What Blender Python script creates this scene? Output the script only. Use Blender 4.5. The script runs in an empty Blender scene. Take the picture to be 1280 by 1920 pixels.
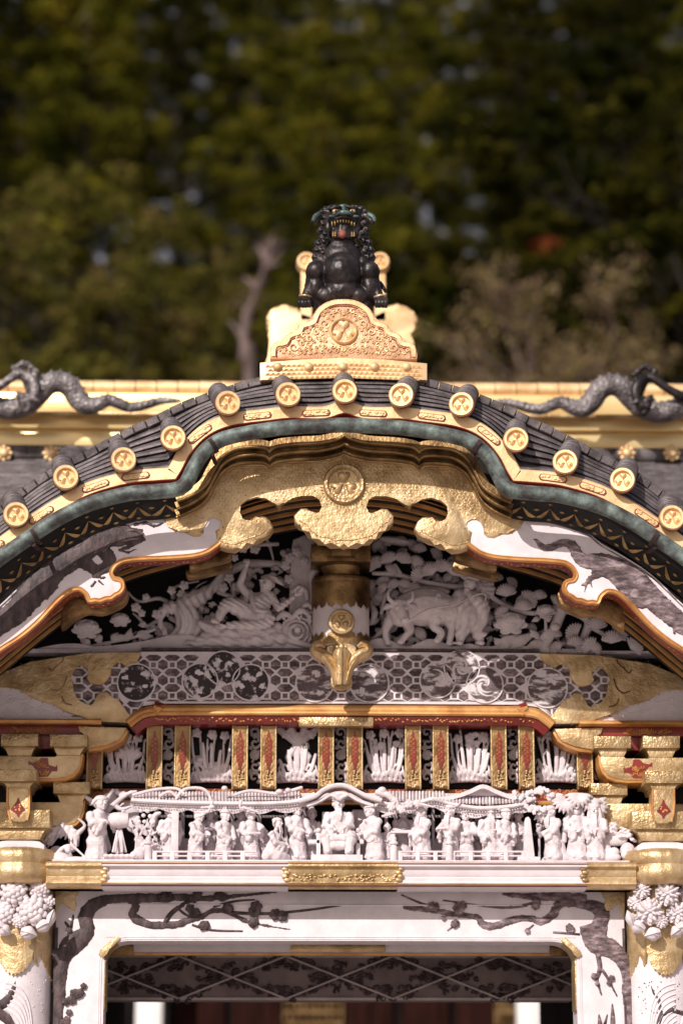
import bpy, bmesh, math, random
from mathutils import Vector, Matrix, noise
R = math.radians
rnd = random.Random(7)
sc = bpy.context.scene
COL = sc.collection

# ---------------- camera, sky, sun, exposure ----------------
CX, CY, CZ = -0.22, -12.0, 1.6
PITCH, YAW, F = R(14.0), 0.01896, 4800.0          # F: focal length in photo pixels (1280 x 1920)
cam = bpy.data.cameras.new('camera'); camo = bpy.data.objects.new('camera', cam); COL.objects.link(camo)
camo.location = (CX, CY, CZ); camo.rotation_euler = (R(90) + PITCH, 0, -YAW)
cam.sensor_fit = 'VERTICAL'; cam.sensor_height = 36.0; cam.sensor_width = 24.0
cam.lens = 36.0 * F / 1920.0
cam.clip_start = 0.1; cam.clip_end = 1000
cam.dof.use_dof = True; cam.dof.focus_distance = 11.35; cam.dof.aperture_fstop = 1.15
sc.camera = camo
SUN_EL, SUN_AZ = R(33.0), R(28.0)                 # azimuth: degrees to the left of the viewer's back
w = bpy.data.worlds.new("World"); sc.world = w; w.use_nodes = True
nt = w.node_tree; nt.nodes.clear()
sky = nt.nodes.new('ShaderNodeTexSky'); sky.sky_type = 'NISHITA'; sky.sun_disc = False
sky.sun_elevation = SUN_EL; sky.sun_rotation = R(180) + SUN_AZ
sky.air_density = 1.0; sky.dust_density = 5.0
bg = nt.nodes.new('ShaderNodeBackground'); bg.inputs[1].default_value = 0.078
wo = nt.nodes.new('ShaderNodeOutputWorld')
wm = nt.nodes.new('ShaderNodeMixRGB'); wm.inputs[0].default_value = .55; wm.inputs[2].default_value = (8.0, 7.1, 7.4, 1)   # thin bright cloud over the blue
nt.links.new(sky.outputs[0], wm.inputs[1]); nt.links.new(wm.outputs[0], bg.inputs[0]); nt.links.new(bg.outputs[0], wo.inputs[0])
sl = bpy.data.lights.new('sun', 'SUN'); sl.energy = 4.7; sl.angle = R(0.53); sl.color = (1.0, 0.93, 0.86)
so = bpy.data.objects.new('sun', sl); COL.objects.link(so)
sd = Vector((-math.sin(SUN_AZ) * math.cos(SUN_EL), -math.cos(SUN_AZ) * math.cos(SUN_EL), math.sin(SUN_EL)))
so.rotation_euler = sd.to_track_quat('Z', 'Y').to_euler(); so.location = (-6, -14, 14)
vs = sc.view_settings; vs.view_transform = 'Standard'; vs.look = 'None'; vs.gamma = 1.0; vs.exposure = -0.07

# ---------------- pixel -> world on a plane Y=const ----------------
_f = Vector((math.sin(YAW) * math.cos(PITCH), math.cos(YAW) * math.cos(PITCH), math.sin(PITCH)))
_r = Vector((math.cos(YAW), -math.sin(YAW), 0)); _u = _r.cross(_f)
def P(px, py, Y):
    d = _f + _r * ((px - 640) / F) + _u * ((960 - py) / F)
    t = (Y - CY) / d.y
    return Vector((CX + d.x * t, Y, CZ + d.z * t))
def K(Y): return (Y - CY) / math.cos(PITCH) / F / 0.985     # metres per photo pixel at depth Y
def Q(pts, Y): return [(P(x, y, Y).x, P(x, y, Y).z) for x, y in pts]
def mir(pts): return [(-p[0],) + tuple(p[1:]) for p in pts]
def cr(pts, n=6, closed=False):
    m = len(pts); out = []; D = len(pts[0])
    g = (lambda i: pts[i % m]) if closed else (lambda i: pts[max(0, min(m - 1, i))])
    for i in range(m if closed else m - 1):
        a, b, c, d = g(i - 1), g(i), g(i + 1), g(i + 2)
        for k in range(n):
            t = k / n
            out.append(tuple(0.5 * (2 * b[j] + (c[j] - a[j]) * t + (2 * a[j] - 5 * b[j] + 4 * c[j] - d[j]) * t * t + (3 * b[j] - a[j] - 3 * c[j] + d[j]) * t ** 3) for j in range(D)))
    if not closed: out.append(tuple(pts[-1]))
    return out
def seglen(path): return [math.dist(a, b) for a, b in zip(path, path[1:])]
def resample(path, step):
    L = seglen(path); tot = sum(L); n = max(2, int(round(tot / step))); out = []; i = 0; acc = 0
    for k in range(n + 1):
        s = tot * k / n
        while i < len(L) - 1 and acc + L[i] < s: acc += L[i]; i += 1
        t = (s - acc) / max(1e-9, L[i]); t = min(1, max(0, t))
        out.append(tuple(a + (b - a) * t for a, b in zip(path[i], path[i + 1])))
    return out
def normals2(path):
    out = []
    for i in range(len(path)):
        a = path[max(0, i - 1)]; b = path[i]; c = path[min(len(path) - 1, i + 1)]
        def nn(p, q):
            dx, dz = q[0] - p[0], q[1] - p[1]; l = math.hypot(dx, dz) or 1e-9; return (-dz / l, dx / l)
        n1 = nn(a, b) if i > 0 else nn(b, c); n2 = nn(b, c) if i < len(path) - 1 else n1
        sx, sz = n1[0] + n2[0], n1[1] + n2[1]; l = math.hypot(sx, sz) or 1e-9; sx /= l; sz /= l
        m = 1 / max(0.55, sx * n1[0] + sz * n1[1]); out.append((sx * m, sz * m))
    return out
def offset(path, d): return [(p[0] + n[0] * d, p[1] + n[1] * d) for p, n in zip(path, normals2(path))]
def inside(p, poly):
    c = False; j = len(poly) - 1
    for i in range(len(poly)):
        a, b = poly[i], poly[j]
        if (a[1] > p[1]) != (b[1] > p[1]) and p[0] < (b[0] - a[0]) * (p[1] - a[1]) / (b[1] - a[1]) + a[0]: c = not c
        j = i
    return c

# ---------------- mesh builder ----------------
class MB:
    def __init__(s): s.v = []; s.f = []
    def add(s, v, f):
        o = len(s.v); s.v += [tuple(p) for p in v]; s.f += [tuple(i + o for i in q) for q in f]; return s
    def bm(s, b):
        b.verts.index_update(); s.add([v.co[:] for v in b.verts], [[v.index for v in f.verts] for f in b.faces]); b.free(); return s
    def box(s, x0, x1, y0, y1, z0, z1, bev=0.0):
        b = bmesh.new(); bmesh.ops.create_cube(b, size=1)
        for v in b.verts: v.co = (x0 + (v.co.x + .5) * (x1 - x0), y0 + (v.co.y + .5) * (y1 - y0), z0 + (v.co.z + .5) * (z1 - z0))
        if bev: bmesh.ops.bevel(b, geom=b.edges[:], offset=bev, segments=2, profile=.5, affect='EDGES', clamp_overlap=True)
        return s.bm(b)
    def boxp(s, a, b_, c, d, Yf, th, bev=0.002, mirror=False):   # pixel rectangle a,b -> c,d at depth Yf
        p = P(a, b_, Yf); q = P(c, d, Yf); x0, x1 = sorted((p.x, q.x)); z0, z1 = sorted((p.z, q.z))
        if mirror: x0, x1 = -x1, -x0
        return s.box(x0, x1, Yf, Yf + th, z0, z1, bev)
    def prism(s, pts, Y, th, bev=0.0, seg=2):          # outline of (x, z) points, front face at Y, thickness th
        b = bmesh.new(); A = sum(p[0] * q[1] - q[0] * p[1] for p, q in zip(pts, pts[1:] + pts[:1]))
        if A < 0: pts = pts[::-1]
        cl = [p for i, p in enumerate(pts) if math.dist(p, pts[i - 1]) > 1e-5]
        n = len(cl); fr = [b.verts.new((x, Y, z)) for x, z in cl]; bk = [b.verts.new((x, Y + th, z)) for x, z in cl]
        b.faces.new(fr)
        b.faces.new(bk[::-1])
        for i in range(n): b.faces.new((fr[i], bk[i], bk[(i + 1) % n], fr[(i + 1) % n]))
        if bev:
            ed = [e for e in b.edges if e.verts[0] in fr and e.verts[1] in fr]
            try: bmesh.ops.bevel(b, geom=ed, offset=bev, segments=seg, profile=.5, affect='EDGES', clamp_overlap=True)
            except Exception: pass
        return s.bm(b)
    def tube(s, pts, rad, seg=8, cap=True, flat=1.0):
        pts = [Vector(p) for p in pts]; n = len(pts); rad = list(rad) if hasattr(rad, '__len__') else [rad] * n
        t = (pts[1] - pts[0]).normalized(); up = Vector((0, 1, 0)) if abs(t.y) < .9 else Vector((0, 0, 1))
        x = t.cross(up).normalized(); V = []; Fc = []
        for i in range(n):
            t = (pts[min(n - 1, i + 1)] - pts[max(0, i - 1)])
            if t.length < 1e-9: t = Vector((0, 0, 1))
            t.normalize(); x = (x - t * x.dot(t)); x = x.normalized() if x.length > 1e-6 else t.orthogonal().normalized(); y = t.cross(x)
            for k in range(seg):
                a = 2 * math.pi * k / seg; V.append(pts[i] + x * (math.cos(a) * rad[i]) + y * (math.sin(a) * rad[i] * flat))
        for i in range(n - 1):
            for k in range(seg):
                k2 = (k + 1) % seg; Fc.append((i * seg + k, i * seg + k2, (i + 1) * seg + k2, (i + 1) * seg + k))
        if cap:
            Fc.append(tuple(range(seg))[::-1]); Fc.append(tuple((n - 1) * seg + k for k in range(seg)))
        return s.add(V, Fc)
    def sweep(s, path, prof, Y=0.0, closed_prof=True):  # path of (x,z); prof of (normal offset, y)
        nr = normals2(path); V = []; m = len(prof); n = len(path)
        for p, q in zip(path, nr):
            for o, y in prof: V.append((p[0] + q[0] * o, Y + y, p[1] + q[1] * o))
        Fc = []
        for i in range(n - 1):
            for k in range(m if closed_prof else m - 1):
                k2 = (k + 1) % m; Fc.append((i * m + k, (i + 1) * m + k, (i + 1) * m + k2, i * m + k2))
        if closed_prof: Fc.append(tuple(range(m))); Fc.append(tuple((n - 1) * m + k for k in range(m))[::-1])
        return s.add(V, Fc)
    def loft(s, rows):
        m = len(rows[0]); V = [p for r_ in rows for p in r_]
        return s.add(V, [(i * m + k, i * m + k + 1, (i + 1) * m + k + 1, (i + 1) * m + k) for i in range(len(rows) - 1) for k in range(m - 1)])
    def ell(s, c, r, sub=2, M=None):
        if sub == 2 and (max(r) if hasattr(r, '__len__') else r) > .03: sub = 3
        b = bmesh.new(); bmesh.ops.create_icosphere(b, subdivisions=sub, radius=1)
        r = r if hasattr(r, '__len__') else (r, r, r)
        for v in b.verts:
            p = Vector((v.co.x * r[0], v.co.y * r[1], v.co.z * r[2]))
            if M: p = M @ p
            v.co = p + Vector(c)
        return s.bm(b)
    def lathe(s, c, prof, seg=32, axis='z', squash=1.0):   # prof of (radius, height)
        V = []; m = len(prof)
        for k in range(seg):
            a = 2 * math.pi * k / seg
            for r_, h in prof:
                if axis == 'z': V.append((c[0] + r_ * math.cos(a), c[1] + r_ * math.sin(a) * squash, c[2] + h))
                else: V.append((c[0] + r_ * math.cos(a), c[1] + h, c[2] + r_ * math.sin(a) * squash))
        Fc = [(k * m + j, ((k + 1) % seg) * m + j, ((k + 1) % seg) * m + j + 1, k * m + j + 1) for k in range(seg) for j in range(m - 1)]
        return s.add(V, Fc)
    def mirror(s):
        return MB().add([(-x, y, z) for x, y, z in s.v], [f[::-1] for f in s.f])
    def map(s, fn): s.v = [tuple(fn(Vector(p))) for p in s.v]; return s
    def mesh(s, name):
        me = bpy.data.meshes.new(name); me.from_pydata(s.v, [], s.f); me.validate(); me.update(); return me

def fixnormals(me):
    b = bmesh.new(); b.from_mesh(me); bmesh.ops.recalc_face_normals(b, faces=b.faces[:]); b.to_mesh(me); b.free()
def tag(o, label=None, cat=None, group=None, kind=None):
    if label: o['label'] = label
    if cat: o['category'] = cat
    if group: o['group'] = group
    if kind: o['kind'] = kind
    return o
def wloc(o):
    v = Vector((0, 0, 0))
    while o: v += o.location; o = o.parent
    return v
def part(name, m, mat, parent=None, sm=35, fix=True, origin=None, label=None):
    """Link one mesh; its vertices are given in world space."""
    me = m.mesh(name) if isinstance(m, MB) else m
    me.name = name
    base = wloc(parent) if parent else Vector((0, 0, 0))
    loc = Vector(origin) - base if origin is not None else Vector((0, 0, 0))
    sh = base + loc
    if sh.length > 0: me.transform(Matrix.Translation(-sh))
    if fix: fixnormals(me)
    me.materials.clear(); me.materials.append(mat)
    if sm:
        me.shade_smooth()
        if sm < 180: me.set_sharp_from_angle(angle=R(sm))
    o = bpy.data.objects.new(name, me); COL.objects.link(o); o.parent = parent; o.location = loc
    if label: o['label'] = label
    return o
def empty(name, loc, label, cat, group=None):
    o = bpy.data.objects.new(name, None); COL.objects.link(o); o.location = loc; o.empty_display_size = .1
    return tag(o, label, cat, group)
def remesh(mb, vox, smooth=1, disp=None, dec=None):
    """Fuse overlapping closed pieces into one continuous carved surface."""
    me = mb.mesh('carve'); fixn = True
    o = bpy.data.objects.new('tmp', me); COL.objects.link(o)
    md = o.modifiers.new('r', 'REMESH'); md.mode = 'VOXEL'; md.voxel_size = vox; md.use_smooth_shade = True
    if smooth:
        s2 = o.modifiers.new('s', 'SMOOTH'); s2.factor = .5; s2.iterations = smooth
    dg = bpy.context.evaluated_depsgraph_get(); dg.update()
    out = bpy.data.meshes.new_from_object(o.evaluated_get(dg), depsgraph=dg)
    bpy.data.objects.remove(o); bpy.data.meshes.remove(me)
    if disp:
        out.update(); nn = [v.normal.copy() for v in out.vertices]
        for v, n_ in zip(out.vertices, nn): v.co = v.co + n_ * disp(v.co, n_)
    return out
def capsule(mb, pts, rad, seg=10):
    """chain of spheres and cones, closed, for remeshing"""
    rad = list(rad) if hasattr(rad, '__len__') else [rad] * len(pts)
    for p, r_ in zip(pts, rad): mb.ell(p, r_, 1 if r_ < 0.004 else 2)
    for a, b, ra, rb in zip(pts, pts[1:], rad, rad[1:]):
        if (Vector(a) - Vector(b)).length > 1e-6: mb.tube([a, b], [ra, rb], seg)

# ---------------- materials ----------------
def mat(name, cols, scale=8.0, rough=.5, metal=0.0, bump=0.0, bscale=60.0, spec=.5, detail=4, contrast=(.35, .65), vor=False, stretch=None, island=0.0, sub=0.0, trans=0.0, rvar=0.0, bump2=0.0, b2scale=12.0, coat=0.0):
    m = bpy.data.materials.new(name); m.use_nodes = True; N = m.node_tree.nodes; L = m.node_tree.links
    b = N['Principled BSDF']; b.inputs['Roughness'].default_value = rough; b.inputs['Metallic'].default_value = metal
    b.inputs['Specular IOR Level'].default_value = spec
    if coat: b.inputs['Coat Weight'].default_value = coat; b.inputs['Coat Roughness'].default_value = .15
    tc = N.new('ShaderNodeTexCoord'); src = tc.outputs['Object']
    if stretch:
        mp = N.new('ShaderNodeMapping'); mp.inputs['Scale'].default_value = stretch; L.new(src, mp.inputs[0]); src = mp.outputs[0]
    nz = N.new('ShaderNodeTexNoise'); nz.inputs['Scale'].default_value = scale; nz.inputs['Detail'].default_value = detail; nz.inputs['Roughness'].default_value = .6
    L.new(src, nz.inputs['Vector'])
    rp = N.new('ShaderNodeValToRGB'); cols = [c if len(c) == 4 else (*c, 1) for c in cols]
    el = rp.color_ramp.elements; n = len(cols)
    while len(el) < n: el.new(.5)
    for i, c in enumerate(cols):
        el[i].position = contrast[0] + (contrast[1] - contrast[0]) * i / max(1, n - 1); el[i].color = c
    L.new(nz.outputs['Fac'], rp.inputs[0]); col = rp.outputs[0]
    if island:
        g = N.new('ShaderNodeNewGeometry'); hs = N.new('ShaderNodeHueSaturation'); mr = N.new('ShaderNodeMapRange')
        mr.inputs['To Min'].default_value = 1 - island; mr.inputs['To Max'].default_value = 1 + island
        L.new(g.outputs['Random Per Island'], mr.inputs['Value']); L.new(mr.outputs[0], hs.inputs['Value']); L.new(col, hs.inputs['Color'])
        mr2 = N.new('ShaderNodeMapRange'); mr2.inputs['To Min'].default_value = .5 - island * .05; mr2.inputs['To Max'].default_value = .5 + island * .05
        L.new(g.outputs['Random Per Island'], mr2.inputs['Value']); L.new(mr2.outputs[0], hs.inputs['Hue']); col = hs.outputs[0]
    L.new(col, b.inputs['Base Color'])
    if rvar:
        mr = N.new('ShaderNodeMapRange'); mr.inputs['To Min'].default_value = max(.02, rough - rvar); mr.inputs['To Max'].default_value = min(1, rough + rvar)
        L.new(nz.outputs['Fac'], mr.inputs['Value']); L.new(mr.outputs[0], b.inputs['Roughness'])
    prev = None
    for st, scl, vv in ((bump2, b2scale, False), (bump, bscale, vor)):
        if not st: continue
        if vv: t = N.new('ShaderNodeTexVoronoi'); t.inputs['Scale'].default_value = scl; out = t.outputs['Distance']
        else: t = N.new('ShaderNodeTexNoise'); t.inputs['Scale'].default_value = scl; t.inputs['Detail'].default_value = 3; out = t.outputs['Fac']
        L.new(src, t.inputs['Vector'])
        bp = N.new('ShaderNodeBump'); bp.inputs['Strength'].default_value = st; bp.inputs['Distance'].default_value = .5 / scl
        L.new(out, bp.inputs['Height'])
        if prev: L.new(prev, bp.inputs['Normal'])
        prev = bp.outputs[0]
    if prev: L.new(prev, b.inputs['Normal'])
    if trans:
        tr = N.new('ShaderNodeBsdfTranslucent'); mx = N.new('ShaderNodeMixShader'); mx.inputs[0].default_value = trans
        L.new(col, tr.inputs['Color']); L.new(b.outputs[0], mx.inputs[1]); L.new(tr.outputs[0], mx.inputs[2]); L.new(mx.outputs[0], N['Material Output'].inputs['Surface'])
    return m
M_white = mat('white_gofun', [(.64, .575, .605), (.69, .62, .655), (.73, .66, .695)], 14, .55, bump=.35, bscale=420, spec=.35, bump2=.12, b2scale=40)
M_carve = mat('white_carving', [(.57, .50, .53), (.67, .595, .625), (.71, .64, .67)], 18, .6, bump=.4, bscale=170, spec=.3, bump2=.15, b2scale=60)
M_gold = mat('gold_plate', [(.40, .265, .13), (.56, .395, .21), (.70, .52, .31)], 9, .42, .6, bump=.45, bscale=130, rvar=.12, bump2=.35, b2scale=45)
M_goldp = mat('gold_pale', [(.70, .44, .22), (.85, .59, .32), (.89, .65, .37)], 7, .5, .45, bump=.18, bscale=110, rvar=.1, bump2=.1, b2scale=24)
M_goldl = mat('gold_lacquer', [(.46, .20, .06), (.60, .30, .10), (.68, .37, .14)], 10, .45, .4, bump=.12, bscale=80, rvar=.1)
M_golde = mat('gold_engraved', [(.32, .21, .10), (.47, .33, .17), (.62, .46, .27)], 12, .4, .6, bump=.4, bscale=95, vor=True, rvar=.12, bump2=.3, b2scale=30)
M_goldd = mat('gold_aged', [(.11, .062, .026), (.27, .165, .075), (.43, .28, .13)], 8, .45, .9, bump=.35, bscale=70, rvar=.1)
M_red = mat('red_lacquer', [(.17, .014, .013), (.25, .026, .02)], 14, .35, bump=.1, bscale=70, coat=.2)
M_black = mat('black_lacquer_and_shade', [(.005, .004, .004), (.012, .009, .009)], 10, .5, bump=.06, bscale=50, spec=.25)  # real lacquer, and also the painted-in shade of gaps and recesses
M_bright = mat('polished_gold_band', [(.80, .54, .22), (.92, .68, .32), (.96, .76, .42)], 5, .36, .5, bump=.12, bscale=30, stretch=(.3, 1, 1))
M_ink = mat('dark_inlay_wood', [(.018, .010, .012), (.055, .033, .035), (.105, .068, .072)], 30, .6, bump=.5, bscale=110, stretch=(1, 1, .5), detail=6)
M_inkl = mat('brown_inlay_wood', [(.035, .02, .024), (.10, .065, .07), (.17, .12, .13), (.33, .25, .27)], 34, .6, bump=.6, bscale=120, stretch=(.6, 1, 1.4), detail=8, contrast=(.36, .64))
M_copper = mat('verdigris_copper', [(.035, .026, .024), (.065, .070, .068), (.13, .165, .155), (.24, .30, .275)], 16, .62, .25, bump=.25, bscale=90, detail=8, contrast=(.3, .68))
M_tile = mat('roof_copper_tile', [(.045, .036, .037), (.10, .082, .086), (.16, .135, .138)], 12, .55, .3, bump=.35, bscale=90, detail=7, island=.15)
M_bronze = mat('dark_bronze', [(.010, .008, .009), (.026, .021, .022), (.055, .043, .043)], 14, .4, .55, bump=.25, bscale=90, rvar=.12)
M_bronzeg = mat('bronze_green', [(.02, .022, .022), (.05, .075, .075), (.12, .19, .18)], 30, .5, .4, bump=.3, bscale=90)
M_scale = mat('dragon_bronze', [(.08, .07, .07), (.19, .165, .17), (.33, .30, .30)], 14, .5, .4, bump=.7, bscale=52, vor=True)
M_goldr = mat('rose_gold_shaded_ground', [(.46, .25, .15), (.60, .36, .22), (.66, .42, .27)], 12, .5, .45, bump=.4, bscale=90)  # darker ground puts the recess shade of the scrollwork into the colour
M_iron = mat('rusty_iron', [(.022, .010, .010), (.05, .022, .02)], 40, .7, .3, bump=.3, bscale=120)
M_tongue = mat('faded_red_tongue', [(.22, .06, .045), (.28, .085, .065)], 20, .6)
M_tooth = mat('gilt_teeth', [(.30, .19, .06), (.40, .27, .10)], 20, .5, .3)
M_stone = mat('pale_stone', [(.36, .32, .29), (.46, .41, .38)], 3, .85, bump=.2, bscale=20)
M_bark = mat('bark', [(.010, .007, .005), (.03, .02, .014)], 6, .9, bump=.5, bscale=20, stretch=(1, 1, .2))
M_barkp = mat('pale_bark', [(.09, .06, .055), (.22, .155, .145)], 5, .9, bump=.3, bscale=15, stretch=(1, 1, .3))
M_hill = mat('forest_floor', [(.008, .008, .004), (.022, .020, .010)], .4, .95, bump=.5, bscale=3)
M_leaf = mat('needle_green', [(.018, .022, .003), (.085, .082, .009), (.18, .145, .016)], .5, .9, island=.3, trans=.08, spec=.0, contrast=(.35, .65))
M_leafd = mat('dark_foliage', [(.007, .009, .002), (.026, .026, .004), (.060, .048, .007)], .5, .9, island=.4, trans=.08, spec=.0)
M_leafo = mat('olive_foliage', [(.060, .062, .012), (.135, .115, .024), (.165, .115, .045)], .6, .9, island=.4, trans=.3, spec=.0)
M_leaft = mat('tan_foliage', [(.13, .085, .05), (.24, .165, .085), (.21, .17, .055)], .8, .7, island=.35, trans=.3, spec=.2)
M_leafr = mat('orange_leaves', [(.20, .045, .012), (.30, .075, .02)], 1, .7, island=.3, trans=.3, spec=.2)
M_dark = mat('interior_shade', [(.006, .005, .005), (.014, .010, .010)], 3, .95, spec=.05)  # near-black paint stands in for the unlit inside of hall and passage
M_beam = mat('shade_toned_lattice', [(.34, .28, .28), (.44, .37, .37)], 10, .8)  # white strips toned down in colour to stand for deep shade
M_beamd = mat('shade_toned_beam', [(.13, .095, .095), (.20, .15, .15)], 10, .8)  # beam colour darkened to stand for the deep shade of the passage
M_wood = mat('dark_red_wood', [(.010, .004, .003), (.028, .009, .007)], 4, .9, spec=.05, stretch=(4, 1, .5))
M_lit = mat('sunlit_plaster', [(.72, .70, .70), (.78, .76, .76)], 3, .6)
# ---------------- ground ----------------
def terrain():
    mb = MB(); xs = [-260 + 10 * i for i in range(24)] + [-25 + 1.25 * i for i in range(41)] + [30 + 10 * i for i in range(24)]; ys = [-90 + 5 * i for i in range(80)]; rows = []
    for y in ys:
        rows.append([(x, y, hill(x, y)) for x in xs])
    mb.loft(rows); return mb
def hill(x, y):
    if y < 14: return 0.0
    t = min(1, (y - 14) / 66.0); h = 42 * t ** 1.12
    if y > 95: h -= min(20, (y - 95) * .15)
    if y > 58:
        for xc, d in ((-6.2, 13), (6.4, 11)): h -= d * math.exp(-((x - xc) / 2.3) ** 2) * min(1, (y - 58) / 15)
    return h + (1.6 * noise.noise(Vector((x * .05, y * .05, 0))) * min(1, t * 4))
tag(part('ground', terrain(), M_hill, sm=180), kind='structure')
mb = MB(); mb.loft([[(-30, -60, .004), (30, -60, .004)], [(-30, 13.9, .004), (30, 13.9, .004)]])
tag(part('paved_court', mb, M_stone, sm=0), kind='structure')

# ---------------- gate ----------------
gate = empty('shrine_gate', (0, 0, 0), 'ornate white and gold shrine gate with a curved gable, its carved front filling the picture', 'gate')
def gp(name, m, mt, parent=None, **k): return part(name, m, mt, parent or gate, **k)
def both(f):                      # world-space builder for the left half, mirrored for the right
    mb = MB(); f(mb); r_ = mb.mirror(); return MB().add(mb.v, mb.f).add(r_.v, r_.f)

# -- the undulating gable edge: half paths traced from the centre outwards to the left
def half(pts, Y): return Q(pts, Y)
def full(h): return ([(-x, z) for x, z in h[::-1]] + h[(1 if abs(h[0][0]) < .004 else 0):])[::-1]
YE = -1.12
edge_h = half([(646, 762), (632, 765), (610, 772), (583, 773), (540, 772), (498, 777), (441, 784), (402, 796), (371, 816), (345, 846), (330, 874), (322, 887)], YE)
edge_h = [(0, edge_h[0][1])] + cr(edge_h[1:], 4)
edge_o = cr(half([(322, 887), (290, 889), (240, 894), (168, 914), (118, 940), (67, 972), (0, 1020), (-60, 1066), (-130, 1112), (-220, 1148)], YE), 4)
edge = edge_h + edge_o[1:]
edge_f = full(edge)
prof = [(.022, 0), (.028, .006), (.030, .05), (-.030, .05), (-.032, .008), (-.027, 0)]
mb = MB().sweep(edge_f, prof, YE); es = gp('eave_fascia', mb, M_goldp, sm=30)
mb = MB().sweep(edge_f, [(-.031, -.004), (-.034, -.002), (-.034, .045), (-.029, .045)], YE); gp('fascia_red_edge', mb, M_red, es)
mb = MB().sweep(edge_f, [(-.02, .05), (-.02, .5), (-.07, .5), (-.07, .05)], YE); gp('soffit_board', mb, M_black)
# cap tiles along the silhouette and the layered tiles between
YC = -0.86
cap_h = half([(646, 708), (560, 709), (486, 719), (404, 742), (336, 769), (285, 794), (235, 817), (168, 854), (134, 870), (80, 900), (44, 927), (0, 962), (-60, 1004), (-130, 1050), (-220, 1088)], YC)
cap_h = [(0, cap_h[0][1])] + cap_h[1:]
cap = full(cr(cap_h, 5))
E2 = resample([(p[0], YE + .01, p[1] + .024) for p in edge_f], .03)
def at_x(path, x):
    for a, b in zip(path, path[1:]):
        if (a[0] - x) * (b[0] - x) <= 0 and a[0] != b[0]: return a[1] + (b[1] - a[1]) * (x - a[0]) / (b[0] - a[0])
    return path[0][1] if abs(x - path[0][0]) < abs(x - path[-1][0]) else path[-1][1]
rows = []; NL = 6
capr = resample(cap, .03)
def lerp(a, b, t): return tuple(p + (q - p) * t for p, q in zip(a, b))
nE = len(E2)
capm = resample([(p[0], p[1]) for p in cap], seglen_tot := sum(seglen(cap)) / (nE - 1))[:nE]
while len(capm) < nE: capm.append(capm[-1])
V = []
mbl = MB()
for i, (e, c) in enumerate(zip(E2, capm)):
    row = []; cx = e[0] + (c[0] - e[0]) * .9
    top = (cx, YC - .02, c[1] - .02)
    row.append((e[0], YE + .012, e[2] - .03))
    for k in range(NL):
        t0, t1 = k / NL, (k + 1) / NL
        jit = .0035 * noise.noise(Vector((e[0] * 3, k * 5.1, 0)))
        a = lerp(e, top, t0 ** .9); b = lerp(e, top, t1 ** .9)
        row.append((a[0], a[1] + .016, a[2] + .000 + jit)); row.append((a[0], a[1] - .003, a[2] + .003 + jit)); row.append((a[0], a[1] + .001, a[2] + .015 + jit)); row.append((b[0], b[1] - .004, a[2] + .017 + jit + (b[2] - a[2]) * .35))
    row.append(top); rows.append(row)
mb = MB().loft(rows); gp('layered_eave_tiles', mb, M_tile, sm=20)
# square cap tiles, a countable row
mb = MB(); cs = resample(cap, .062)
for a, b in zip(cs, cs[1:]):
    d = (b[0] - a[0], b[1] - a[1]); l = math.hypot(*d); u = (d[0] / l, d[1] / l); n_ = (-u[1], u[0])
    if n_[1] < 0: n_ = (-n_[0], -n_[1])
    g = .0018; j = rnd.uniform(-.002, .002); q = []
    for s_, o in ((g, -.022), (l - g, -.022), (l - g, .016), (g, .016)): q.append((a[0] + u[0] * s_ + n_[0] * (o + j), a[1] + u[1] * s_ + n_[1] * (o + j)))
    mb.prism(q, YC - .045 + rnd.uniform(-.002, .002), .12, .0035, 1)
gp('ridge_edge_tiles', mb, M_tile, sm=30)
mb = MB(); rr = []
for p in capm: rr.append([(p[0], YC + .03, p[1] - .005), (p[0], YC + .5, p[1] + .01), (p[0], 1.7, p[1] + .0)])
mb.loft(rr); gp('gable_roof_back', mb, M_tile, sm=60)

def heart(mb, c, r, ang, Y, dep):
    """one heart-shaped leaf, tip toward the crest centre"""
    n = 22; V = [(0, 0, -1)]; out = []
    for k in range(n):
        t = 2 * math.pi * k / n
        x = .95 * (math.sin(t) ** 3); z = (13 * math.cos(t) - 5 * math.cos(2 * t) - 2 * math.cos(3 * t) - math.cos(4 * t)) / 15.5
        out.append((x * 1.02, z))
    def tr(x, z, y): return (c[0] + r * (x * math.cos(ang) + z * math.sin(ang)), Y - y * dep, c[1] + r * (-x * math.sin(ang) + z * math.cos(ang)))
    V = [tr(0, .0, 1.0)] + [tr(x * .55, z * .55 + .02, .86) for x, z in out] + [tr(x * .85, z * .85, .5) for x, z in out] + [tr(x, z, 0) for x, z in out]
    Fc = [(0, 1 + k, 1 + (k + 1) % n) for k in range(n)]
    for L_ in (0, 1): Fc += [(1 + L_ * n + k, 1 + (L_ + 1) * n + k, 1 + (L_ + 1) * n + (k + 1) % n, 1 + L_ * n + (k + 1) % n) for k in range(n)]
    mb.add(V, Fc)
def crest(mb, c, r, Y, dep):
    for k in range(3):
        a = k * 2 * math.pi / 3; h = (c[0] + math.sin(a) * r * .52, c[1] + math.cos(a) * r * .52)
        heart(mb, h, r * .44, a, Y, dep)
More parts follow.
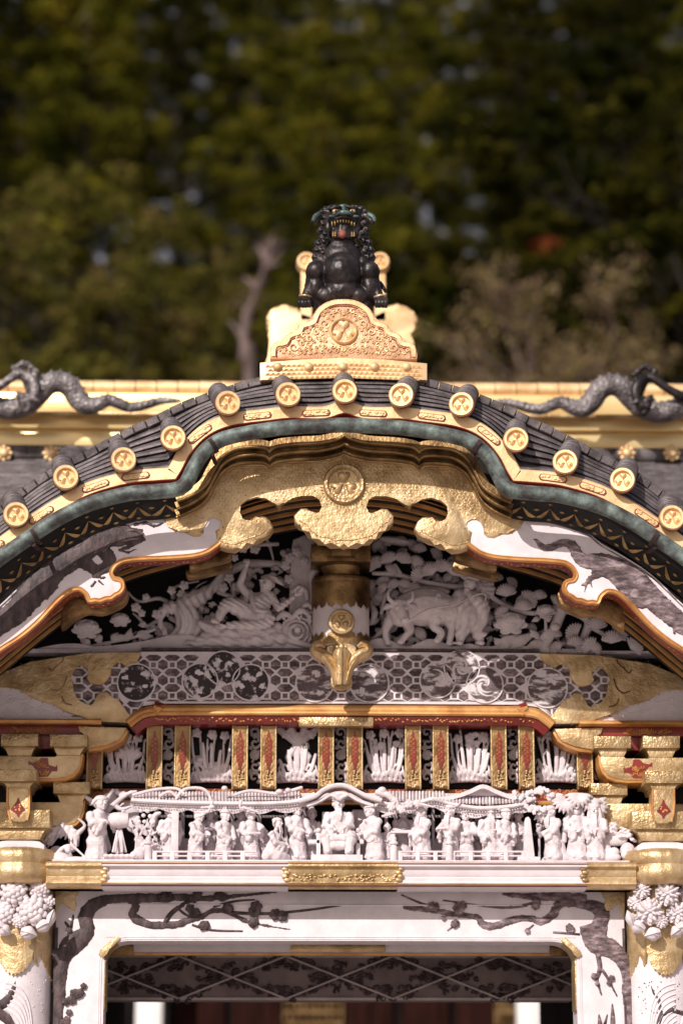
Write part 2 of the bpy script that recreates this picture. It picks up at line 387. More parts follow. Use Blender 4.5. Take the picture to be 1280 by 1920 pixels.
# -- round tile rolls with gilded crest discs: one master, copied
DISC = [(0, 735), (540, 741), (427, 757), (325, 822), (232, 863), (124, 896), (31, 966), (-62, 1030), (-150, 1078)]
def disc_centre(i): 
    if i == 0: p = P(646, 735, -1.16); return Vector((0, -1.16, p.z))
    return P(DISC[i][0], DISC[i][1], -1.16)
def make_tile(i):
    c = disc_centre(0); r = .054
    tube = MB(); n = 9; V = []; top = c + Vector((0, .30, .124))
    pts = []; rad = []; c_ = c; c = c + Vector((0, .026, 0))
    for k in range(n):
        for t, rr_ in ((0, .88), (.10, 1.0), (.80, .97), (.97, .86)):
            s = (k + t) / n; pts.append(c + (top - c) * s + Vector((0, 0, .016 * math.sin(math.pi * s * .6)))); rad.append(r * rr_ * (1 - .10 * s))
    tube.tube(pts, rad, 24); c = c_
    root = part('round_tile_roll', tube, M_tile, gate, sm=25, origin=c)
    ring = MB().lathe(c, [(0, -.004), (r * .70, -.004), (r * .72, -.014), (r * .78, -.020), (r * .95, -.020), (r * 1.03, -.014), (r * 1.04, .012), (0, .012)], 40, 'y')
    a = part('crest_disc', ring, M_goldp, root, sm=40, origin=c)
    m2 = MB().lathe(c, [(r * 1.035, -.006), (r * 1.065, -.002), (r * 1.065, .014), (r * 1.0, .014)], 40, 'y')
    part('disc_rim', m2, M_red, root, sm=60, origin=c)
    m3 = MB(); crest(m3, (c.x, c.z), r * .72, c.y - .003, .016); part('leaf_crest', m3, M_goldp, root, sm=70, origin=c)
    return root
tile0 = make_tile(0)
for i in range(1, len(DISC)):
    for sgn in (1, -1):
        c = disc_centre(i); r_ = tile0.copy(); COL.objects.link(r_); r_.parent = gate
        r_.location = (c.x * sgn, c.y, c.z); r_.rotation_euler = (0, R(-6 if i > 2 else -3) * sgn, R(rnd.uniform(-4, 4)) + R(6) * sgn); r_['group'] = 'crested tile rolls along the gable edge'
        for ch in tile0.children:
            d = ch.copy(); COL.objects.link(d); d.parent = r_
tile0['group'] = 'crested tile rolls along the gable edge'
CART = ((-.064, 0), (-.058, .012), (-.05, .015), (.05, .015), (.058, .012), (.064, 0), (.058, -.012), (.05, -.015), (-.05, -.015), (-.058, -.012))
# cartouches on the gold fascia between the discs
for i in range(len(DISC) - 2):
    for sgn in (1, -1):
        a, b = disc_centre(i), disc_centre(i + 1); mx = (a.x + b.x) / 2
        if i == 3: mx = (a.x * .25 + b.x * .75)
        pth = resample(edge, .01); k = min(range(len(pth)), key=lambda q: abs(pth[q][0] - mx))
        k0, k1 = max(0, k - 5), min(len(pth) - 1, k + 5); ctr = pth[k0:k1]
        if i == 3: pass
        ang = math.atan2(ctr[-1][1] - ctr[0][1], ctr[-1][0] - ctr[0][0]) + math.pi; c = pth[k]
        def tr(x, z): return ((c[0] + x * math.cos(ang) - z * math.sin(ang)) * sgn, c[1] - .004 + x * math.sin(ang) + z * math.cos(ang))
        out = [tr(x, z) for x, z in ((-.064, 0), (-.058, .012), (-.05, .015), (.05, .015), (.058, .012), (.064, 0), (.058, -.012), (.05, -.015), (-.05, -.015), (-.058, -.012))]
        q = gp('fascia_cartouche', MB().prism(out, YE - .004, .008, .001), M_red, sm=0)  # red outline stands in for shadow lines round the gilt relief
        m2 = MB()
        for _ in range(16):
            x, z = rnd.uniform(-.052, .052), rnd.uniform(-.008, .008); p = tr(x, z); m2.ell((p[0], YE - .0065, p[1]), (.0075, .005, .0055), 1)
        part('gilt_ground', MB().prism([tr(x * .9, z * .8) for x, z in CART], YE - .0055, .004, .001), M_goldp, q, sm=0)
        part('scroll_relief', m2, M_goldp, q)

# -- green copper gutter
YG = -1.20
gh = cr(half([(646, 797), (560, 800), (502, 806), (440, 817), (405, 829), (378, 853), (360, 884), (348, 908), (330, 918), (290, 922), (240, 926), (168, 945), (112, 971), (67, 1000), (0, 1047), (-60, 1096), (-130, 1140), (-220, 1172)], YG), 5)
gh = [(0, gh[0][1])] + [p for p in gh if p[0] < -.02]
gut = full(gh)
pr = []
for k in range(14):
    a = 2 * math.pi * k / 14; pr.append((.033 * math.sin(a), -.036 * math.cos(a)))
mb = MB().sweep(resample(gut, .03), pr, YG); g_ = gp('copper_gutter', mb, M_copper, sm=60)
gl = resample(gh, .001 + sum(seglen(gh)) / 7)
for sgn in (1, -1):
    for k in (1, 2, 3, 4, 5, 6):
        p = gl[k]; q = gl[min(7, k + 1)]; d = (q[0] - p[0], q[1] - p[1]); l = math.hypot(*d); u = (d[0] / l * .008, d[1] / l * .008)
        path = [((p[0] - u[0] * .4) * sgn, p[1] - u[1] * .4), ((p[0] + u[0] * .4) * sgn, p[1] + u[1] * .4)]
        mb = MB().sweep(path, [(o * 1.03, y * 1.03) for o, y in pr], YG); part('gutter_seam', mb, M_copper, g_, sm=60)
def strap(px, py, ang, px2, py2):
    for sgn in (1, -1):
        c = P(px, py, YG); mb = MB(); pts = []
        for k in range(13):
            a = R(-200) + R(220) * k / 12; pts.append((.041 * math.sin(a), -.042 * math.cos(a)))
        u = (math.cos(ang), math.sin(ang)); n_ = (-u[1], u[0])
        for s0, s1 in ((-.009, .009),):
            rws = []
            for o, y in pts:
                rws.append([((c.x + n_[0] * o * rr_ + u[0] * s) , YG + y * rr_, (c.z + n_[1] * o * rr_ + u[1] * s)) for rr_, s in ((1, s0), (1.09, s0), (1.09, s1), (1, s1), (1, s0))])
            mb.loft(rws)
        e = P(px2, py2, -.99); b0 = Vector((c.x, YG - .01, c.z - .045))
        mb.tube([b0, (b0 + e) / 2 + Vector((0, -.01, -.012)), e], [.011, .010, .012], 6)
        if sgn < 0: mb = mb.mirror()
        gp('gutter_strap', mb, M_iron, sm=40)
strap(397, 833, math.atan2(-.7, -1) + math.pi, 411, 876)
strap(64, 1002, math.atan2(-.62, -1) + math.pi, 84, 1030)

# -- stepped gold mouldings behind the gutter (cusped) and the dark, patterned board further out
def cusp(dy, Y, x_end=332):
    pts = [(646, 838 + dy), (632, 845 + dy), (600, 852 + dy), (560, 854 + dy), (530, 857 + dy), (514, 861 + dy), (505, 868 + dy)]
    p2 = [(505, 868 + dy), (495, 861 + dy), (470, 860 + dy), (440, 864 + dy), (415, 880 + dy), (400, 905 + dy), (385, 932 + dy), (360, 950 + dy), (x_end, 962 + dy)]
    h = cr(Q(pts, Y), 4)[:-1] + cr(Q(p2, Y), 4); h[0] = (0, h[0][1]); return full(h)
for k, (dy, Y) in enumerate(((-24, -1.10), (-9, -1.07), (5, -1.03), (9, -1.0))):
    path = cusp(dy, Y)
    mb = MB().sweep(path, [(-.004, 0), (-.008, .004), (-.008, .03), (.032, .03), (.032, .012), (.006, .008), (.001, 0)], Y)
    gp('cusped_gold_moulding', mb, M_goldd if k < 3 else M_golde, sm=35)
mb = MB().sweep(cusp(-26, -1.03), [(0, .02), (.11, .02), (.11, .06), (0, .06)], -1.03); gp('dark_backing', mb, M_black, sm=0)
# dark board with painted leaf lattice
bo = cr(half([(345, 925), (300, 935), (240, 940), (168, 962), (112, 990), (67, 1020), (0, 1070), (-60, 1120), (-220, 1215)], -1.03), 5)
for sgn in (1, -1):
    pb = [(x * sgn, z) for x, z in bo]
    mb = MB(); nr = normals2(bo); rws = []
    for (x, z), n_ in zip(bo, nr):
        rws.append([((x + n_[0] * o) * sgn, -1.04 + y, z + n_[1] * o) for o, y in ((-.035, -.03), (.0, 0), (.04, .025), (.085, .05))])
    mb.loft(rws); bd = gp('lacquered_eave_board', mb, M_black, sm=60)
    # leaf chain
    m2 = MB(); pth = resample(bo, .02); n2 = normals2(pth)
    def bp(s, o):
        s = max(0, min(len(pth) - 1.001, s / .02)); i = int(s); t = s - i
        x = pth[i][0] * (1 - t) + pth[i + 1][0] * t; z = pth[i][1] * (1 - t) + pth[i + 1][1] * t; n_ = n2[i]
        o *= .68; y = -1.04 + o * .6 - .007
        return Vector(((x + n_[0] * o) * sgn, y, z + n_[1] * o))
    tot = sum(seglen(pth)); per = .118; s = .03
    while s < tot - .1:
        for a, b, up in (((s, .098), (s + per / 2, .045), 1), ((s + per / 2, .045), (s + per, .098), -1)):
            n = 8; A = [];
            for k in range(n + 1):
                t = k / n; w_ = .012 * math.sin(math.pi * t); ss = a[0] + (b[0] - a[0]) * t; oo = a[1] + (b[1] - a[1]) * t + .014 * math.sin(math.pi * t) * 1
                A.append([bp(ss, oo - w_), bp(ss, oo + w_)])
            m2.loft([[q[0] for q in A], [q[1] for q in A]])
        for so, oo, sc_ in ((s + per / 2, .105, .8), (s, .05, .8), (s + per * .5, .018, .6)):
            for k in range(5):
                an = R(-60 + 30 * k); q0 = bp(so, oo); q1 = bp(so + math.sin(an) * .019 * sc_, oo + math.cos(an) * .019 * sc_); q2 = bp(so + math.sin(an + .25) * .012 * sc_, oo + math.cos(an + .25) * .012 * sc_); q3 = bp(so + math.sin(an - .25) * .012 * sc_, oo + math.cos(an - .25) * .012 * sc_)
                m2.add([q0, q2, q1, q3], [(0, 1, 2, 3)])
        s += per
    m2.map(lambda v: v + Vector((0, -.003, -.001))); part('painted_leaf_lattice', m2, M_goldd, bd, fix=False, sm=0)

# -- barge board: white panels, central gold plate, all real thickness
YB = -0.98
gold_l = [(646, 826), (600, 836), (540, 840), (480, 846), (430, 858), (400, 880), (378, 920), (350, 952), (322, 962), (300, 966), (307, 976), (318, 984), (329, 999), (338, 992), (350, 1001), (363, 1007), (375, 1006), (383, 999), (379, 985), (386, 972), (396, 966), (408, 967), (418, 973), (421, 984), (412, 990), (403, 995), (408, 1014), (412, 1025), (425, 1029), (441, 1031), (452, 1024), (464, 1022), (473, 1016), (486, 1013), (497, 1006), (505, 1002), (513, 990), (507, 976), (498, 968), (488, 967), (480, 973), (472, 971), (461, 981), (451, 975), (445, 962), (447, 944), (461, 933), (480, 927), (500, 930), (515, 939), (522, 952), (530, 940), (545, 930), (565, 925), (588, 925), (602, 933), (608, 950), (602, 964), (592, 967), (584, 959), (575, 952), (563, 953), (551, 966), (552, 978), (559, 986), (570, 990), (577, 1001), (588, 1006), (596, 1015), (610, 1016), (620, 1022), (638, 1021), (646, 1024)]
gl_w = Q(gold_l, YB); gl_w = [(x, z) for x, z in gl_w]; gl_w[0] = (0, gl_w[0][1]); gl_w[-1] = (0, gl_w[-1][1])
allg = gl_w + mir(gl_w[1:-1])[::-1]
gpl = gp('gilded_gable_pendant', MB().prism(allg, YB, .075, .011, 3), M_gold, sm=45)
# engraved field: hexagon line work (tubes), hugging the upper part
m2 = MB(); hx = .020
fld = allg
for r_ in range(-3, 19):
    for c_ in range(-50, 51):
        x = c_ * hx * 1.5 * .9; z = P(646, 935, YB).z + (r_ * 1.0 + (.5 if c_ % 2 else 0)) * hx * 1.45 - .12
        if not inside((x, z), fld) or math.hypot(x, z - P(646, 908, YB).z) < .115: continue
        if any(not inside((x + dx, z + dz), fld) for dx, dz in ((.03, 0), (-.03, 0), (0, .03), (0, -.03))): continue
        ptx = P(646, 960, YB).z
        if z < ptx + (.02 if abs(x) < .5 else .0): continue
        ring_ = [(x + hx * .8 * math.cos(R(60 * k)), YB - .0005, z + hx * .8 * math.sin(R(60 * k))) for k in range(7)]
        m2.tube(ring_, .0013, 3, cap=False)
        for k in range(3): m2.tube([(x + hx * .45 * math.cos(R(60 * k)), YB - .0005, z + hx * .45 * math.sin(R(60 * k))), (x - hx * .45 * math.cos(R(60 * k)), YB - .0005, z - hx * .45 * math.sin(R(60 * k)))], .0011, 3)
part('hexagon_engraving', m2, M_gold, gpl, sm=60)
cc = P(646, 908, YB); cc.x = 0
m3 = MB().lathe(cc, [(0, -.004), (.068, -.004), (.070, -.014), (.076, -.020), (.086, -.020), (.092, -.012), (.094, .0)], 48, 'y')
for k in range(44):
    a = 2 * math.pi * k / 44; m3.tube([(cc.x + .097 * math.cos(a), YB - .001, cc.z + .097 * math.sin(a)), (cc.x + .108 * math.cos(a), YB - .001, cc.z + .108 * math.sin(a))], .002, 4)
cr_ = part('leaf_crest_medallion', m3, M_golde, gpl, sm=40)
m4 = MB(); 
for k in range(3):
    a = k * 2 * math.pi / 3; heart(m4, (math.sin(a) * .034, cc.z + math.cos(a) * .034), .030, a, YB - .003, .014)
part('leaf_crest', m4, M_gold, gpl, sm=70)
# scalloped line along the plate's lower cloud edges
m5 = MB(); low = [p for p in Q([(413, 1014), (425, 1018), (441, 1020), (455, 1014), (470, 1008), (486, 1002), (500, 993)], YB)]
for sgn in (1, -1): m5.tube([(x * sgn, YB - .001, z) for x, z in cr(low, 4)], .0028, 6)
low = Q([(560, 976), (575, 984), (583, 995), (598, 1005), (615, 1008), (630, 1013), (646, 1012)], YB); low[-1] = (0, low[-1][1])
for sgn in (1, -1): m5.tube([(x * sgn, YB - .001, z) for x, z in cr(low, 4)], .0028, 6)
part('scalloped_line', m5, M_golde, gpl, sm=60)
m5 = MB()
for x, z in offset(resample(allg + [allg[0]], .07), .010 if offset(allg, .01)[3][1] < allg[3][1] else -.010): m5.ell((x, YB - .001, z), (.0032, .0025, .0032), 1)
part('nail_heads', m5, M_goldd, gpl, sm=60)
# white panels
top_w = [(322, 955), (300, 966), (270, 969), (235, 977), (188, 993), (161, 1014), (118, 1038), (67, 1071), (17, 1118), (-20, 1152), (-80, 1205), (-150, 1250), (-215, 1285)]
bot_w = [(-215, 1350), (-150, 1322), (-60, 1262), (0, 1217), (34, 1195), (67, 1168), (95, 1138), (111, 1121), (122, 1112), (134, 1105), (148, 1103), (156, 1107), (163, 1114), (168, 1125), (178, 1124), (188, 1125), (198, 1121), (208, 1120), (216, 1114), (224, 1110), (230, 1101), (228, 1090), (221, 1086), (213, 1084), (208, 1074), (213, 1062), (222, 1054), (235, 1049), (269, 1046), (300, 1045), (336, 1043), (365, 1040), (386, 1034), (402, 1024), (412, 1016)]
end_w = [(420, 1000), (425, 980), (420, 950), (370, 950)]
for sgn in (1, -1):
    bw = cr(Q(bot_w, YB), 3); tw = cr(Q(top_w, YB), 3)
    pw = tw[::-1][::-1] + bw + Q(end_w, YB)
    pw = [(x * sgn, z) for x, z in tw + bw + Q(end_w, YB)]
    wp = gp('white_barge_panel', MB().prism(pw, YB + .006, .055, .002), M_white, sm=30)
    b2 = [(x * sgn, z) for x, z in bw]
    if sgn < 0: b2 = b2[::-1]
    # gilded bead on the lower edge and a wider red soffit behind it
    mb = MB().sweep(b2, [(-.012, -.001), (-.008, -.007), (-.002, -.004), (.001, -.002), (.006, -.006), (.009, -.001), (.009, .05), (-.012, .05)], YB + .003); part('gilded_bead', mb, M_goldl, wp, sm=50)
    s_ = 1 if (b2[5][0] > b2[0][0]) else 1
    off = offset(b2, -.014)
    mb = MB().sweep(b2, [(.007, .012), (-.011, .014), (-.013, .03), (-.013, .11), (.007, .11)], YB + .0); rd = part('red_soffit', mb, M_red, wp, sm=40)
    m2 = MB(); rs = resample(b2, .012)
    for i, (x, z) in enumerate(rs):
        if i % 2 == 0: m2.ell((x + rnd.uniform(-.004, .004), YB + .07 + rnd.uniform(-.025, .025), z - .0135), (.007, .011, .0025), 1)
    part('painted_scrolls', m2, M_goldl, wp, fix=False)
    # thin grey edge line following the upper border
    m3 = MB(); t2 = offset([(x * sgn, z) for x, z in tw], 0)
    m3.tube([(x, YB + .004, z - .012) for x, z in t2], .003, 5); part('upper_border', m3, M_inkl, wp, sm=60)

# -- curved rafters receding under the gable
for k, (Y, dz) in enumerate(((-.86, 0), (-.74, .0), (-.62, .0), (-.50, .0), (-.38, .0))):
    base = [(646, 962), (590, 962), (540, 968), (480, 982), (430, 1000), (380, 1020), (330, 1036), (270, 1052), (215, 1072), (170, 1100), (115, 1142), (67, 1180), (0, 1236), (-60, 1282), (-150, 1340), (-220, 1372)]
    pts = [(x, y - 34 + k * 13) for x, y in base]
    h = cr(Q(pts, Y), 3); h[0] = (0, h[0][1]); f_ = full(h)
    rb = gp('curved_rafter', MB().sweep(f_, [(-.012, 0), (.07, 0), (.07, .075), (-.012, .075)], Y), M_black, sm=30)
    part('rafter_gilded_edge', MB().sweep(f_, [(-.017, -.004), (-.002, -.004), (.0, 0), (-.002, .005), (-.017, .012)], Y - .001), M_goldl, rb, sm=40)
    f2 = [p for p in f_]
    part('rafter_gilded_line', MB().sweep(f2, [(.012, -.003), (.017, -.003), (.017, .002), (.012, .002)], Y), M_goldl, rb, sm=0)
# gold cusped ends seen below the board tips
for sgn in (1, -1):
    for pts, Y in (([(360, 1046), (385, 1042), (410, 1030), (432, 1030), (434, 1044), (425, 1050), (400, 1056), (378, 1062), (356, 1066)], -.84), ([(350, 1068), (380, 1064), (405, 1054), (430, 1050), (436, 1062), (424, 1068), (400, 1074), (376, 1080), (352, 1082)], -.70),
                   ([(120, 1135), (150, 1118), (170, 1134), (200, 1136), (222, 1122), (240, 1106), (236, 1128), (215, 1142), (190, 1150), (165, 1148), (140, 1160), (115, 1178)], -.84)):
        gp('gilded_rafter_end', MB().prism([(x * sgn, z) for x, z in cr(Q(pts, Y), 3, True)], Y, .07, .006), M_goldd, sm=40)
# boarding that closes the gable, painted black for the shade in carving gaps
hb = cr(Q([(646, 900), (500, 920), (400, 960), (300, 1000), (200, 1050), (100, 1120), (0, 1200), (-100, 1260), (-220, 1300)], -.05), 3); hb[0] = (0, hb[0][1])
fb = full(hb); zb = P(640, 1240, -.05).z
gp('gable_back_wall', MB().prism(fb + [(fb[-1][0], zb), (fb[0][0], zb)], -.05, .05), M_black, sm=0)

# -- king post
def PX(px, py, Y, ax=638.5): p = P(px, py, Y); return p
k0 = P(640, 1020, -.32)
def rect(name, a, b, c, d, Y, th, mt, bev=.003, parent=None, sm=35): return gp(name, MB().boxp(a, b, c, d, Y, th, bev), mt, parent, sm=sm)
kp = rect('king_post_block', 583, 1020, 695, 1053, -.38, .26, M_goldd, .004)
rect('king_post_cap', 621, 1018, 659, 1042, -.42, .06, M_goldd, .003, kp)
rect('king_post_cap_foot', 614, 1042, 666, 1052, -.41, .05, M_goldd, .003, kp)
sY = -.24; kk = K(sY - .12)
def pxz(y, Y): return P(640, y, Y).z
x0 = P(639, 1100, sY).x
def lz(prof_px, name, mt, par=None, sq=.85, seg=48):
    pr_ = [(r_ * kk, pxz(y, sY - .1)) for r_, y in prof_px]
    return gp(name, MB().lathe((x0, sY, 0), pr_, seg, 'z', sq), mt, par, sm=40)
lz([(40, 1052), (36, 1058), (33, 1066), (33, 1074), (40, 1079)], 'king_post_neck', M_goldd)
kc = lz([(0, 1076), (40, 1076), (49, 1080), (52, 1086), (52, 1200), (0, 1204)], 'king_post', M_white)
def band(y0, y1, tooth, down, name, rr=1.03):
    V = []; n = 96; 
    for k in range(n):
        a = 2 * math.pi * k / n; w_ = tooth * (abs(math.sin(a * 9)) + .5 * abs(math.sin(a * 27)))
        ya, yb = (y0, y1 + w_ * 1.0) if down else (y0 - w_, y1)
        for y in (ya, (ya * .7 + yb * .3), (ya + yb) / 2, yb): V.append((x0 + 52.5 * kk * rr * math.cos(a), sY + 52.5 * kk * rr * .85 * math.sin(a), pxz(y, sY - .1)))
    return gp(name, MB().add(V, [(k * 4 + j, ((k + 1) % n) * 4 + j, ((k + 1) % n) * 4 + j + 1, k * 4 + j + 1) for k in range(n) for j in range(3)]), M_goldd, kc, sm=60)
band(1082, 1126, 10, True, 'gilt_collar'); band(1196, 1207, 9, False, 'gilt_foot_band')
lz([(0, 1074), (46, 1075), (54, 1079), (55, 1086), (53, 1090)], 'gilt_top_ring', M_goldd)
c2 = P(640, 1166, sY - .125)
mb = MB().lathe(c2, [(0, -.006), (.042, -.006), (.044, -.014), (.05, -.018), (.058, -.015), (.062, .0), (.062, .02)], 40, 'y'); cm = gp('king_post_medallion', mb, M_gold, kc, sm=40)
m3 = MB(); crest(m3, (c2.x, c2.z), .04, c2.y - .006, .014); part('leaf_crest', m3, M_gold, cm if False else kc, sm=70)
# gilded leaf pendant
mb = MB(); YL = -.40
def petal(mb, pts, w, Y, dep, n=16, ridge=True):      # pts: px centre line, w: half width list
    ce = cr([(*p, ww) for p, ww in zip(pts, w)], 4); k_ = K(Y)
    rows = []
    for i, (x, y, ww) in enumerate(ce):
        a = ce[max(0, i - 1)]; b = ce[min(len(ce) - 1, i + 1)]; dx, dy = b[0] - a[0], b[1] - a[1]; l = math.hypot(dx, dy) or 1; nx, ny = -dy / l, dx / l; row = []
        for q in (-1, -.75, -.4, -.12, 0, .12, .4, .75, 1):
            o = q * ww; p = P(x + nx * o, y + ny * o, Y); p.y = Y - dep * (1 - q * q) ** .5 * min(1, ww / max(w)) - (dep * .25 if abs(q) < .05 and ridge else 0); row.append(p)
        rows.append(row)
    return mb.loft(rows)
petal(mb, [(640, 1206), (640, 1225), (640, 1250), (640, 1286)], [2, 17, 14, 15], YL, .045)
for s in (1, -1):
    X = lambda v: 640 + s * v
    petal(mb, [(X(3), 1286), (X(10), 1262), (X(22), 1240), (X(38), 1228), (X(49), 1222), (X(50), 1212), (X(40), 1208), (X(30), 1214)], [8, 9, 11, 12, 10, 8, 7, 3], YL + .012, .035)
    petal(mb, [(X(8), 1286), (X(17), 1255), (X(27), 1238), (X(40), 1222)], [6, 6, 6, 4], YL - .006, .02)
mb.prism(Q(cr([(612, 1212), (640, 1206), (668, 1212), (662, 1232), (655, 1258), (661, 1280), (655, 1290), (640, 1293), (625, 1290), (619, 1280), (625, 1258), (618, 1232)], 3, True), YL + .01), YL + .008, .03, .006)
lf = gp('gilded_leaf_pendant', mb, M_gold, sm=60)
mb.__init__(); mb.ell(P(640, 1213, YL - .03), (.014, .012, .012), 2)
for s in (-1, 0, 1): mb.ell(P(640 + 8 * s, 1210 + abs(s) * 3, YL - .03), .008, 2)
part('pendant_knot', mb, M_gold, gate if False else lf, sm=70)

# -- rainbow beam with inlaid lattice and roundels
YR = -.22
top_r = [(-120, 1310), (0, 1264), (56, 1240), (161, 1226), (264, 1222), (638.5, 1222)]
bot_r = [(638.5, 1319), (300, 1319), (268, 1322), (250, 1335), (236, 1350), (184, 1352), (-120, 1352)]
lp = Q(top_r, YR); lp[-1] = (0, lp[-1][1]); lb = Q(bot_r, YR); lb[0] = (0, lb[0][1])
Lh = lp + lb[1:]; out = lp[:-1] + mir(lp)[::-1] + mir(lb[1:])[::-1][::1] 
poly_ = lp + mir(lp[:-1])[::-1] + mir(lb[1:])[::-1] + [lb[0]] + lb[1:]
rbm = gp('rainbow_beam', MB().prism(poly_, YR, .16, .004), M_white, sm=30)
mb = MB().sweep([(-.93, pxz(1221, YR)), (.93, pxz(1221, YR))], [(0, -.012), (.012, -.012), (.012, .05), (0, .05)], YR); part('beam_top_line', mb, M_ink, rbm, sm=0)
M_rd = mat('roundel_painting_dark', [(.025, .014, .016), (.05, .03, .032), (.62, .56, .6)], 17, .6, bump=.3, bscale=110, contrast=(.50, .575), detail=5)
M_rl = mat('roundel_painting_brown', [(.10, .07, .075), (.17, .12, .13), (.66, .6, .63)], 20, .6, bump=.5, bscale=120, contrast=(.46, .58), detail=7, stretch=(.6, 1, 1.6))
mb = MB(); mdot = MB(); RD = [(256, 1280, 33), (375, 1277, 31), (418, 1253, 30), (470, 1280, 32), (590, 1281, 33), (692, 1281, 34), (820, 1276, 31), (865, 1252, 31), (908, 1284, 32), (1025, 1290, 35)]
def inr(x, y, m=2): return any(math.hypot(x - a, y - b) < r_ + m for a, b, r_ in RD)
def okl(x, y): return 140 < x < 1140 and 1228 < y < (1316 if 268 < x < 1018 else 1345 - 0) and not inr(x, y) and not (abs(x - 640) < 6 and y > 1285)
def inl(cx, cy, shp):
    pts = []
    for a, b in [(cx + a, cy + b) for a, b in shp]:
        b = max(1228, min(b, 1315 if 262 < a < 1024 else 1344)); 
        for x, y, r_ in RD:
            d = math.hypot(a - x, b - y)
            if d < r_ + 3: f_ = (r_ + 3) / max(d, .1); a, b = x + (a - x) * f_, y + (b - y) * f_
        pts.append((a, b))
    if not 140 < cx < 1140 or inr(cx, cy, 0): return
    if any(inr(a, b, 2) or not 1226 < b < 1346 for a, b in pts): return
    A = abs(sum(p[0] * q[1] - q[0] * p[1] for p, q in zip(pts, pts[1:] + pts[:1]))) / 2
    if A < 22: return
    mb.prism(Q(pts, YR - .0015), YR - .0015, .006)
    if A > 150: p = P(cx, cy, YR - .003); mdot.ell(p, (.0035, .002, .003), 1)
wide = [(-15, 0), (-7.8, -7.2), (7.8, -7.2), (15, 0), (7.8, 7.2), (-7.8, 7.2)]; tall = [(0, -10.2), (9, -5.2), (9, 5.2), (0, 10.2), (-9, 5.2), (-9, -5.2)]; sq = [(-4.4, -4.2), (4.4, -4.2), (4.4, 4.2), (-4.4, 4.2)]
for r_ in range(-1, 5):
    for c_ in range(-16, 17):
        x, y = 640 + c_ * 35.2, 1232 + r_ * 29
        inl(x, y, wide); inl(x, y + 14.5, sq); inl(x + 17.6, y + 14.5, tall)
part('hexagon_lattice_inlay', mb, M_inkl, rbm, sm=0); part('inlay_pins', mdot, M_ink, rbm, sm=60)
for j, (x, y, r_) in enumerate(RD):
    c = P(x, y, YR); k_ = K(YR); rw = r_ * k_
    dk = x < 560
    m1 = MB().lathe(c, [(0, -.004), (rw * .86, -.004), (rw * .88, -.007), (rw, -.007), (rw * 1.02, .002)], 40, 'y')
    rn = part('roundel', m1, M_rd if dk else M_rl, gate, sm=40)
    m2 = MB().lathe(c, [(rw * 1.0, -.0078), (rw * 1.07, -.0078), (rw * 1.08, .002)], 40, 'y'); part('roundel_rim', m2, M_white, rn, sm=40)
    m3 = MB(); rj = random.Random(j * 3 + 1)
    if j in (6, 7, 8):                      # swirl
        for q in range(5):
            a0 = rj.uniform(0, 6); pts = []; rd = []
            for k in range(12):
                t = k / 11; rr_ = rw * (.12 + .66 * t * (1 - q * .12)); a = a0 + t * 3.2 + q * .35; pts.append((c.x + rr_ * math.cos(a), c.y - .005, c.z + rr_ * math.sin(a))); rd.append(rw * .085 * math.sin(math.pi * (t * .9 + .05)))
            m3.tube(pts, rd, 6)
    else:
        for q in range(3):                   # white ragged islands around a dark beast
            a = rj.uniform(0, 6.28); rr_ = rw * rj.uniform(.45, .68); n = 9; pl = []
            for k in range(n):
                b = 2 * math.pi * k / n; s_ = rw * rj.uniform(.08, .22); pl.append((c.x + rr_ * math.cos(a) + s_ * math.cos(b) * 1.2, c.z + rr_ * math.sin(a) + s_ * math.sin(b)))
            m3.prism(pl, c.y - .0062 - q * .0002, .003)
        for q in range(10):
            a = R(36 * q); m3.ell((c.x + rw * .78 * math.cos(a), c.y - .006, c.z + rw * .78 * math.sin(a)), .0022, 1)
    part('roundel_picture', m3, M_white, rn, sm=50)
fit = [(0, 1266), (56, 1240), (161, 1225), (264, 1222), (262, 1232), (255, 1242), (245, 1243), (236, 1251), (230, 1243), (221, 1241), (214, 1247), (208, 1251), (209, 1262), (202, 1274), (195, 1282), (187, 1284), (178, 1283), (169, 1280), (162, 1270), (169, 1261), (166, 1254), (157, 1249), (149, 1247), (144, 1251), (137, 1259), (131, 1272), (138, 1280), (137, 1289), (138, 1298), (142, 1307), (150, 1314), (161, 1321), (170, 1324), (176, 1320), (179, 1309), (184, 1300), (192, 1296), (200, 1297), (206, 1302), (210, 1309), (218, 1309), (223, 1312), (228, 1321), (234, 1330), (241, 1337), (246, 1345), (240, 1355), (184, 1353), (160, 1347), (146, 1339), (130, 1337), (116, 1330), (108, 1325), (101, 1319), (85, 1316), (67, 1311), (50, 1302), (37, 1292), (20, 1289), (0, 1288), (-120, 1310), (-120, 1285)]
for sgn in (1, -1):
    ff = [(x * sgn, z) for x, z in Q(fit, YR - .016)]
    fo = gp('scalloped_gilt_fitting', MB().prism(ff, YR - .016, .016, .003), M_goldd if False else M_gold, sm=40)
    m2 = MB()
    for pts in ([(92, 1252), (98, 1258), (108, 1248), (118, 1240), (120, 1232)], [(95, 1292), (108, 1296), (120, 1286), (126, 1268)], [(116, 1306), (122, 1318), (135, 1322)]):
        m2.tube([(x * sgn, YR - .018, z) for x, z in cr(Q(pts, YR - .018), 4)], .0035, 5)
    part('engraved_line', m2, M_goldd, fo, sm=60)
    m2 = MB(); inn = offset(resample(ff + [ff[0]], .055), .007 * (1 if offset(ff, .01)[5][1] < ff[5][1] else -1))
    for x, z in inn: m2.ell((x, YR - .0165, z), (.003, .002, .003), 1)
    part('nail_heads', m2, M_goldd, fo, sm=60)
